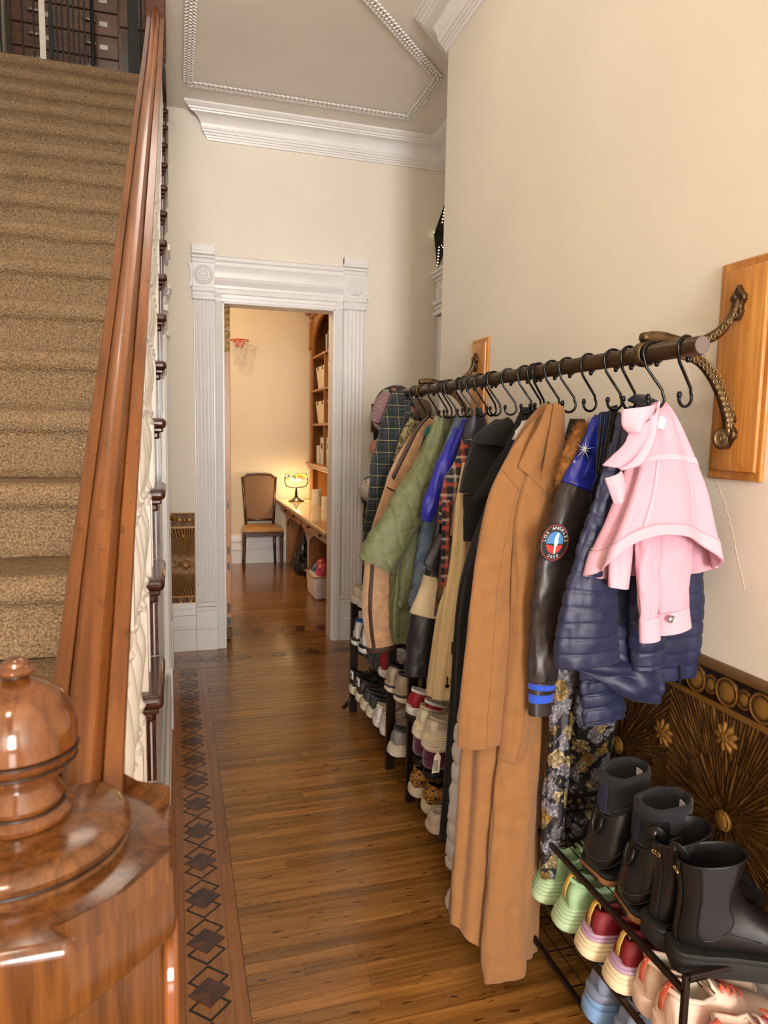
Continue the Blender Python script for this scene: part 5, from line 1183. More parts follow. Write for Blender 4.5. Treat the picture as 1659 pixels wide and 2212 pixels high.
pair(('chunky_sneaker',), ['sky blue and grey chunky sneaker on the lowest shelf', 'sky blue and grey chunky sneaker at the bottom edge of the picture'], [(0.955, 1.33, 0.1015), (0.955, 1.215, 0.1015)], (-0.10, -0.1), up=STL, toe=SKY, heel=SKY2, soles=[(0.0, 0.5, 1.12, SKY), (0.5, 0.75, 1.06, SKY), (0.75, 1.05, 1.08, SKY2)], lace=DGR, lining=GRY, hgt=0.13, sole_h=0.056, collar=SKY2, flare=0.010, side=SKY)
# far rack
R3, R2, R1 = 0.6195, 0.3845, 0.1345
def z2(z): return z - 0.0025
S2 = std(WHT)
pair(('basketball_shoe',), ['white blue and black basketball shoe at the far end of the top shelf', 'white blue and black basketball shoe second on the top shelf'], [(0.885, 3.44, z2(R2)), (0.89, 3.31, z2(R2))], (0.08, 0.05), up=WHT, toe=BLU, heel=WHT, soles=[(0, 0.3, 1.06, BLK), (0.3, 0.75, 1.08, WHT), (0.75, 1.05, 1.03, BLK)], lace=WHT, lining=BLU, hgt=0.15, sole_h=0.042, collar=BLU, side=BLK, tab=BLK, L=0.29)
pair(('sneaker',), ['dark grey sneaker behind the suede jacket hem', 'black sneaker behind the suede jacket hem'], [(0.905, 3.19, z2(R2)), (0.905, 3.09, z2(R2))], up=BLK, toe=BLK, heel=DGR, soles=std(DGR), lace=BLK, lining=BLK, collar=BLK)
pair(('high_top',), ['red and white high top sneaker on the middle shelf'], [(0.90, 2.99, z2(R2))], up=WHT, toe=RED, heel=RED, soles=S2, lace=BLK, lining=WHT, hgt=0.13, collar=WHT, side=RED)
pair(('running_shoe',), ['beige and black striped running shoe beside the middle post', 'beige and black striped running shoe under the windbreaker cuff'], [(0.875, 2.80, z2(R2) - 0.0), (0.88, 2.68, z2(R2))], (0.1, 0.1), up=TPE, toe=TPE, heel=TPE, soles=[(0, 0.5, 1.05, OFF), (0.5, 0.8, 1.02, DGR), (0.8, 1, 1.04, TPE)], lace=BLK, lining=BLK, hgt=0.12, sole_h=0.034, collar=BLK, side=BLK)
pair(('sneaker',), ['brown sneaker with white heel at the far end of the lower shelf', 'brown sneaker with white heel second on the lower shelf'], [(0.875, 3.44, z2(R1)), (0.88, 3.33, z2(R1))], (0.05, 0.05), up=BRN, toe=BRN, heel=BRN, soles=std(OFF), lace=BLK, lining=BLK, hgt=0.118, sole_h=0.036, collar=BLK, word='NIKE')
pair(('sneaker',), ['navy and white trainer on the lower shelf', 'cream chunky trainer on the lower shelf'], [(0.885, 3.22, z2(R1)), (0.89, 3.13, z2(R1))], up=DGR, toe=WHT, heel=DGR, soles=hoka(OFF, OFF), lace=WHT, lining=BLK, hgt=0.10, sole_h=0.036, collar=DGR)
pair(('sneaker',), ['dusty rose and white sneaker beside the middle rack post', 'dusty rose sneaker nearest the middle rack post'], [(0.885, 3.02, z2(R1)), (0.89, 2.92, z2(R1))], up=BGE, toe=BGE, heel=WHT, soles=std(WHT), lace=None, lining=PPK, hgt=0.10, sole_h=0.032, collar=OFF)
pair(('running_shoe',), ['grey and cream running shoe between the two rack posts'], [(0.875, 2.72, z2(R1))], (0.05, 0), up=GRY, toe=GRY, heel=GRY, soles=hoka(OFF, OFF), lace=BLK, lining=DGR, hgt=0.115, sole_h=0.036, collar=DGR)
pair(('sneaker',), ['cream sneaker on the top shelf beside the door casing', 'white sneaker on the top shelf next to the cream one'], [(0.88, 3.45, 0.6175), (0.89, 3.36, 0.6175)], up=OFF, toe=WHT, heel=OFF, soles=std(WHT), lace=None, lining=TPE, collar=TPE)
# middle rack
pair(('high_top',), ['red black and white high top under the windbreaker cuff', 'red and white high top partly behind the khaki trench'], [(0.85, 2.43, 0.4015), (0.86, 2.31, 0.4015)], (0.05, 0.05), up=RED, toe=WHT, heel=RED, soles=[(0, 0.5, 1.05, BLK), (0.5, 1, 1.06, WHT)], lace=None, lining=WHT, hgt=0.125, sole_h=0.05, collar=WHT)
pair(('running_shoe',), ['taupe mesh running shoe under the khaki trench', 'taupe mesh running shoe against the black overcoat'], [(0.835, 2.29, 0.4015), (0.835, 2.19, 0.4015)], (0.05, 0.05), up=TPE, toe=TPE, heel=OFF, soles=hoka(OFF, CRM), lace=None, lining=TPE, hgt=0.115, sole_h=0.04, collar=TPE)
pair(('slip_on_shoe',), ['tan suede slip-on with leopard heel beside the rack post', 'tan suede slip-on with leopard heel beside the overcoat'], [(0.865, 2.43, 0.1015), (0.872, 2.30, 0.1015)], (0.05, 0.05), up=TAN, toe=TAN, heel=LEO, soles=std(OFF), lace=None, lining=BLK, hgt=0.105, sole_h=0.032, collar=LEO)
pair(('slip_on_shoe',), ['pale rose shoe poking out at the overcoat hem', 'rose suede shoe on the floor at the white coat hem'], [(0.845, 2.18, 0.1015), (0.815, 1.90, 0.0)], (0.0, 0.1), up=BGE, toe=BGE, heel=BGE, soles=std(BGE), lace=None, lining=OFF, hgt=0.07, sole_h=0.024)
# plum velvet ankle boots and tag
def loft_ab(rows, nv=60, n=36, pw=2.3):
    R = smooth_rows(rows, nv)
    def fn(u, v, off=0.0):
        t = v * (nv - 1); i = min(int(t), nv - 2); f = t - i; ax, az, bx, bz, w_ = R[i] * (1 - f) + R[i + 1] * f
        a = 2 * PI * u; ca, sa = math.cos(a), math.sin(a)
        e1 = abs(ca) ** (2 / pw) * (1 if ca >= 0 else -1); e2 = abs(sa) ** (2 / pw) * (1 if sa >= 0 else -1)
        cx_, cz_ = (ax + bx) / 2, (az + bz) / 2; dx_, dz_ = (ax - bx) / 2, (az - bz) / 2; l = math.hypot(dx_, dz_)
        s = (l + off) / l
        return Vector((cx_ + dx_ * e1 * s, (w_ + off) * e2, cz_ + dz_ * e1 * s))
    return fn
def boot(name, label, mats, rows, sole, extra, grp, lining_depth=0.10):
    t = thing(name, label, 'boot', (0, 0, 0), grp)
    fn = loft_ab(rows)
    o = obj('upper', MB().grid(lambda u, v: fn(u, v), 40, 70, wrap=True), mats[0], t, smooth=True, local=True, solid=0.004)
    return t, fn
BG = 'black boots on the near rack'
M_leather = plain('black_leather', C3(24, 23, 25), 0.34, var=0.15, nscale=12, bump=0.25, bscale=40)
M_lshade = plain('black_elastic', C3(30, 30, 33), 0.75, bump=0.4, bscale=500)
M_rub = plain('black_rubber', C3(28, 27, 26), 0.65)
M_thr = plain('grey_thread', C3(70, 68, 68), 0.7)
M_bnav = fabric('charcoal_neoprene', C3(24, 25, 31), 0.9, 0.12, 0.1)
CH = [(0.284, 0.050, 0.284, 0.040, 0.010), (0.270, 0.076, 0.276, 0.040, 0.030), (0.235, 0.094, 0.245, 0.040, 0.042), (0.195, 0.112, 0.185, 0.040, 0.044), (0.160, 0.130, 0.110, 0.040, 0.040), (0.138, 0.148, 0.045, 0.040, 0.037), (0.126, 0.168, 0.006, 0.055, 0.036), (0.120, 0.192, 0.008, 0.110, 0.037), (0.124, 0.218, 0.010, 0.158, 0.040), (0.131, 0.242, 0.002, 0.214, 0.043), (0.133, 0.250, 0.000, 0.228, 0.044)]
def outline_sole(t, name, m, z0, z1, grow, n=28, heel=0.0):
    pts = []
    XS = [0.0, 0.006, 0.02, 0.05, 0.10, 0.15, 0.20, 0.24, 0.268, 0.284, 0.290]; WS = [0.014, 0.026, 0.034, 0.037, 0.036, 0.040, 0.045, 0.044, 0.036, 0.022, 0.008]
    P = [(x + (grow if x > 0.25 else -grow if x < 0.03 else 0), w_ + grow) for x, w_ in zip(XS, WS)]
    ring = P + [(x, -w_) for x, w_ in P[::-1]]
    rr = lambda z, s: [(0.14 + (x - 0.14) * s, y * s, z + 0.014 * max(0, (x - 0.2) / 0.09) ** 2 * (1 if z < z1 - 0.001 else 0.6)) for x, y in ring]
    return obj(name, MB().sections([rr(z0, 0.975), rr(z0 + 0.004, 1.0), rr(z1 - 0.004, 1.0), rr(z1, 0.985)]), m, t, smooth='auto', local=True, angle=0.7)
t, fn = boot('chelsea_boot', 'black leather chelsea boot nearest the rack corner', [M_leather], CH, None, None, BG)
outline_sole(t, 'sole', M_rub, 0.0, 0.042, 0.006); outline_sole(t, 'welt', M_rub, 0.037, 0.049, 0.008)
GS = lambda v: 0.80 * math.sqrt(max(0.0, 1 - (1 - min(1, v / 0.16)) ** 2)) + 0.2 * v + 0.02
for u0 in (0.17, 0.67):
    gz = obj('elastic_gore', MB().grid(lambda u, v: fn(u0 + 0.085 + 0.085 * (2 * u - 1) * GS(v), lerp(0.50, 1.0, v), 0.0016), 12, 24), M_lshade, t, smooth=True, local=True, solid=0.002)
    ed = [fn(u0 + 0.085 - 0.085 * GS(v), lerp(0.50, 1.0, v), 0.002) for v in np.linspace(1, 0, 20)] + [fn(u0 + 0.085 + 0.085 * GS(v), lerp(0.50, 1.0, v), 0.002) for v in np.linspace(0.03, 1, 20)]
    obj('gore_seam', MB().tube(ed, 0.0012, 5), M_leather, t, smooth=True, local=True)
    obj('side_seam', MB().tube([fn(u0 + 0.085, v, 0.001) for v in np.linspace(0.36, 0.49, 8)], 0.001, 5), M_leather, t, smooth=True, local=True)
obj('collar_edge', MB().tube([fn(u, 1.0, 0.0) for u in np.linspace(0, 1, 41)[:-1]], 0.0022, 6, closed=True), M_leather, t, smooth=True, local=True)
obj('pull_loop', MB().tube([(0.004, 0.008, 0.225), (-0.012, 0.006, 0.245), (-0.010, 0.0, 0.256), (-0.006, -0.004, 0.258), (0.010, -0.004, 0.244), (0.012, -0.002, 0.225)], (0.0015, 0.010), 8, flat=Vector((1, 0, 0))), M_leather, t, smooth=True, local=True)
obj('heel_strip', MB().grid(lambda u, v: fn(0.5 + (u - 0.5) * 0.07, lerp(0.52, 0.99, v), 0.0016), 6, 24), M_leather, t, smooth=True, local=True, solid=0.002)
lg = obj('metal_logo', MB().tube([(-0.004, -0.010 + 0.006 * math.cos(a), 0.206 + 0.004 * math.sin(a)) for a in np.linspace(0.5, 5.8, 10)], 0.0013, 6).tube([(-0.004, 0.002 + 0.006 * math.cos(a), 0.206 + 0.004 * math.sin(a)) for a in np.linspace(-2.6, 2.6, 10)], 0.0013, 6), plain('gold_logo', C3(214, 176, 110), 0.25, 0.9), t, smooth=True, local=True, kind='stuff')
t.location = (0.972, 1.100, 0.4215); t.rotation_euler = (0, 0, -0.36)
copy_tree(t, (0.968, 1.160, 0.4215), 0.06, 'black leather chelsea boot standing behind its pair', BG)
CV = [(0.290, 0.045, 0.290, 0.018, 0.014), (0.280, 0.080, 0.288, 0.018, 0.038), (0.245, 0.100, 0.255, 0.018, 0.050), (0.205, 0.124, 0.190, 0.018, 0.056), (0.172, 0.146, 0.110, 0.018, 0.058), (0.154, 0.164, 0.035, 0.018, 0.058), (0.144, 0.178, -0.022, 0.028, 0.057), (0.136, 0.194, -0.018, 0.080, 0.054), (0.131, 0.208, -0.006, 0.122, 0.050), (0.128, 0.218, 0.004, 0.150, 0.046)]
t, fn = boot('lace_up_boot', 'black leather boot with padded cuff and side strap in front of its pair', [M_leather], CV, None, None, BG)
outline_sole(t, 'sole', GUM, 0.0, 0.014, 0.020); outline_sole(t, 'mudguard', M_rub, 0.013, 0.026, 0.019)
for i in range(9): obj('sole_notch', MB().box(-0.0225, -0.016, -0.026 + i * 0.0065, -0.0240 + i * 0.0065, 0.0, 0.010), M_rub, t, local=True)
cu = loft_ab([(0.122, 0.190, 0.010, 0.150, 0.040), (0.127, 0.205, 0.003, 0.168, 0.045), (0.130, 0.228, 0.004, 0.204, 0.046), (0.133, 0.250, 0.004, 0.236, 0.046), (0.129, 0.257, 0.010, 0.245, 0.042), (0.123, 0.250, 0.016, 0.238, 0.037), (0.122, 0.215, 0.018, 0.200, 0.035), (0.118, 0.190, 0.020, 0.170, 0.033)])
obj('padded_cuff', MB().grid(lambda u, v: cu(u, v, 0.007 * mnoise.noise((math.cos(6.28 * u) * 1.6, math.sin(6.28 * u) * 1.6, v * 6))), 48, 40, wrap=True), M_bnav, t, smooth=True, local=True)
st = obj('strap', MB().grid(lambda u, v: cu(0.58 + 0.34 * u, lerp(0.02, 0.15, v), 0.0035), 20, 5), M_rub, t, smooth=True, local=True, solid=0.003)
lt = MB(); 
for i, ch in enumerate('CONVERSE'):
    p = cu(0.655 + i * 0.026, 0.085, 0.0058); q = cu(0.665 + i * 0.026, 0.085, 0.0058); r_d = (q - p).normalized(); upv = Vector((0, 0, 1)); upv = (upv - r_d * upv.dot(r_d)).normalized(); put_text(lt, ch, 0.0115, p, r_d, upv, r_d.cross(upv))
obj('strap_lettering', lt, M_thr, st, local=True)
obj('heel_patch', MB().grid(lambda u, v: cu(0.455 + 0.09 * u, lerp(0.10, 0.36, v), 0.002), 6, 10), plain('navy_tape', C3(34, 36, 62), 0.9), t, smooth=True, local=True, solid=0.002)
obj('pull_loop', MB().tube([(-0.004, -0.012, 0.146), (-0.012, -0.013, 0.124), (-0.016, -0.006, 0.108), (-0.016, 0.006, 0.108), (-0.012, 0.013, 0.124), (-0.004, 0.012, 0.146)], 0.004, 8), M_leather, t, smooth=True, local=True)
for vv in (0.60, 0.665, 0.72): obj('stitch_line', MB().tube([fn(u, vv - 0.10 * abs(u - 0.5), 0.0006) for u in np.linspace(0.22, 0.78, 26)], 0.0007, 5), M_thr, t, smooth=True, local=True)
for q in range(4): obj('lace', MB().tube([(0.150 + 0.012 * q, -0.024, 0.158 - 0.012 * q), (0.150 + 0.012 * q, 0, 0.170 - 0.012 * q), (0.150 + 0.012 * q, 0.024, 0.158 - 0.012 * q)], 0.0025, 6), M_rub, t, smooth=True, local=True)
obj('inner_label', MB().box(0.112, 0.114, -0.012, 0.006, 0.225, 0.242), WHT, t, local=True)
t.location = (0.990, 1.262, 0.4215); t.rotation_euler = (0, 0, -0.16); t.scale = (0.98, 1.12, 1.06)
copy_tree(t, (0.992, 1.395, 0.4215), 0.08, 'black leather boot with padded cuff standing behind its pair', BG)
# plum velvet boots on the middle rack
for i, (y, lab) in enumerate(((2.40, 'plum velvet ankle boot on the lower shelf beside the rack post'), (2.29, 'plum velvet ankle boot partly behind the black overcoat'))):
    PB = [(0.24, 0.03, 0.24, 0.02, 0.01), (0.22, 0.06, 0.23, 0.01, 0.03), (0.16, 0.08, 0.16, 0.01, 0.038), (0.11, 0.10, 0.06, 0.02, 0.034), (0.09, 0.12, 0.0, 0.04, 0.034), (0.088, 0.16, -0.002, 0.10, 0.036), (0.09, 0.175, -0.002, 0.165, 0.04)]
    b, fnp = boot('ankle_boot', lab, [plain('plum_velvet', C3(112, 40, 84), 0.9, sheen=0.7, var=0.15)], PB, None, None, 'plum boots')
    outline_sole(b, 'sole', BLK, 0.0, 0.022, 0.0)
    b.location = (0.862, y, 0.2465); b.rotation_euler = (0, 0, 0.06); 
# price tag hanging from the overcoat sleeve
c = aty(942, 1648, 1.99); m = MB()
tg = obj('price_tag', MB().prism([(c.x - 0.014, c.z - 0.034), (c.x + 0.012, c.z - 0.034), (c.x + 0.016, c.z + 0.02), (c.x + 0.006, c.z + 0.036), (c.x - 0.006, c.z + 0.024)], 'y', c.y, c.y + 0.001), plain('card', C3(238, 226, 206), 0.7), None)
tag(tg, 'cream cardboard tag hanging beside the black overcoat hem', 'tag')
lines = MB()
for i in range(8): lines.box(c.x - 0.009 + i * 0.002, c.x - 0.0083 + i * 0.002, c.y - 0.0006, c.y, c.z - 0.026, c.z + 0.010)
obj('printing', lines, BLK, tg, kind='stuff')
obj('string', MB().tube([(c.x, c.y, c.z + 0.03), (c.x + 0.02, c.y + 0.01, c.z + 0.06)], 0.0007, 4), WHT, tg)
# ------------------------------------------------------------------ embossed wainscot
def lincrusta():
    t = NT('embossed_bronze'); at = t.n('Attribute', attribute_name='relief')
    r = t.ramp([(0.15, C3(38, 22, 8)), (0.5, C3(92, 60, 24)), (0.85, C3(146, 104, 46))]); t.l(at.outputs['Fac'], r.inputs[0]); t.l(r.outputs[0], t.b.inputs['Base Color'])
    co = t.coords(); n = t.n('TexNoise', i_Scale=260.0, i_Detail=3.0); t.l(co, n.inputs['Vector']); t.bump(n.outputs['Fac'], 0.25, 0.001)
    t.b.inputs['Roughness'].default_value = 0.36; t.b.inputs['Metallic'].default_value = 0.25; return t.m
M_linc = lincrusta()
ZT = 0.938
cA = atx(1566, 1772, 1.30); cB = atx(1338, 1608, 1.30)
dyc = abs(cA.y - cB.y); 
CENT = []
for i in range(-3, 8):
    CENT.append((cA.y + i * 2 * dyc, cA.z)); CENT.append((cB.y + i * 2 * dyc, cA.z + 0.02 if False else cB.z))
FLOW = []
for i in range(-3, 8):
    for q in ((1437, 1582), (1572, 1592)):
        p = atx(q[0], q[1], 1.30); FLOW.append((p.y + i * 2 * dyc, p.z))
def relief(y, z, frieze=0.84):
    """height (m) of the embossing at wall position"""
    if z > ZT - 0.012: return 0.010
    if z > frieze + 0.004:
        P = 0.108; zc_ = (ZT - 0.012 + frieze) / 2; h = 0.001
        a = ((y - 1.447) / P + 0.5) % 1 - 0.5; r1 = math.hypot(a * P, z - zc_)
        b = ((y - 1.447) / P) % 1 - 0.5; r2 = math.hypot(b * P, z - zc_)
        if r1 < 0.028: h = 0.003 + 0.006 * math.sqrt(max(0, 1 - (r1 / 0.028) ** 2))
        elif r1 < 0.039: h = 0.0065 * math.sin(PI * (r1 - 0.028) / 0.011) + 0.001
        elif r2 < 0.017: h = 0.003 + 0.005 * math.sqrt(max(0, 1 - (r2 / 0.017) ** 2))
        elif r2 < 0.027: h = 0.0055 * math.sin(PI * (r2 - 0.017) / 0.010) + 0.001
        return h
    if z > frieze - 0.010: return 0.007
    # sunbursts
    best = sorted(((y - c[0]) ** 2 + ((z - c[1]) * 1.0) ** 2, c) for c in CENT)[:2]
    d, c = math.sqrt(best[0][0]), best[0][1]
    th = math.atan2(z - c[1], y - c[0])
    if d < 0.018: return 0.010 + 0.004 * math.sqrt(max(0, 1 - (d / 0.018) ** 2)) + 0.001 * mnoise.noise((y * 400, z * 400, 0))
    if d < 0.026: return 0.006 + 0.004 * abs(math.sin((d - 0.018) / 0.008 * PI))
    nr = 44 if d < 0.06 else 88 if d < 0.16 else 150
    tt = th / (2 * PI) * nr + 0.35 * mnoise.noise((th * 6.0, d * 7.0, c[0])); cell = math.floor(tt); fr = tt - cell
    amp = 0.62 + 0.55 * mnoise.noise((cell * 1.73, d * 16.0, c[1] * 9))
    h = 0.0012 + 0.0062 * math.sin(PI * fr) ** 0.75 * max(0.15, amp) * min(1, d / 0.04) + 0.0008 * mnoise.noise((y * 160, z * 160, 2.0))
    for fy, fz in FLOW:
        rr = math.hypot(y - fy, z - fz)
        if rr < 0.040:
            ft = math.atan2(z - fz, y - fy)
            if rr < 0.010: h = max(h, 0.012 + 0.001 * math.sin(rr * 3000))
            else:
                edge = 0.020 + 0.020 * abs(math.cos(ft * 4.5)); 
                if rr < edge: h = max(h, 0.0125 * (1 - ((rr - 0.016) / 0.026) ** 2 * 0.6) * (0.55 + 0.45 * abs(math.cos(ft * 4.5))))
    return h
def relief_panel(name, pos, rngu, rngv, nu, nv, parent=None, rf=relief, thick=0.004):
    """pos(u, v, h) -> point; stores the relief height as a point attribute for the antique wash"""
    m = MB(); hs = []
    def fn(u, v):
        a, b = lerp(*rngu, u), lerp(*rngv, v); h = rf(a, b); hs.append(h); return pos(a, b, h)
    m.grid(fn, nu, nv); o = obj(name, m, M_linc, parent, smooth=True)
    at = o.data.attributes.new('relief', 'FLOAT', 'POINT'); at.data.foreach_set('value', [min(1.0, h / 0.0095) for h in hs])
    return o
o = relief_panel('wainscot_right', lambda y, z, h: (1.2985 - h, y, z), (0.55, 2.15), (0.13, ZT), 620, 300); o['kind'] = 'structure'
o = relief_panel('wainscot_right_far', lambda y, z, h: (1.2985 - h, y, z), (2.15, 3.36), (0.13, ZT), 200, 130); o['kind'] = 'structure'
struct('trim_wainscot_cap', MB().prism([(1.299, ZT - 0.012), (1.286, ZT - 0.012), (1.283, ZT - 0.006), (1.283, ZT + 0.004), (1.290, ZT + 0.010), (1.299, ZT + 0.012)], 'y', -5.5, 3.37), plain('cap_brown', C3(104, 74, 40), 0.45))
baseboard('baseboard_right', 'y', -5.5, 3.37, 1.2995, -1, 0.16)
# small panel on the back wall left of the doorway
pz0, pz1 = aty(392, 1316, YB).z, aty(392, 1107, YB).z
def relief2(x, z):
    t = (z - pz0) / (pz1 - pz0)
    if t > 0.985 or t < 0.015: return 0.009
    for lo, hi, P in ((0.86, 0.985, 0.066), (0.015, 0.12, 0.066)):
        if lo < t < hi:
            zc_ = pz0 + (lo + hi) / 2 * (pz1 - pz0); a = ((x - 0.02) / P + 0.5) % 1 - 0.5; b = ((x - 0.02) / P) % 1 - 0.5
            r1, r2 = math.hypot(a * P, z - zc_), math.hypot(b * P, z - zc_)
            if r1 < 0.021: return 0.003 + 0.008 * math.sqrt(1 - (r1 / 0.021) ** 2)
            if r2 < 0.012: return 0.003 + 0.006 * math.sqrt(1 - (r2 / 0.012) ** 2)
            return 0.003 + 0.003 * abs(math.sin(r1 * 300))
    if 0.835 < t < 0.86 or 0.12 < t < 0.14: return 0.009
    cx_, cz_ = 0.055, pz0 + 0.46 * (pz1 - pz0); d = math.hypot(x - cx_, z - cz_); th = math.atan2(z - cz_, x - cx_)
    c2x, c2z = 0.045, pz0 + 0.76 * (pz1 - pz0); d2 = math.hypot(x - c2x, z - c2z)
    if d < 0.014: return 0.014
    if d < 0.022: return 0.010
    if d2 < 0.010: return 0.012
    return 0.002 + 0.007 * abs(math.sin(th * 40 + mnoise.noise((th * 2, d * 12, 0)) * 3)) ** 0.8
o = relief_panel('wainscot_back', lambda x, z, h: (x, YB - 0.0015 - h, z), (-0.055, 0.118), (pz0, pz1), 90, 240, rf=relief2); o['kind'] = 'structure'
def relief3(x, z): return relief(x, z)
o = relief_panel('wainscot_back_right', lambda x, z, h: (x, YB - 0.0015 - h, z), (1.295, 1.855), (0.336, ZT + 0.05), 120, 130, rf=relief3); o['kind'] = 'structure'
# ------------------------------------------------------------------ hats on the hook board beside the doorway
M_board = wood('walnut_board', C3(96, 56, 28), C3(140, 88, 46), 'Z', 0.35, 0.2, 50)
hb = thing('hook_board', 'brown wooden hook board on the back wall right of the doorway', 'hook board', (1.5, YB - 0.02, 1.4))
a, b = aty(803, 872, YB - 0.02), aty(803, 933, YB - 0.02)
obj('board', MB().box(a.x, a.x + 0.45, YB - 0.022, YB, b.z, a.z), M_board, hb, bevel=0.004)
for x in (a.x + 0.06, a.x + 0.2, a.x + 0.34): obj('peg', MB().tube([(x, YB - 0.02, b.z + 0.1), (x, YB - 0.07, b.z + 0.11), (x, YB - 0.085, b.z + 0.135)], 0.007, 8), M_board, hb, smooth=True)
cs_ = obj('cap_strap', MB().box(1.335, 1.43, 4.712, 4.720, 0.93, b.z + 0.12).box(1.36, 1.40, 4.714, 4.815, b.z + 0.08, b.z + 0.11), plain('black_webbing', C3(24, 22, 22), 0.8), hb)
def cap(name, label, px, py, Yp, crown_m, brim_m, r=0.085, rot=(0, 0, 0), letter=None):
    p = aty(px, py, Yp); t = thing(name, label, 'cap', tuple(p), 'hats by the doorway')
    Rm = Matrix.Rotation(rot[2], 4, 'Z') @ Matrix.Rotation(rot[1], 4, 'Y') @ Matrix.Rotation(rot[0], 4, 'X')
    def W(q): return tuple(p + (Rm @ Vector(q)))
    dome = MB().grid(lambda u, v: W((r * math.cos(2 * PI * u) * math.cos(v * 1.5) ** 0.7, r * 1.1 * math.sin(2 * PI * u) * math.cos(v * 1.5) ** 0.7, r * 1.15 * math.sin(v * 1.5))), 36, 14, wrap=True)
    c_ = obj('crown', dome, crown_m, t, smooth=True, solid=0.002)
    for k in range(6):
        u = k / 6
        obj('seam', MB().tube([W((r * 1.01 * math.cos(2 * PI * u) * math.cos(v * 1.5) ** 0.7, r * 1.11 * math.sin(2 * PI * u) * math.cos(v * 1.5) ** 0.7, r * 1.16 * math.sin(v * 1.5))) for v in np.linspace(0, 0.97, 9)], 0.0012, 5), crown_m, c_, smooth=True)
    obj('button', MB().ball(W((0, 0, r * 1.15)), 0.006, 6), brim_m, c_, smooth=True)
    obj('brim', MB().grid(lambda u, v: W((r * (1.0 + 0.75 * v * math.sin(PI * u)) * math.cos(lerp(-1.2, 1.2, u)), r * (1.08) * math.sin(lerp(-1.2, 1.2, u)), -0.002 - 0.02 * v * (1 - (2 * u - 1) ** 2) + 0.012 * v * -abs(2 * u - 1))), 20, 8), brim_m, t, smooth=True, solid=0.003)
    obj('strap', MB().tube([W((-r * 0.99 * math.cos(a), r * 1.08 * math.sin(a), 0.010)) for a in np.linspace(-0.7, 0.7, 9)], (0.008, 0.0016), 6), brim_m, t, smooth=True)
    for s_ in (-1, 1): obj('eyelet', MB().ball(W((r * 0.62 * s_, -r * 0.66, r * 0.72)), 0.005, 6), brim_m, c_, smooth=True)
    return t
CAPW = fabric('cap_cream', C3(226, 216, 198)); CAPB = fabric('cap_black', C3(24, 22, 22)); CAPT = fabric('cap_tan', C3(120, 98, 70)); CAPP = fabric('cap_coral', C3(226, 150, 124))
cap('baseball_cap', 'cream baseball cap with black brim hanging low beside the doorway', 806, 1058, 4.70, CAPW, CAPB, 0.092, (1.45, 1.57, -0.25))
cap('baseball_cap', 'cream and black cap under the mauve beanie', 834, 905, 4.60, CAPW, CAPB, 0.09, (1.2, 1.57, -0.4))
cap('baseball_cap', 'coral and white cap peeking out beside the tartan shirt', 822, 968, 4.74, CAPP, CAPW, 0.075, (1.45, 1.57, -0.2))
cap('bucket_hat', 'brown felt hat behind the rail end', 905, 895, 4.72, CAPT, CAPT, 0.095, (0.3, 0, 0))
cap('baseball_cap', 'dark cap strap hanging below the cream cap', 812, 1125, 4.72, CAPB, CAPB, 0.055, (1.45, 1.57, -0.2))
# knit beanie and scarf over the rail end
def knit(name, c): 
    return plain(name, C3(*c), 0.95, var=0.15, nscale=90, sheen=0.3, bump=0.8, bscale=160, bdist=0.003)
g = thing('beanie', 'mauve ribbed knit beanie hanging at the far end of the rail', 'beanie', tuple(aty(828, 895, 3.12)), 'hats by the doorway')
sleeve('body', g, knit('mauve_knit', (136, 104, 104)), [(842, 852, 13, 3.14), (834, 868, 20, 3.13), (826, 885, 20, 3.12), (819, 900, 18, 3.12), (813, 914, 13, 3.12)], 0.8, 3, 0.002, 10, quilt=('baffle', 0.011, 0.0035), nv=120)
g = thing('knit_scarf', 'orange black and green chunky knit scarf draped over the far rail end', 'scarf', tuple(aty(850, 850, 3.16)), None)
obj('wrap', MB().tube(smooth_rows([tuple(aty(*q)) for q in ((818, 905, 3.2), (816, 880, 3.2), (826, 855, 3.2), (846, 843, 3.18), (868, 843, 3.16), (882, 858, 3.16), (888, 880, 3.18))], 24), 0.022, 12), knit('dark_knit', (52, 38, 34)), g, smooth=True)
kb = MB(); rk_ = random.Random(3)
KC = [knit('orange_knit', (232, 112, 74)), knit('green_knit', (112, 190, 128)), knit('dark_knit', (52, 38, 34)), knit('rose_knit', (200, 130, 110))]
for i, (px, py, k, r) in enumerate([(852, 846, 0, 0.016), (860, 842, 0, 0.018), (868, 848, 0, 0.016), (845, 850, 2, 0.015), (833, 848, 1, 0.013), (836, 856, 1, 0.012), (822, 872, 2, 0.014), (817, 890, 0, 0.012), (878, 852, 3, 0.014), (886, 866, 2, 0.013), (888, 878, 0, 0.012), (888, 890, 3, 0.013)]):
    c = aty(px, py, 3.165); m = MB()
    for j in range(5): m.tube([c + Vector((r * 0.9 * math.cos(t + j), r * 0.9 * math.sin(t * 1.0 + j) * 0.7, r * 0.8 * math.sin(t + j * 2))) for t in np.linspace(0, 5.5, 9)], r * 0.28, 6)
    obj('yarn_tuft', m, KC[k], g, smooth=True, kind='stuff')
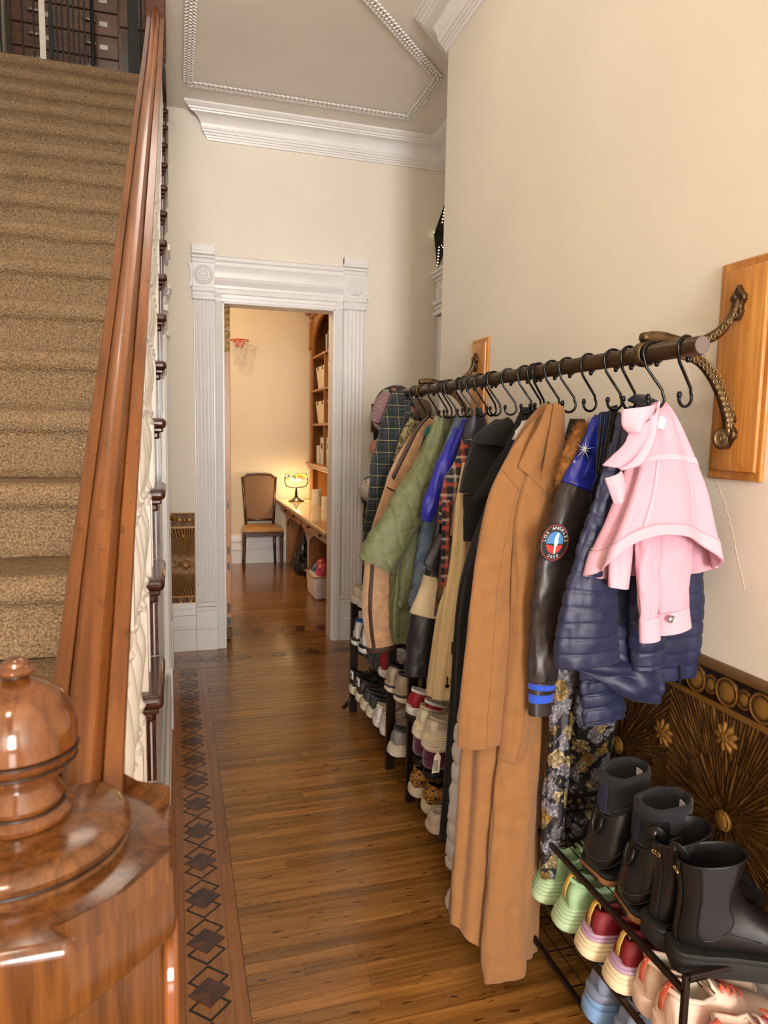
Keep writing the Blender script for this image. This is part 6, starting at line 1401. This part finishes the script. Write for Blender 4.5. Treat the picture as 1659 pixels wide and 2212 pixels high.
# ------------------------------------------------------------------ pierced star lantern on the recess wall
sl = thing('star_lantern', 'pierced black metal star lantern lit from inside behind the wall corner', 'lantern', (1.80, 4.62, 2.86))
M_tin = plain('black_tin', C3(34, 30, 24), 0.4, 0.6); M_glow = plain('lantern_glow', C3(255, 226, 150), 0.5, emit=((1.0, 0.82, 0.45, 1), 4.0))
sc_ = Vector((1.80, 4.63, 2.865)); tips = []
for i in range(10):
    a = PI / 2 + i * PI / 5; r = 0.245 if i % 2 == 0 else 0.095; tips.append(sc_ + Vector((0, r * math.cos(a), r * math.sin(a))))
apex = sc_ + Vector((-0.085, 0, 0)); back = sc_ + Vector((0.05, 0, 0))
for i in range(5):
    tp, l, r = tips[2 * i], tips[2 * i - 1], tips[2 * i + 1]
    po = obj('star_point', MB().add([tp, l, apex, r, back], [(0, 1, 2), (0, 2, 3), (0, 4, 1), (0, 3, 4)]), M_tin, sl)
    for q in (l, r):
        nrm_ = (q - tp).cross(apex - tp).normalized()
        if nrm_.x > 0: nrm_ = -nrm_
        ho = MB()
        for k in range(7):
            f = 0.16 + k * 0.11; e1_ = tp.lerp(q, f).lerp(tp.lerp(apex, f), 0.5); ho.ball(tuple(e1_ + nrm_ * 0.0005), 0.0042 + 0.001 * (k % 2), 5)
        obj('pierced_light', ho, M_glow, po, kind='stuff')
# ------------------------------------------------------------------ office
M_pine = wood('honey_pine', C3(150, 94, 44), C3(196, 134, 72), 'Z', 0.35, 0.15, 40, stretch=0.08, fleck=0.2)
M_pineh = wood('honey_pine_flat', C3(150, 94, 44), C3(196, 134, 72), 'Y', 0.35, 0.15, 40, stretch=0.08)
M_dark = wood('walnut_chair', C3(58, 34, 20), C3(96, 58, 34), 'Z', 0.3, 0.2, 45)
# open door seen edge on
dr = sthing('door_1', (0.345, 5.4, 0))
obj('leaf', MB().box(0.324, 0.372, 4.99, 5.75, 0.012, DZ - 0.02), wood('amber_door', C3(170, 98, 36), C3(206, 134, 60), 'Z', 0.3, 0.3, 60, stretch=0.04), dr, bevel=0.002)
M_hinge = plain('worn_brass', C3(104, 80, 40), 0.4, 0.8, var=0.4, nscale=70)
for z in (2.28, 2.12): obj('hinge', MB().box(0.318, 0.372, 4.984, 4.992, z - 0.075, z + 0.07), M_hinge, dr, bevel=0.001)
for z in (2.30, 2.16): obj('hinge_barrel', MB().tube([(0.322, 4.984, z - 0.06), (0.322, 4.984, z + 0.05)], 0.008, 10), M_brass, dr, smooth=True)
for z, h, w_ in ((0.97, 0.012, 0.006), (0.99, 0.006, 0.006), (1.01, 0.006, 0.006), (0.66, 0.026, 0.008), (0.545, 0.026, 0.008), (0.24, 0.034, 0.010), (0.14, 0.032, 0.014)): obj('mortise', MB().box(0.352 - w_, 0.352 + w_, 4.986, 4.9895, z - h, z + h), M_ink, dr)
obj('floor_latch', MB().box(0.320, 0.374, 4.98, 4.99, 0.02, 0.10), plain('dark_brass', C3(70, 54, 36), 0.4, 0.8), dr, bevel=0.002)
# chair
cx0, cy0 = 0.905, 7.72
ch = thing('side_chair', 'dark wooden side chair with cane back and tan leather seat in the office', 'chair', (cx0, cy0, 0))
hw, fy, by_ = 0.215, 7.57, 7.92
for s_ in (-1, 1):
    obj('front_leg', MB().tube([(cx0 + s_ * 0.205, fy, 0.0), (cx0 + s_ * 0.205, fy, 0.05), (cx0 + s_ * 0.203, fy, 0.32), (cx0 + s_ * 0.203, fy, 0.36)], [0.011, 0.014, 0.021, 0.020], 10), M_dark, ch, smooth=True)
    obj('leg_block', MB().box(cx0 + s_ * 0.203 - 0.024, cx0 + s_ * 0.203 + 0.024, fy - 0.024, fy + 0.024, 0.36, 0.415), M_dark, ch, bevel=0.003)
    obj('leg_rosette', MB().lathe([(0.016, 0.0), (0.014, -0.006), (0.006, -0.004), (0.002, -0.008)], (cx0 + s_ * 0.203, fy - 0.024, 0.387), 16, 'y'), M_dark, ch, smooth=True)
    obj('rear_leg', MB().tube([(cx0 + s_ * 0.185, by_ + 0.03, 0.0), (cx0 + s_ * 0.170, by_ - 0.03, 0.2), (cx0 + s_ * 0.165, by_ - 0.045, 0.40)], [0.014, 0.017, 0.019], 10), M_dark, ch, smooth=True)
    obj('back_post', MB().tube([(cx0 + s_ * 0.150, by_ - 0.045, 0.40), (cx0 + s_ * 0.165, by_ - 0.02, 0.70), (cx0 + s_ * 0.185, by_ + 0.02, 0.985)], [(0.016, 0.014), (0.017, 0.014), (0.017, 0.014)], 10), M_dark, ch, smooth=True)
obj('top_rail', MB().tube([(cx0 - 0.20, by_ + 0.02, 0.975), (cx0 - 0.165, by_ + 0.02, 0.990), (cx0 - 0.13, by_ + 0.022, 1.018), (cx0, by_ + 0.024, 1.022), (cx0 + 0.13, by_ + 0.022, 1.018), (cx0 + 0.165, by_ + 0.02, 0.990), (cx0 + 0.20, by_ + 0.02, 0.975)], [(0.015, 0.014)] * 7, 8), M_dark, ch, smooth=True)
obj('lower_rail', MB().tube([(cx0 - 0.155, by_ - 0.04, 0.515), (cx0 + 0.155, by_ - 0.04, 0.515)], (0.016, 0.012), 8), M_dark, ch, smooth=True)
def cane():
    t = NT('woven_cane'); tc = t.n('TexCoord'); w1 = t.n('TexWave', i_Scale=95.0, bands_direction='X'); w2 = t.n('TexWave', i_Scale=95.0, bands_direction='Z'); t.l(tc.outputs['Object'], w1.inputs['Vector']); t.l(tc.outputs['Object'], w2.inputs['Vector'])
    mx = t.n('Math', operation='MAXIMUM'); t.l(w1.outputs['Fac'], mx.inputs[0]); t.l(w2.outputs['Fac'], mx.inputs[1])
    r = t.ramp([(0.45, C3(50, 32, 20)), (0.7, C3(132, 94, 58))]); t.l(mx.outputs[0], r.inputs[0]); t.l(r.outputs[0], t.b.inputs['Base Color']); t.b.inputs['Roughness'].default_value = 0.6; return t.m
obj('cane_panel', MB().sections([[(cx0 - 0.145, by_ - 0.043, 0.53), (cx0 + 0.145, by_ - 0.043, 0.53), (cx0 + 0.175, by_ + 0.014, 0.985), (cx0 + 0.13, by_ + 0.016, 1.01), (cx0 - 0.13, by_ + 0.016, 1.01), (cx0 - 0.175, by_ + 0.014, 0.985)], [(cx0 - 0.145, by_ - 0.037, 0.53), (cx0 + 0.145, by_ - 0.037, 0.53), (cx0 + 0.175, by_ + 0.02, 0.985), (cx0 + 0.13, by_ + 0.022, 1.01), (cx0 - 0.13, by_ + 0.022, 1.01), (cx0 - 0.175, by_ + 0.02, 0.985)]]), cane(), ch)
obj('seat_rail', MB().prism([(cx0 - 0.22, fy - 0.02), (cx0 + 0.22, fy - 0.02), (cx0 + 0.18, by_), (cx0 - 0.18, by_)], 'z', 0.365, 0.41), M_dark, ch, bevel=0.004)
obj('seat', MB().sections([[(cx0 - 0.225, fy - 0.03, 0.41), (cx0 + 0.225, fy - 0.03, 0.41), (cx0 + 0.185, by_ - 0.01, 0.41), (cx0 - 0.185, by_ - 0.01, 0.41)], [(cx0 - 0.23, fy - 0.035, 0.435), (cx0 + 0.23, fy - 0.035, 0.435), (cx0 + 0.19, by_ - 0.01, 0.435), (cx0 - 0.19, by_ - 0.01, 0.435)], [(cx0 - 0.19, fy + 0.01, 0.468), (cx0 + 0.19, fy + 0.01, 0.468), (cx0 + 0.15, by_ - 0.05, 0.468), (cx0 - 0.15, by_ - 0.05, 0.468)]]), plain('tan_leather', C3(168, 124, 72), 0.4, var=0.1), ch, bevel=0.012, seg=3)
# desk
dk = thing('desk', 'long pine desk with arched knee openings and pale polished top', 'desk', (1.45, 6.6, 0))
DXF = 1.12
obj('top', MB().box(DXF - 0.02, 1.855, 5.2, 7.985, 0.712, 0.742), plain('polished_top', C3(214, 182, 128), 0.12, var=0.05, coat=0.4), dk, bevel=0.008)
obj('top_edge', MB().box(DXF - 0.012, 1.855, 5.2, 7.985, 0.690, 0.712), M_pineh, dk, bevel=0.006)
ys_ = [7.95, 6.56, 5.22]
for y in ys_:
    obj('leg_panel', MB().box(DXF + 0.10, 1.5, y - 0.03, y + 0.03, 0, 0.69), M_pine, dk, bevel=0.003)
for i in range(2):
    a, b = ys_[i + 1], ys_[i]; n = 14; R_ = (b - a) / 2 - 0.04; mid_ = (a + b) / 2
    poly = [(a, 0.69), (a, 0.0), (a + 0.04, 0.0), (a + 0.04, 0.42)] + [(mid_ - R_ * math.cos(t), 0.42 + 0.17 * math.sin(t)) for t in np.linspace(0.15, PI - 0.15, n)] + [(b - 0.04, 0.42), (b - 0.04, 0.0), (b, 0.0), (b, 0.69)]
    obj('arch_front', MB().prism(poly, 'x', DXF + 0.095, DXF + 0.125), M_pine, dk)
    dw = obj('drawer_front', MB().box(DXF + 0.030, DXF + 0.10, a + 0.06, b - 0.06, 0.61, 0.688), M_pineh, dk, bevel=0.003)
    for q in (0.3, 0.7): obj('drawer_pull', MB().tube([(DXF + 0.030, lerp(a, b, q) - 0.03, 0.66), (DXF + 0.012, lerp(a, b, q) - 0.026, 0.648), (DXF + 0.012, lerp(a, b, q) + 0.026, 0.648), (DXF + 0.030, lerp(a, b, q) + 0.03, 0.66)], 0.005, 6), M_ink, dw, smooth=True)
# bookcase over the desk
BX = 1.50
bc = thing('bookcase', 'pine wall bookcase with arched top bay and cubby shelves above the desk', 'bookcase', (1.68, 6.9, 0.742))
y1_, y0_ = 7.985, 5.3
zsh = [1.16, 1.60, 1.975, 2.345]
M_bback = wood('pine_back', C3(120, 72, 34), C3(160, 104, 54), 'Z', 0.5, 0, 40)
obj('back', MB().box(1.835, 1.855, y0_, y1_, 0.742, 2.95), M_bback, bc)
obj('stile', MB().box(BX - 0.012, BX + 0.014, y1_ - 0.11, y1_, 0.742, 2.78), M_pine, bc, bevel=0.003)
obj('side_panel', MB().box(BX, 1.84, y1_ - 0.03, y1_, 0.742, 2.78), M_pine, bc)
obj('carved_drop', MB().box(BX - 0.035, BX - 0.01, y1_ - 0.10, y1_ - 0.04, 2.46, 2.74).ball((BX - 0.024, y1_ - 0.07, 2.45), 0.026, 6), M_pine, bc, bevel=0.004)
for i, z in enumerate(zsh): obj('shelf', MB().box(BX - (0.06 if i == 0 else 0.004), 1.84, y0_, y1_ - 0.02, z - 0.02, z + 0.004), M_pineh, bc, bevel=0.003)
obj('shelf_mould', MB().box(BX - 0.035, BX + 0.01, y0_, y1_ - 0.02, 1.10, 1.14), M_pineh, bc, bevel=0.006)
for i in range(3):
    for y in (7.235, 6.60, 5.96): obj('divider', MB().box(BX, 1.84, y - 0.012, y + 0.012, zsh[i], zsh[i + 1] - 0.02), M_pine, bc, bevel=0.002)
# arch front of the top bay
a, b = 6.62, y1_ - 0.10; mid_ = (a + b) / 2; R_ = (b - a) / 2 - 0.02
poly = [(b, 2.345), (b, 2.80), (a, 2.80), (a, 2.345), (a + 0.03, 2.345)] + [(mid_ - R_ * math.cos(t), 2.345 + 0.38 * math.sin(t) ** 0.85) for t in np.linspace(0.08, PI - 0.08, 18)] + [(b - 0.03, 2.345)]
obj('arch_panel', MB().prism(poly, 'x', BX, BX + 0.022), M_pine, bc)
obj('arch_mould', MB().tube([(BX - 0.004, mid_ - (R_ + 0.012) * math.cos(t), 2.345 + 0.395 * math.sin(t) ** 0.85) for t in np.linspace(0.05, PI - 0.05, 22)], 0.010, 8), M_pine, bc, smooth=True)
for i, (dz, d) in enumerate(((0.0, 0.03), (0.04, 0.075), (0.085, 0.125), (0.13, 0.19), (0.175, 0.25))): obj('cornice_step', MB().box(BX - d, 1.85, y0_, y1_, 2.78 + dz, 2.78 + dz + 0.045), M_pineh, bc, bevel=0.010)
# storage boxes on the shelves
M_bin = plain('cream_canvas', C3(228, 212, 186), 0.85, bump=0.2)
def bin_(label, y, z, w_, h, d=0.24):
    t = thing('storage_bin', label, 'storage bin', (BX + 0.03 + d / 2, y, z), 'cream bins in the bookcase')
    x0 = BX + 0.025; k = 0.028
    obj('body', MB().sections([[(x0 + k, y - w_ / 2 + k, z), (x0 + d, y - w_ / 2 + k, z), (x0 + d, y + w_ / 2 - k, z), (x0 + k, y + w_ / 2 - k, z)], [(x0, y - w_ / 2, z + h), (x0 + d, y - w_ / 2, z + h), (x0 + d, y + w_ / 2, z + h), (x0, y + w_ / 2, z + h)]]), M_bin, t, bevel=0.006)
    for s_ in (-0.25, 0.25): obj('clip', MB().box(x0 - 0.006, x0 + 0.004, y + s_ * w_ - 0.018, y + s_ * w_ + 0.018, z + h - 0.04, z + h + 0.006), plain('bin_clip', C3(120, 100, 80), 0.4, 0.4), t, bevel=0.002)
for z, n1, n2 in ((1.979, 'upper left', 'upper right'), (1.604, 'lower left', 'lower right')):
    bin_('cream canvas bin in the %s cubby of the bookcase' % n1, 7.57, z, 0.50, 0.245); bin_('cream canvas bin in the %s cubby of the bookcase' % n2, 6.94, z, 0.50, 0.245)
def file_box(label, y, h, w_, arch, ht):
    t = thing('magazine_file', label, 'magazine file', (BX + 0.13, y, 1.164), 'magazine files in the bookcase')
    obj('body', MB().box(BX + 0.02, BX + 0.25, y - w_ / 2, y + w_ / 2, 1.164, 1.164 + h), plain('file_grey', C3(206, 200, 194), 0.7), t, bevel=0.003)
    if arch:
        obj('finger_hole', MB().prism([(y - 0.03, 1.164 + h - 0.14), (y + 0.03, 1.164 + h - 0.14), (y + 0.03, 1.164 + h - 0.08), (y + 0.02, 1.164 + h - 0.06), (y - 0.02, 1.164 + h - 0.06), (y - 0.03, 1.164 + h - 0.08)], 'x', BX + 0.016, BX + 0.0205), plain('file_hole', C3(90, 74, 62), 0.8), t)
        obj('label_card', MB().box(BX + 0.012, BX + 0.018, y - 0.028, y + 0.028, 1.164 + h - 0.165, 1.164 + h - 0.12), WHT, t)
file_box('tall grey magazine file with a finger hole in the left cubby', 7.42, 0.29, 0.17, True, 0); file_box('tall grey magazine file with a finger hole in the right cubby', 7.10, 0.29, 0.17, True, 0); file_box('short white magazine file beside the tall one', 7.64, 0.20, 0.16, False, 0); file_box('grey magazine file nearest the door jamb', 6.88, 0.29, 0.17, False, 0)
tb = thing('clear_box', 'clear plastic box on the arched top shelf', 'box', (BX + 0.12, 6.95, 2.349), None)
obj('body', MB().box(BX + 0.02, BX + 0.24, 6.78, 7.12, 2.349, 2.53), plain('frosted_plastic', C3(206, 200, 190), 0.25, var=0.1), tb, bevel=0.006)
obj('lid', MB().box(BX + 0.015, BX + 0.245, 6.775, 7.125, 2.53, 2.545), plain('frosted_plastic'  , C3(206, 200, 190)), tb, bevel=0.004)
for i, (y, c_, h) in enumerate(((7.22, (60, 52, 50), 0.2), (7.275, (196, 190, 184), 0.18), (7.33, (90, 60, 40), 0.19))):
    bk = obj('book', MB().box(BX + 0.03, BX + 0.2, y - 0.02, y + 0.02, 2.349, 2.349 + h), plain('book_%d' % i, C3(*c_), 0.6), None, bevel=0.003); tag(bk, ('dark spined book on the arched top shelf', 'pale grey book on the arched top shelf', 'brown book leaning deepest into the arched top shelf')[i], 'book', 'books on the arched shelf')
# desk lamp
lp = aty(640, 1085, 7.62); lp.z = 0.742
la = thing('desk_lamp', 'bronze desk lamp with a stained glass shade glowing on the desk', 'lamp', tuple(lp)); lx, ly, lz = lp
M_lb = plain('lamp_bronze', C3(52, 42, 32), 0.35, 0.7)
obj('base', MB().lathe([(0.088, 0.742), (0.088, 0.750), (0.07, 0.757), (0.04, 0.772), (0.02, 0.79), (0.012, 0.82), (0.016, 0.84), (0.010, 0.86), (0.009, 0.90)], (lx, ly, 0), 28), M_lb, la, smooth='auto')
obj('yoke', MB().tube([(lx - 0.125, ly, 1.02), (lx - 0.128, ly, 0.96), (lx - 0.11, ly, 0.915), (lx - 0.06, ly, 0.90), (lx + 0.06, ly, 0.90), (lx + 0.11, ly, 0.915), (lx + 0.128, ly, 0.96), (lx + 0.125, ly, 1.02)], 0.006, 8), M_lb, la, smooth=True)
def glass():
    t = NT('stained_glass'); co = t.coords(); v = t.n('TexVoronoi', i_Scale=38.0); t.l(co, v.inputs['Vector']); sc = t.n('SeparateColor'); t.l(v.outputs['Color'], sc.inputs[0])
    r = t.ramp([(0.0, C3(250, 200, 90)), (0.3, C3(90, 80, 60)), (0.45, C3(200, 180, 210)), (0.6, C3(240, 160, 60)), (0.8, C3(120, 140, 90)), (0.92, C3(250, 230, 160))], 'CONSTANT'); t.l(sc.outputs[0], r.inputs[0]); t.l(r.outputs[0], t.b.inputs['Base Color']); t.l(r.outputs[0], t.b.inputs['Emission Color']); t.b.inputs['Emission Strength'].default_value = 1.0; t.b.inputs['Roughness'].default_value = 0.2; return t.m
rg = []
for i in range(15):
    a = lerp(-0.15, PI + 0.15, i / 14); rg.append((0.062 * math.cos(a), 0.998 + 0.060 * math.sin(a)))
obj('shade', MB().grid(lambda u, v: (lx - 0.115 + 0.23 * u, ly + rg[int(round(v * 14))][0], rg[int(round(v * 14))][1]), 12, 14), glass(), la, smooth=True, solid=0.003)
obj('bulb', MB().tube([(lx - 0.06, ly, 0.992), (lx + 0.06, ly, 0.992)], 0.016, 10), plain('lamp_bulb', C3(255, 240, 210), 0.5, emit=((1.0, 0.80, 0.48, 1), 25.0)), la, smooth=True)
pl_ = point('desk_lamp_light', (lx, ly, 0.955), 7.0, (1.0, 0.74, 0.40), 0.03)
obj('cord', MB().tube([(lx + 0.07, ly, 0.75), (lx + 0.13, ly + 0.05, 0.77), (lx + 0.17, ly + 0.03, 0.75), (lx + 0.24, ly - 0.05, 0.748)], 0.003, 6), M_ink, la, smooth=True)
for px, h, r, lab in ((684, 0.165, 0.055, 'tall white canister on the desk'), (704, 0.115, 0.045, 'short cream candle jar on the desk')):
    p = aty(px, 1087, 7.2 if px < 690 else 6.9); cn = thing('canister', lab, 'canister', (p.x, p.y, 0.742), None)
    obj('body', MB().lathe([(r, 0.742), (r, 0.742 + h * 0.9), (r * 0.95, 0.742 + h * 0.97), (r * 0.8, 0.742 + h)], (p.x, p.y, 0), 28), plain('canister_white', C3(236, 226, 208), 0.35), cn, smooth='auto')
    obj('rim', MB().tube([(p.x + r * 0.82 * math.cos(a), p.y + r * 0.82 * math.sin(a), 0.742 + h) for a in np.linspace(0, 2 * PI, 25)[:-1]], 0.003, 6, closed=True), plain('canister_white', C3(236, 226, 208)), cn, smooth=True)
# basketball hoop on the office wall
hp = aty(517, 736, 7.9); ho_ = thing('toy_basketball_hoop', 'orange toy basketball hoop with white net on the office wall', 'basketball hoop', tuple(hp))
R_ = 0.095; hc = Vector((hp.x, 7.86, hp.z))
obj('rim', MB().tube([hc + Vector((R_ * math.cos(a), R_ * math.sin(a), 0)) for a in np.linspace(0, 2 * PI, 33)[:-1]], 0.0065, 8, closed=True), plain('orange_rim', C3(206, 92, 50), 0.4), ho_, smooth=True)
obj('mount', MB().box(hc.x - 0.05, hc.x + 0.05, 7.955, 7.999, hc.z - 0.05, hc.z + 0.02), plain('orange_rim', C3(206, 92, 50)), ho_, bevel=0.004)
nt = MB()
for k in range(10):
    for s_ in (1, -1):
        nt.tube([hc + Vector((R_ * (1 - 0.45 * t) * math.cos(2 * PI * k / 10 + s_ * t * 1.2), R_ * (1 - 0.45 * t) * math.sin(2 * PI * k / 10 + s_ * t * 1.2), -0.26 * t)) for t in np.linspace(0, 1, 7)], 0.0022, 4)
obj('net', nt, plain('net_white', C3(226, 218, 204), 0.8), ho_, kind='stuff')
# rubbish bag and toy basket under the desk
g = thing('rubbish_bag', 'black plastic bag standing under the desk', 'bag', (1.31, 7.25, 0))
def bag(u, v):
    a = 2 * PI * u; r = 0.11 * math.sin(PI * (0.12 + 0.88 * v) ** 0.7) ** 0.6 * (1 - 0.45 * v) + 0.02; w_ = 1 + 0.25 * mnoise.noise((math.cos(a) * 2, math.sin(a) * 2, v * 5))
    return (1.32 + 1.0 * r * w_ * math.cos(a), 7.25 + 1.3 * r * w_ * math.sin(a), 0.005 + 0.50 * v)
obj('body', MB().grid(bag, 40, 30, wrap=True), plain('black_plastic', C3(14, 14, 15), 0.18, bump=0.8, bscale=30, bdist=0.01), g, smooth=True)
obj('knot', MB().tube([(1.32, 7.25, 0.50), (1.34, 7.24, 0.55), (1.31, 7.26, 0.58)], [0.02, 0.03, 0.008], 8), plain('black_plastic', C3(14, 14, 15)), g, smooth=True)
bx0, bx1, by0, by1 = 1.165, 1.42, 6.02, 6.40
g = thing('toy_basket', 'white plastic basket of wrapped toys under the desk', 'basket', ((bx0 + bx1) / 2, (by0 + by1) / 2, 0))
k = 0.02
obj('tub', MB().sections([[(bx0 + k, by0 + k, 0.002), (bx1 - k, by0 + k, 0.002), (bx1 - k, by1 - k, 0.002), (bx0 + k, by1 - k, 0.002)], [(bx0, by0, 0.21), (bx1, by0, 0.21), (bx1, by1, 0.21), (bx0, by1, 0.21)]]), plain('basket_white', C3(226, 214, 206), 0.5), g, bevel=0.02, seg=3)
obj('rim', MB().tube([(bx0, by0, 0.212), (bx1, by0, 0.212), (bx1, by1, 0.212), (bx0, by1, 0.212)], 0.009, 8, closed=True), plain('wood_rim', C3(196, 150, 100), 0.5), g, smooth=True)
toy = thing('wrapped_toys', 'pink and red plastic wrapped toys in the white basket', 'toys', (1.33, 6.2, 0.2))
for i, (x, y, z, r, c_) in enumerate(((1.27, 6.12, 0.25, 0.06, (206, 80, 96)), (1.36, 6.14, 0.26, 0.065, (226, 150, 160)), (1.30, 6.27, 0.27, 0.06, (190, 60, 70)), (1.39, 6.27, 0.29, 0.06, (214, 110, 120)), (1.26, 6.33, 0.23, 0.05, (70, 100, 130)))):
    obj('packet', MB().grid(lambda u, v: (x + r * math.cos(2 * PI * u) * math.sin(PI * lerp(0.02, 0.98, v)) * (1 + 0.3 * mnoise.noise((u * 9, v * 6, i))), y + r * math.sin(2 * PI * u) * math.sin(PI * lerp(0.02, 0.98, v)), z - r * 1.2 * math.cos(PI * lerp(0.02, 0.98, v)) * (1 + 0.2 * mnoise.noise((u * 5, v * 9, i)))), 20, 14, wrap=True), plain('packet_%d' % i, C3(*c_), 0.2, var=0.2, nscale=40), toy, smooth=True)
# ------------------------------------------------------------------ upstairs landing
LZ = 3.84
cb = thing('map_cabinet', 'dark wooden cabinet of shallow drawers with cup pulls on the upper landing', 'cabinet', (-0.6, 6.05, LZ))
M_cab = wood('cabinet_walnut', C3(58, 32, 18), C3(98, 60, 34), 'X', 0.35, 0.2, 40, rnd=0.15)
CYF = 5.85
obj('carcass', MB().box(-1.1, -0.16, CYF + 0.01, CYF + 0.5, LZ + 0.04, LZ + 0.86), M_cab, cb)
obj('cabinet_top', MB().box(-1.11, -0.14, CYF - 0.03, CYF + 0.52, LZ + 0.86, LZ + 0.90), M_cab, cb, bevel=0.006)
obj('plinth', MB().box(-1.1, -0.16, CYF - 0.005, CYF + 0.02, LZ, LZ + 0.05), M_cab, cb, bevel=0.004)
M_pewter = plain('pewter', C3(150, 150, 146), 0.35, 0.8)
for r in range(5):
    for cidx, (x0, x1) in enumerate(((-1.09, -0.70), (-0.69, -0.36))):
        z0 = LZ + 0.06 + r * 0.16
        d = obj('drawer', MB().box(x0, x1, CYF - 0.012, CYF + 0.012, z0, z0 + 0.148), M_cab, cb, bevel=0.003)
        xm = (x0 + x1) / 2 - 0.03
        obj('cup_pull', MB().grid(lambda u, v: (xm + 0.045 * math.cos(PI * u), CYF - 0.012 - 0.024 * math.sin(PI * u) * math.cos(v * 1.4), z0 + 0.075 + 0.028 * math.sin(v * 1.5)), 12, 8), M_pewter, d, smooth=True, solid=0.002)
        obj('label_holder', MB().box(xm + 0.065, xm + 0.125, CYF - 0.016, CYF - 0.010, z0 + 0.055, z0 + 0.09), M_pewter, d, bevel=0.002)
obj('side_door', MB().box(-0.35, -0.17, CYF - 0.012, CYF + 0.012, LZ + 0.62, LZ + 0.84), M_cab, cb, bevel=0.004)
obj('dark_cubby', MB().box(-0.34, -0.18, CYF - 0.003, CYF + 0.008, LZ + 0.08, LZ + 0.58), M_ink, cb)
gb = thing('glass_bowl', 'green glass bowl on top of the landing cabinet', 'bowl', (-0.52, CYF + 0.12, LZ + 0.90))
obj('bowl', MB().lathe([(0.05, LZ + 0.901), (0.10, LZ + 0.93), (0.12, LZ + 0.98), (0.115, LZ + 0.985), (0.09, LZ + 0.935), (0.02, LZ + 0.91)], (-0.52, CYF + 0.12, 0), 28), plain('green_glass', C3(96, 150, 110), 0.1, var=0.1), gb, smooth='auto')
gb = thing('pink_dish', 'pink lidded dish on top of the landing cabinet', 'dish', (-0.28, CYF + 0.12, LZ + 0.90))
obj('dish', MB().lathe([(0.03, LZ + 0.901), (0.06, LZ + 0.915), (0.062, LZ + 0.93), (0.035, LZ + 0.955), (0.008, LZ + 0.965)], (-0.28, CYF + 0.12, 0), 28), plain('pink_glass', C3(196, 130, 130), 0.15), gb, smooth='auto')
gb2 = obj('dish_knob', MB().ball((-0.28, CYF + 0.12, LZ + 0.972), 0.010, 6), plain('pink_glass', C3(196, 130, 130)), gb, smooth=True)
gt = thing('safety_gate', 'black metal safety gate across the top of the stairs', 'gate', (-0.5, 5.3, LZ))
M_gate = plain('matt_black', C3(18, 18, 20), 0.5, 0.3)
GY = 5.32
for px in (3, 25, 50, 75, 111): 
    q = aty(px, 105, GY); r = 0.012 if px == 111 else 0.0055
    obj('bar', MB().box(q.x - r, q.x + r, GY - r, GY + r, LZ + 0.03, LZ + 0.74), M_gate, gt)
for k, px in enumerate((124, 136, 148, 160, 172, 184)):
    q = aty(px, 105, GY); yq = GY + 0.02 + 0.055 * k; q = aty(px, 105, yq)
    obj('bar', MB().box(q.x - 0.005, q.x + 0.005, yq - 0.005, yq + 0.005, LZ + 0.05, LZ + 0.74), M_gate, gt)
q0, q1 = aty(118, 124, GY), aty(200, 100, GY + 0.36)
obj('lower_bar', MB().tube([(q0.x, GY, LZ + 0.045), (q1.x, GY + 0.36, LZ + 0.05)], 0.012, 8), M_gate, gt, smooth=True)
obj('end_post', MB().tube([(q1.x, GY + 0.36, LZ + 0.02), (q1.x, GY + 0.36, LZ + 0.74)], 0.014, 8), M_gate, gt, smooth=True)
obj('lower_bar', MB().box(-1.1, aty(111, 105, GY).x, GY - 0.01, GY + 0.01, LZ + 0.02, LZ + 0.04), M_gate, gt)
q = aty(94, 120, GY); obj('height_strip', MB().box(q.x - 0.018, q.x + 0.018, GY - 0.014, GY - 0.008, LZ + 0.05, LZ + 0.45), plain('strip_white', C3(206, 200, 190), 0.6), gt)
q = aty(290, 150, GY); post = obj('gate_post', MB().box(q.x - 0.035, q.x + 0.03, GY - 0.03, GY + 0.03, LZ, LZ + 0.86), M_gate, gt, bevel=0.003)
for i in range(3): obj('warning_stripe', MB().prism([(q.x - 0.03, LZ + 0.60 + i * 0.035), (q.x + 0.012, LZ + 0.62 + i * 0.035), (q.x + 0.012, LZ + 0.637 + i * 0.035), (q.x - 0.03, LZ + 0.617 + i * 0.035)], 'y', GY - 0.032, GY - 0.030), plain('warning_yellow', C3(226, 190, 40), 0.5), post)
obj('hinge_rod', MB().tube([(q.x + 0.05, GY - 0.01, LZ + 0.02), (q.x + 0.05, GY - 0.01, LZ + 0.86)], 0.006, 8), M_gate, gt, smooth=True)
wn = struct('window_1', MB().box(-1.0, -0.96, 8.2, 8.28, 3.9, 5.75).box(-0.04, 0.0, 8.2, 8.28, 3.9, 5.75).box(-1.0, 0.0, 8.2, 8.28, 4.72, 4.78).box(-1.0, 0.0, 8.2, 8.28, 5.71, 5.75), M_trim)
for z0, z1 in ((3.9, 4.72), (4.78, 5.71)): obj('pane', MB().box(-0.96, -0.04, 8.235, 8.24, z0, z1), plain('window_glass', C3(235, 242, 250), 0.02, trans=0.95), wn)
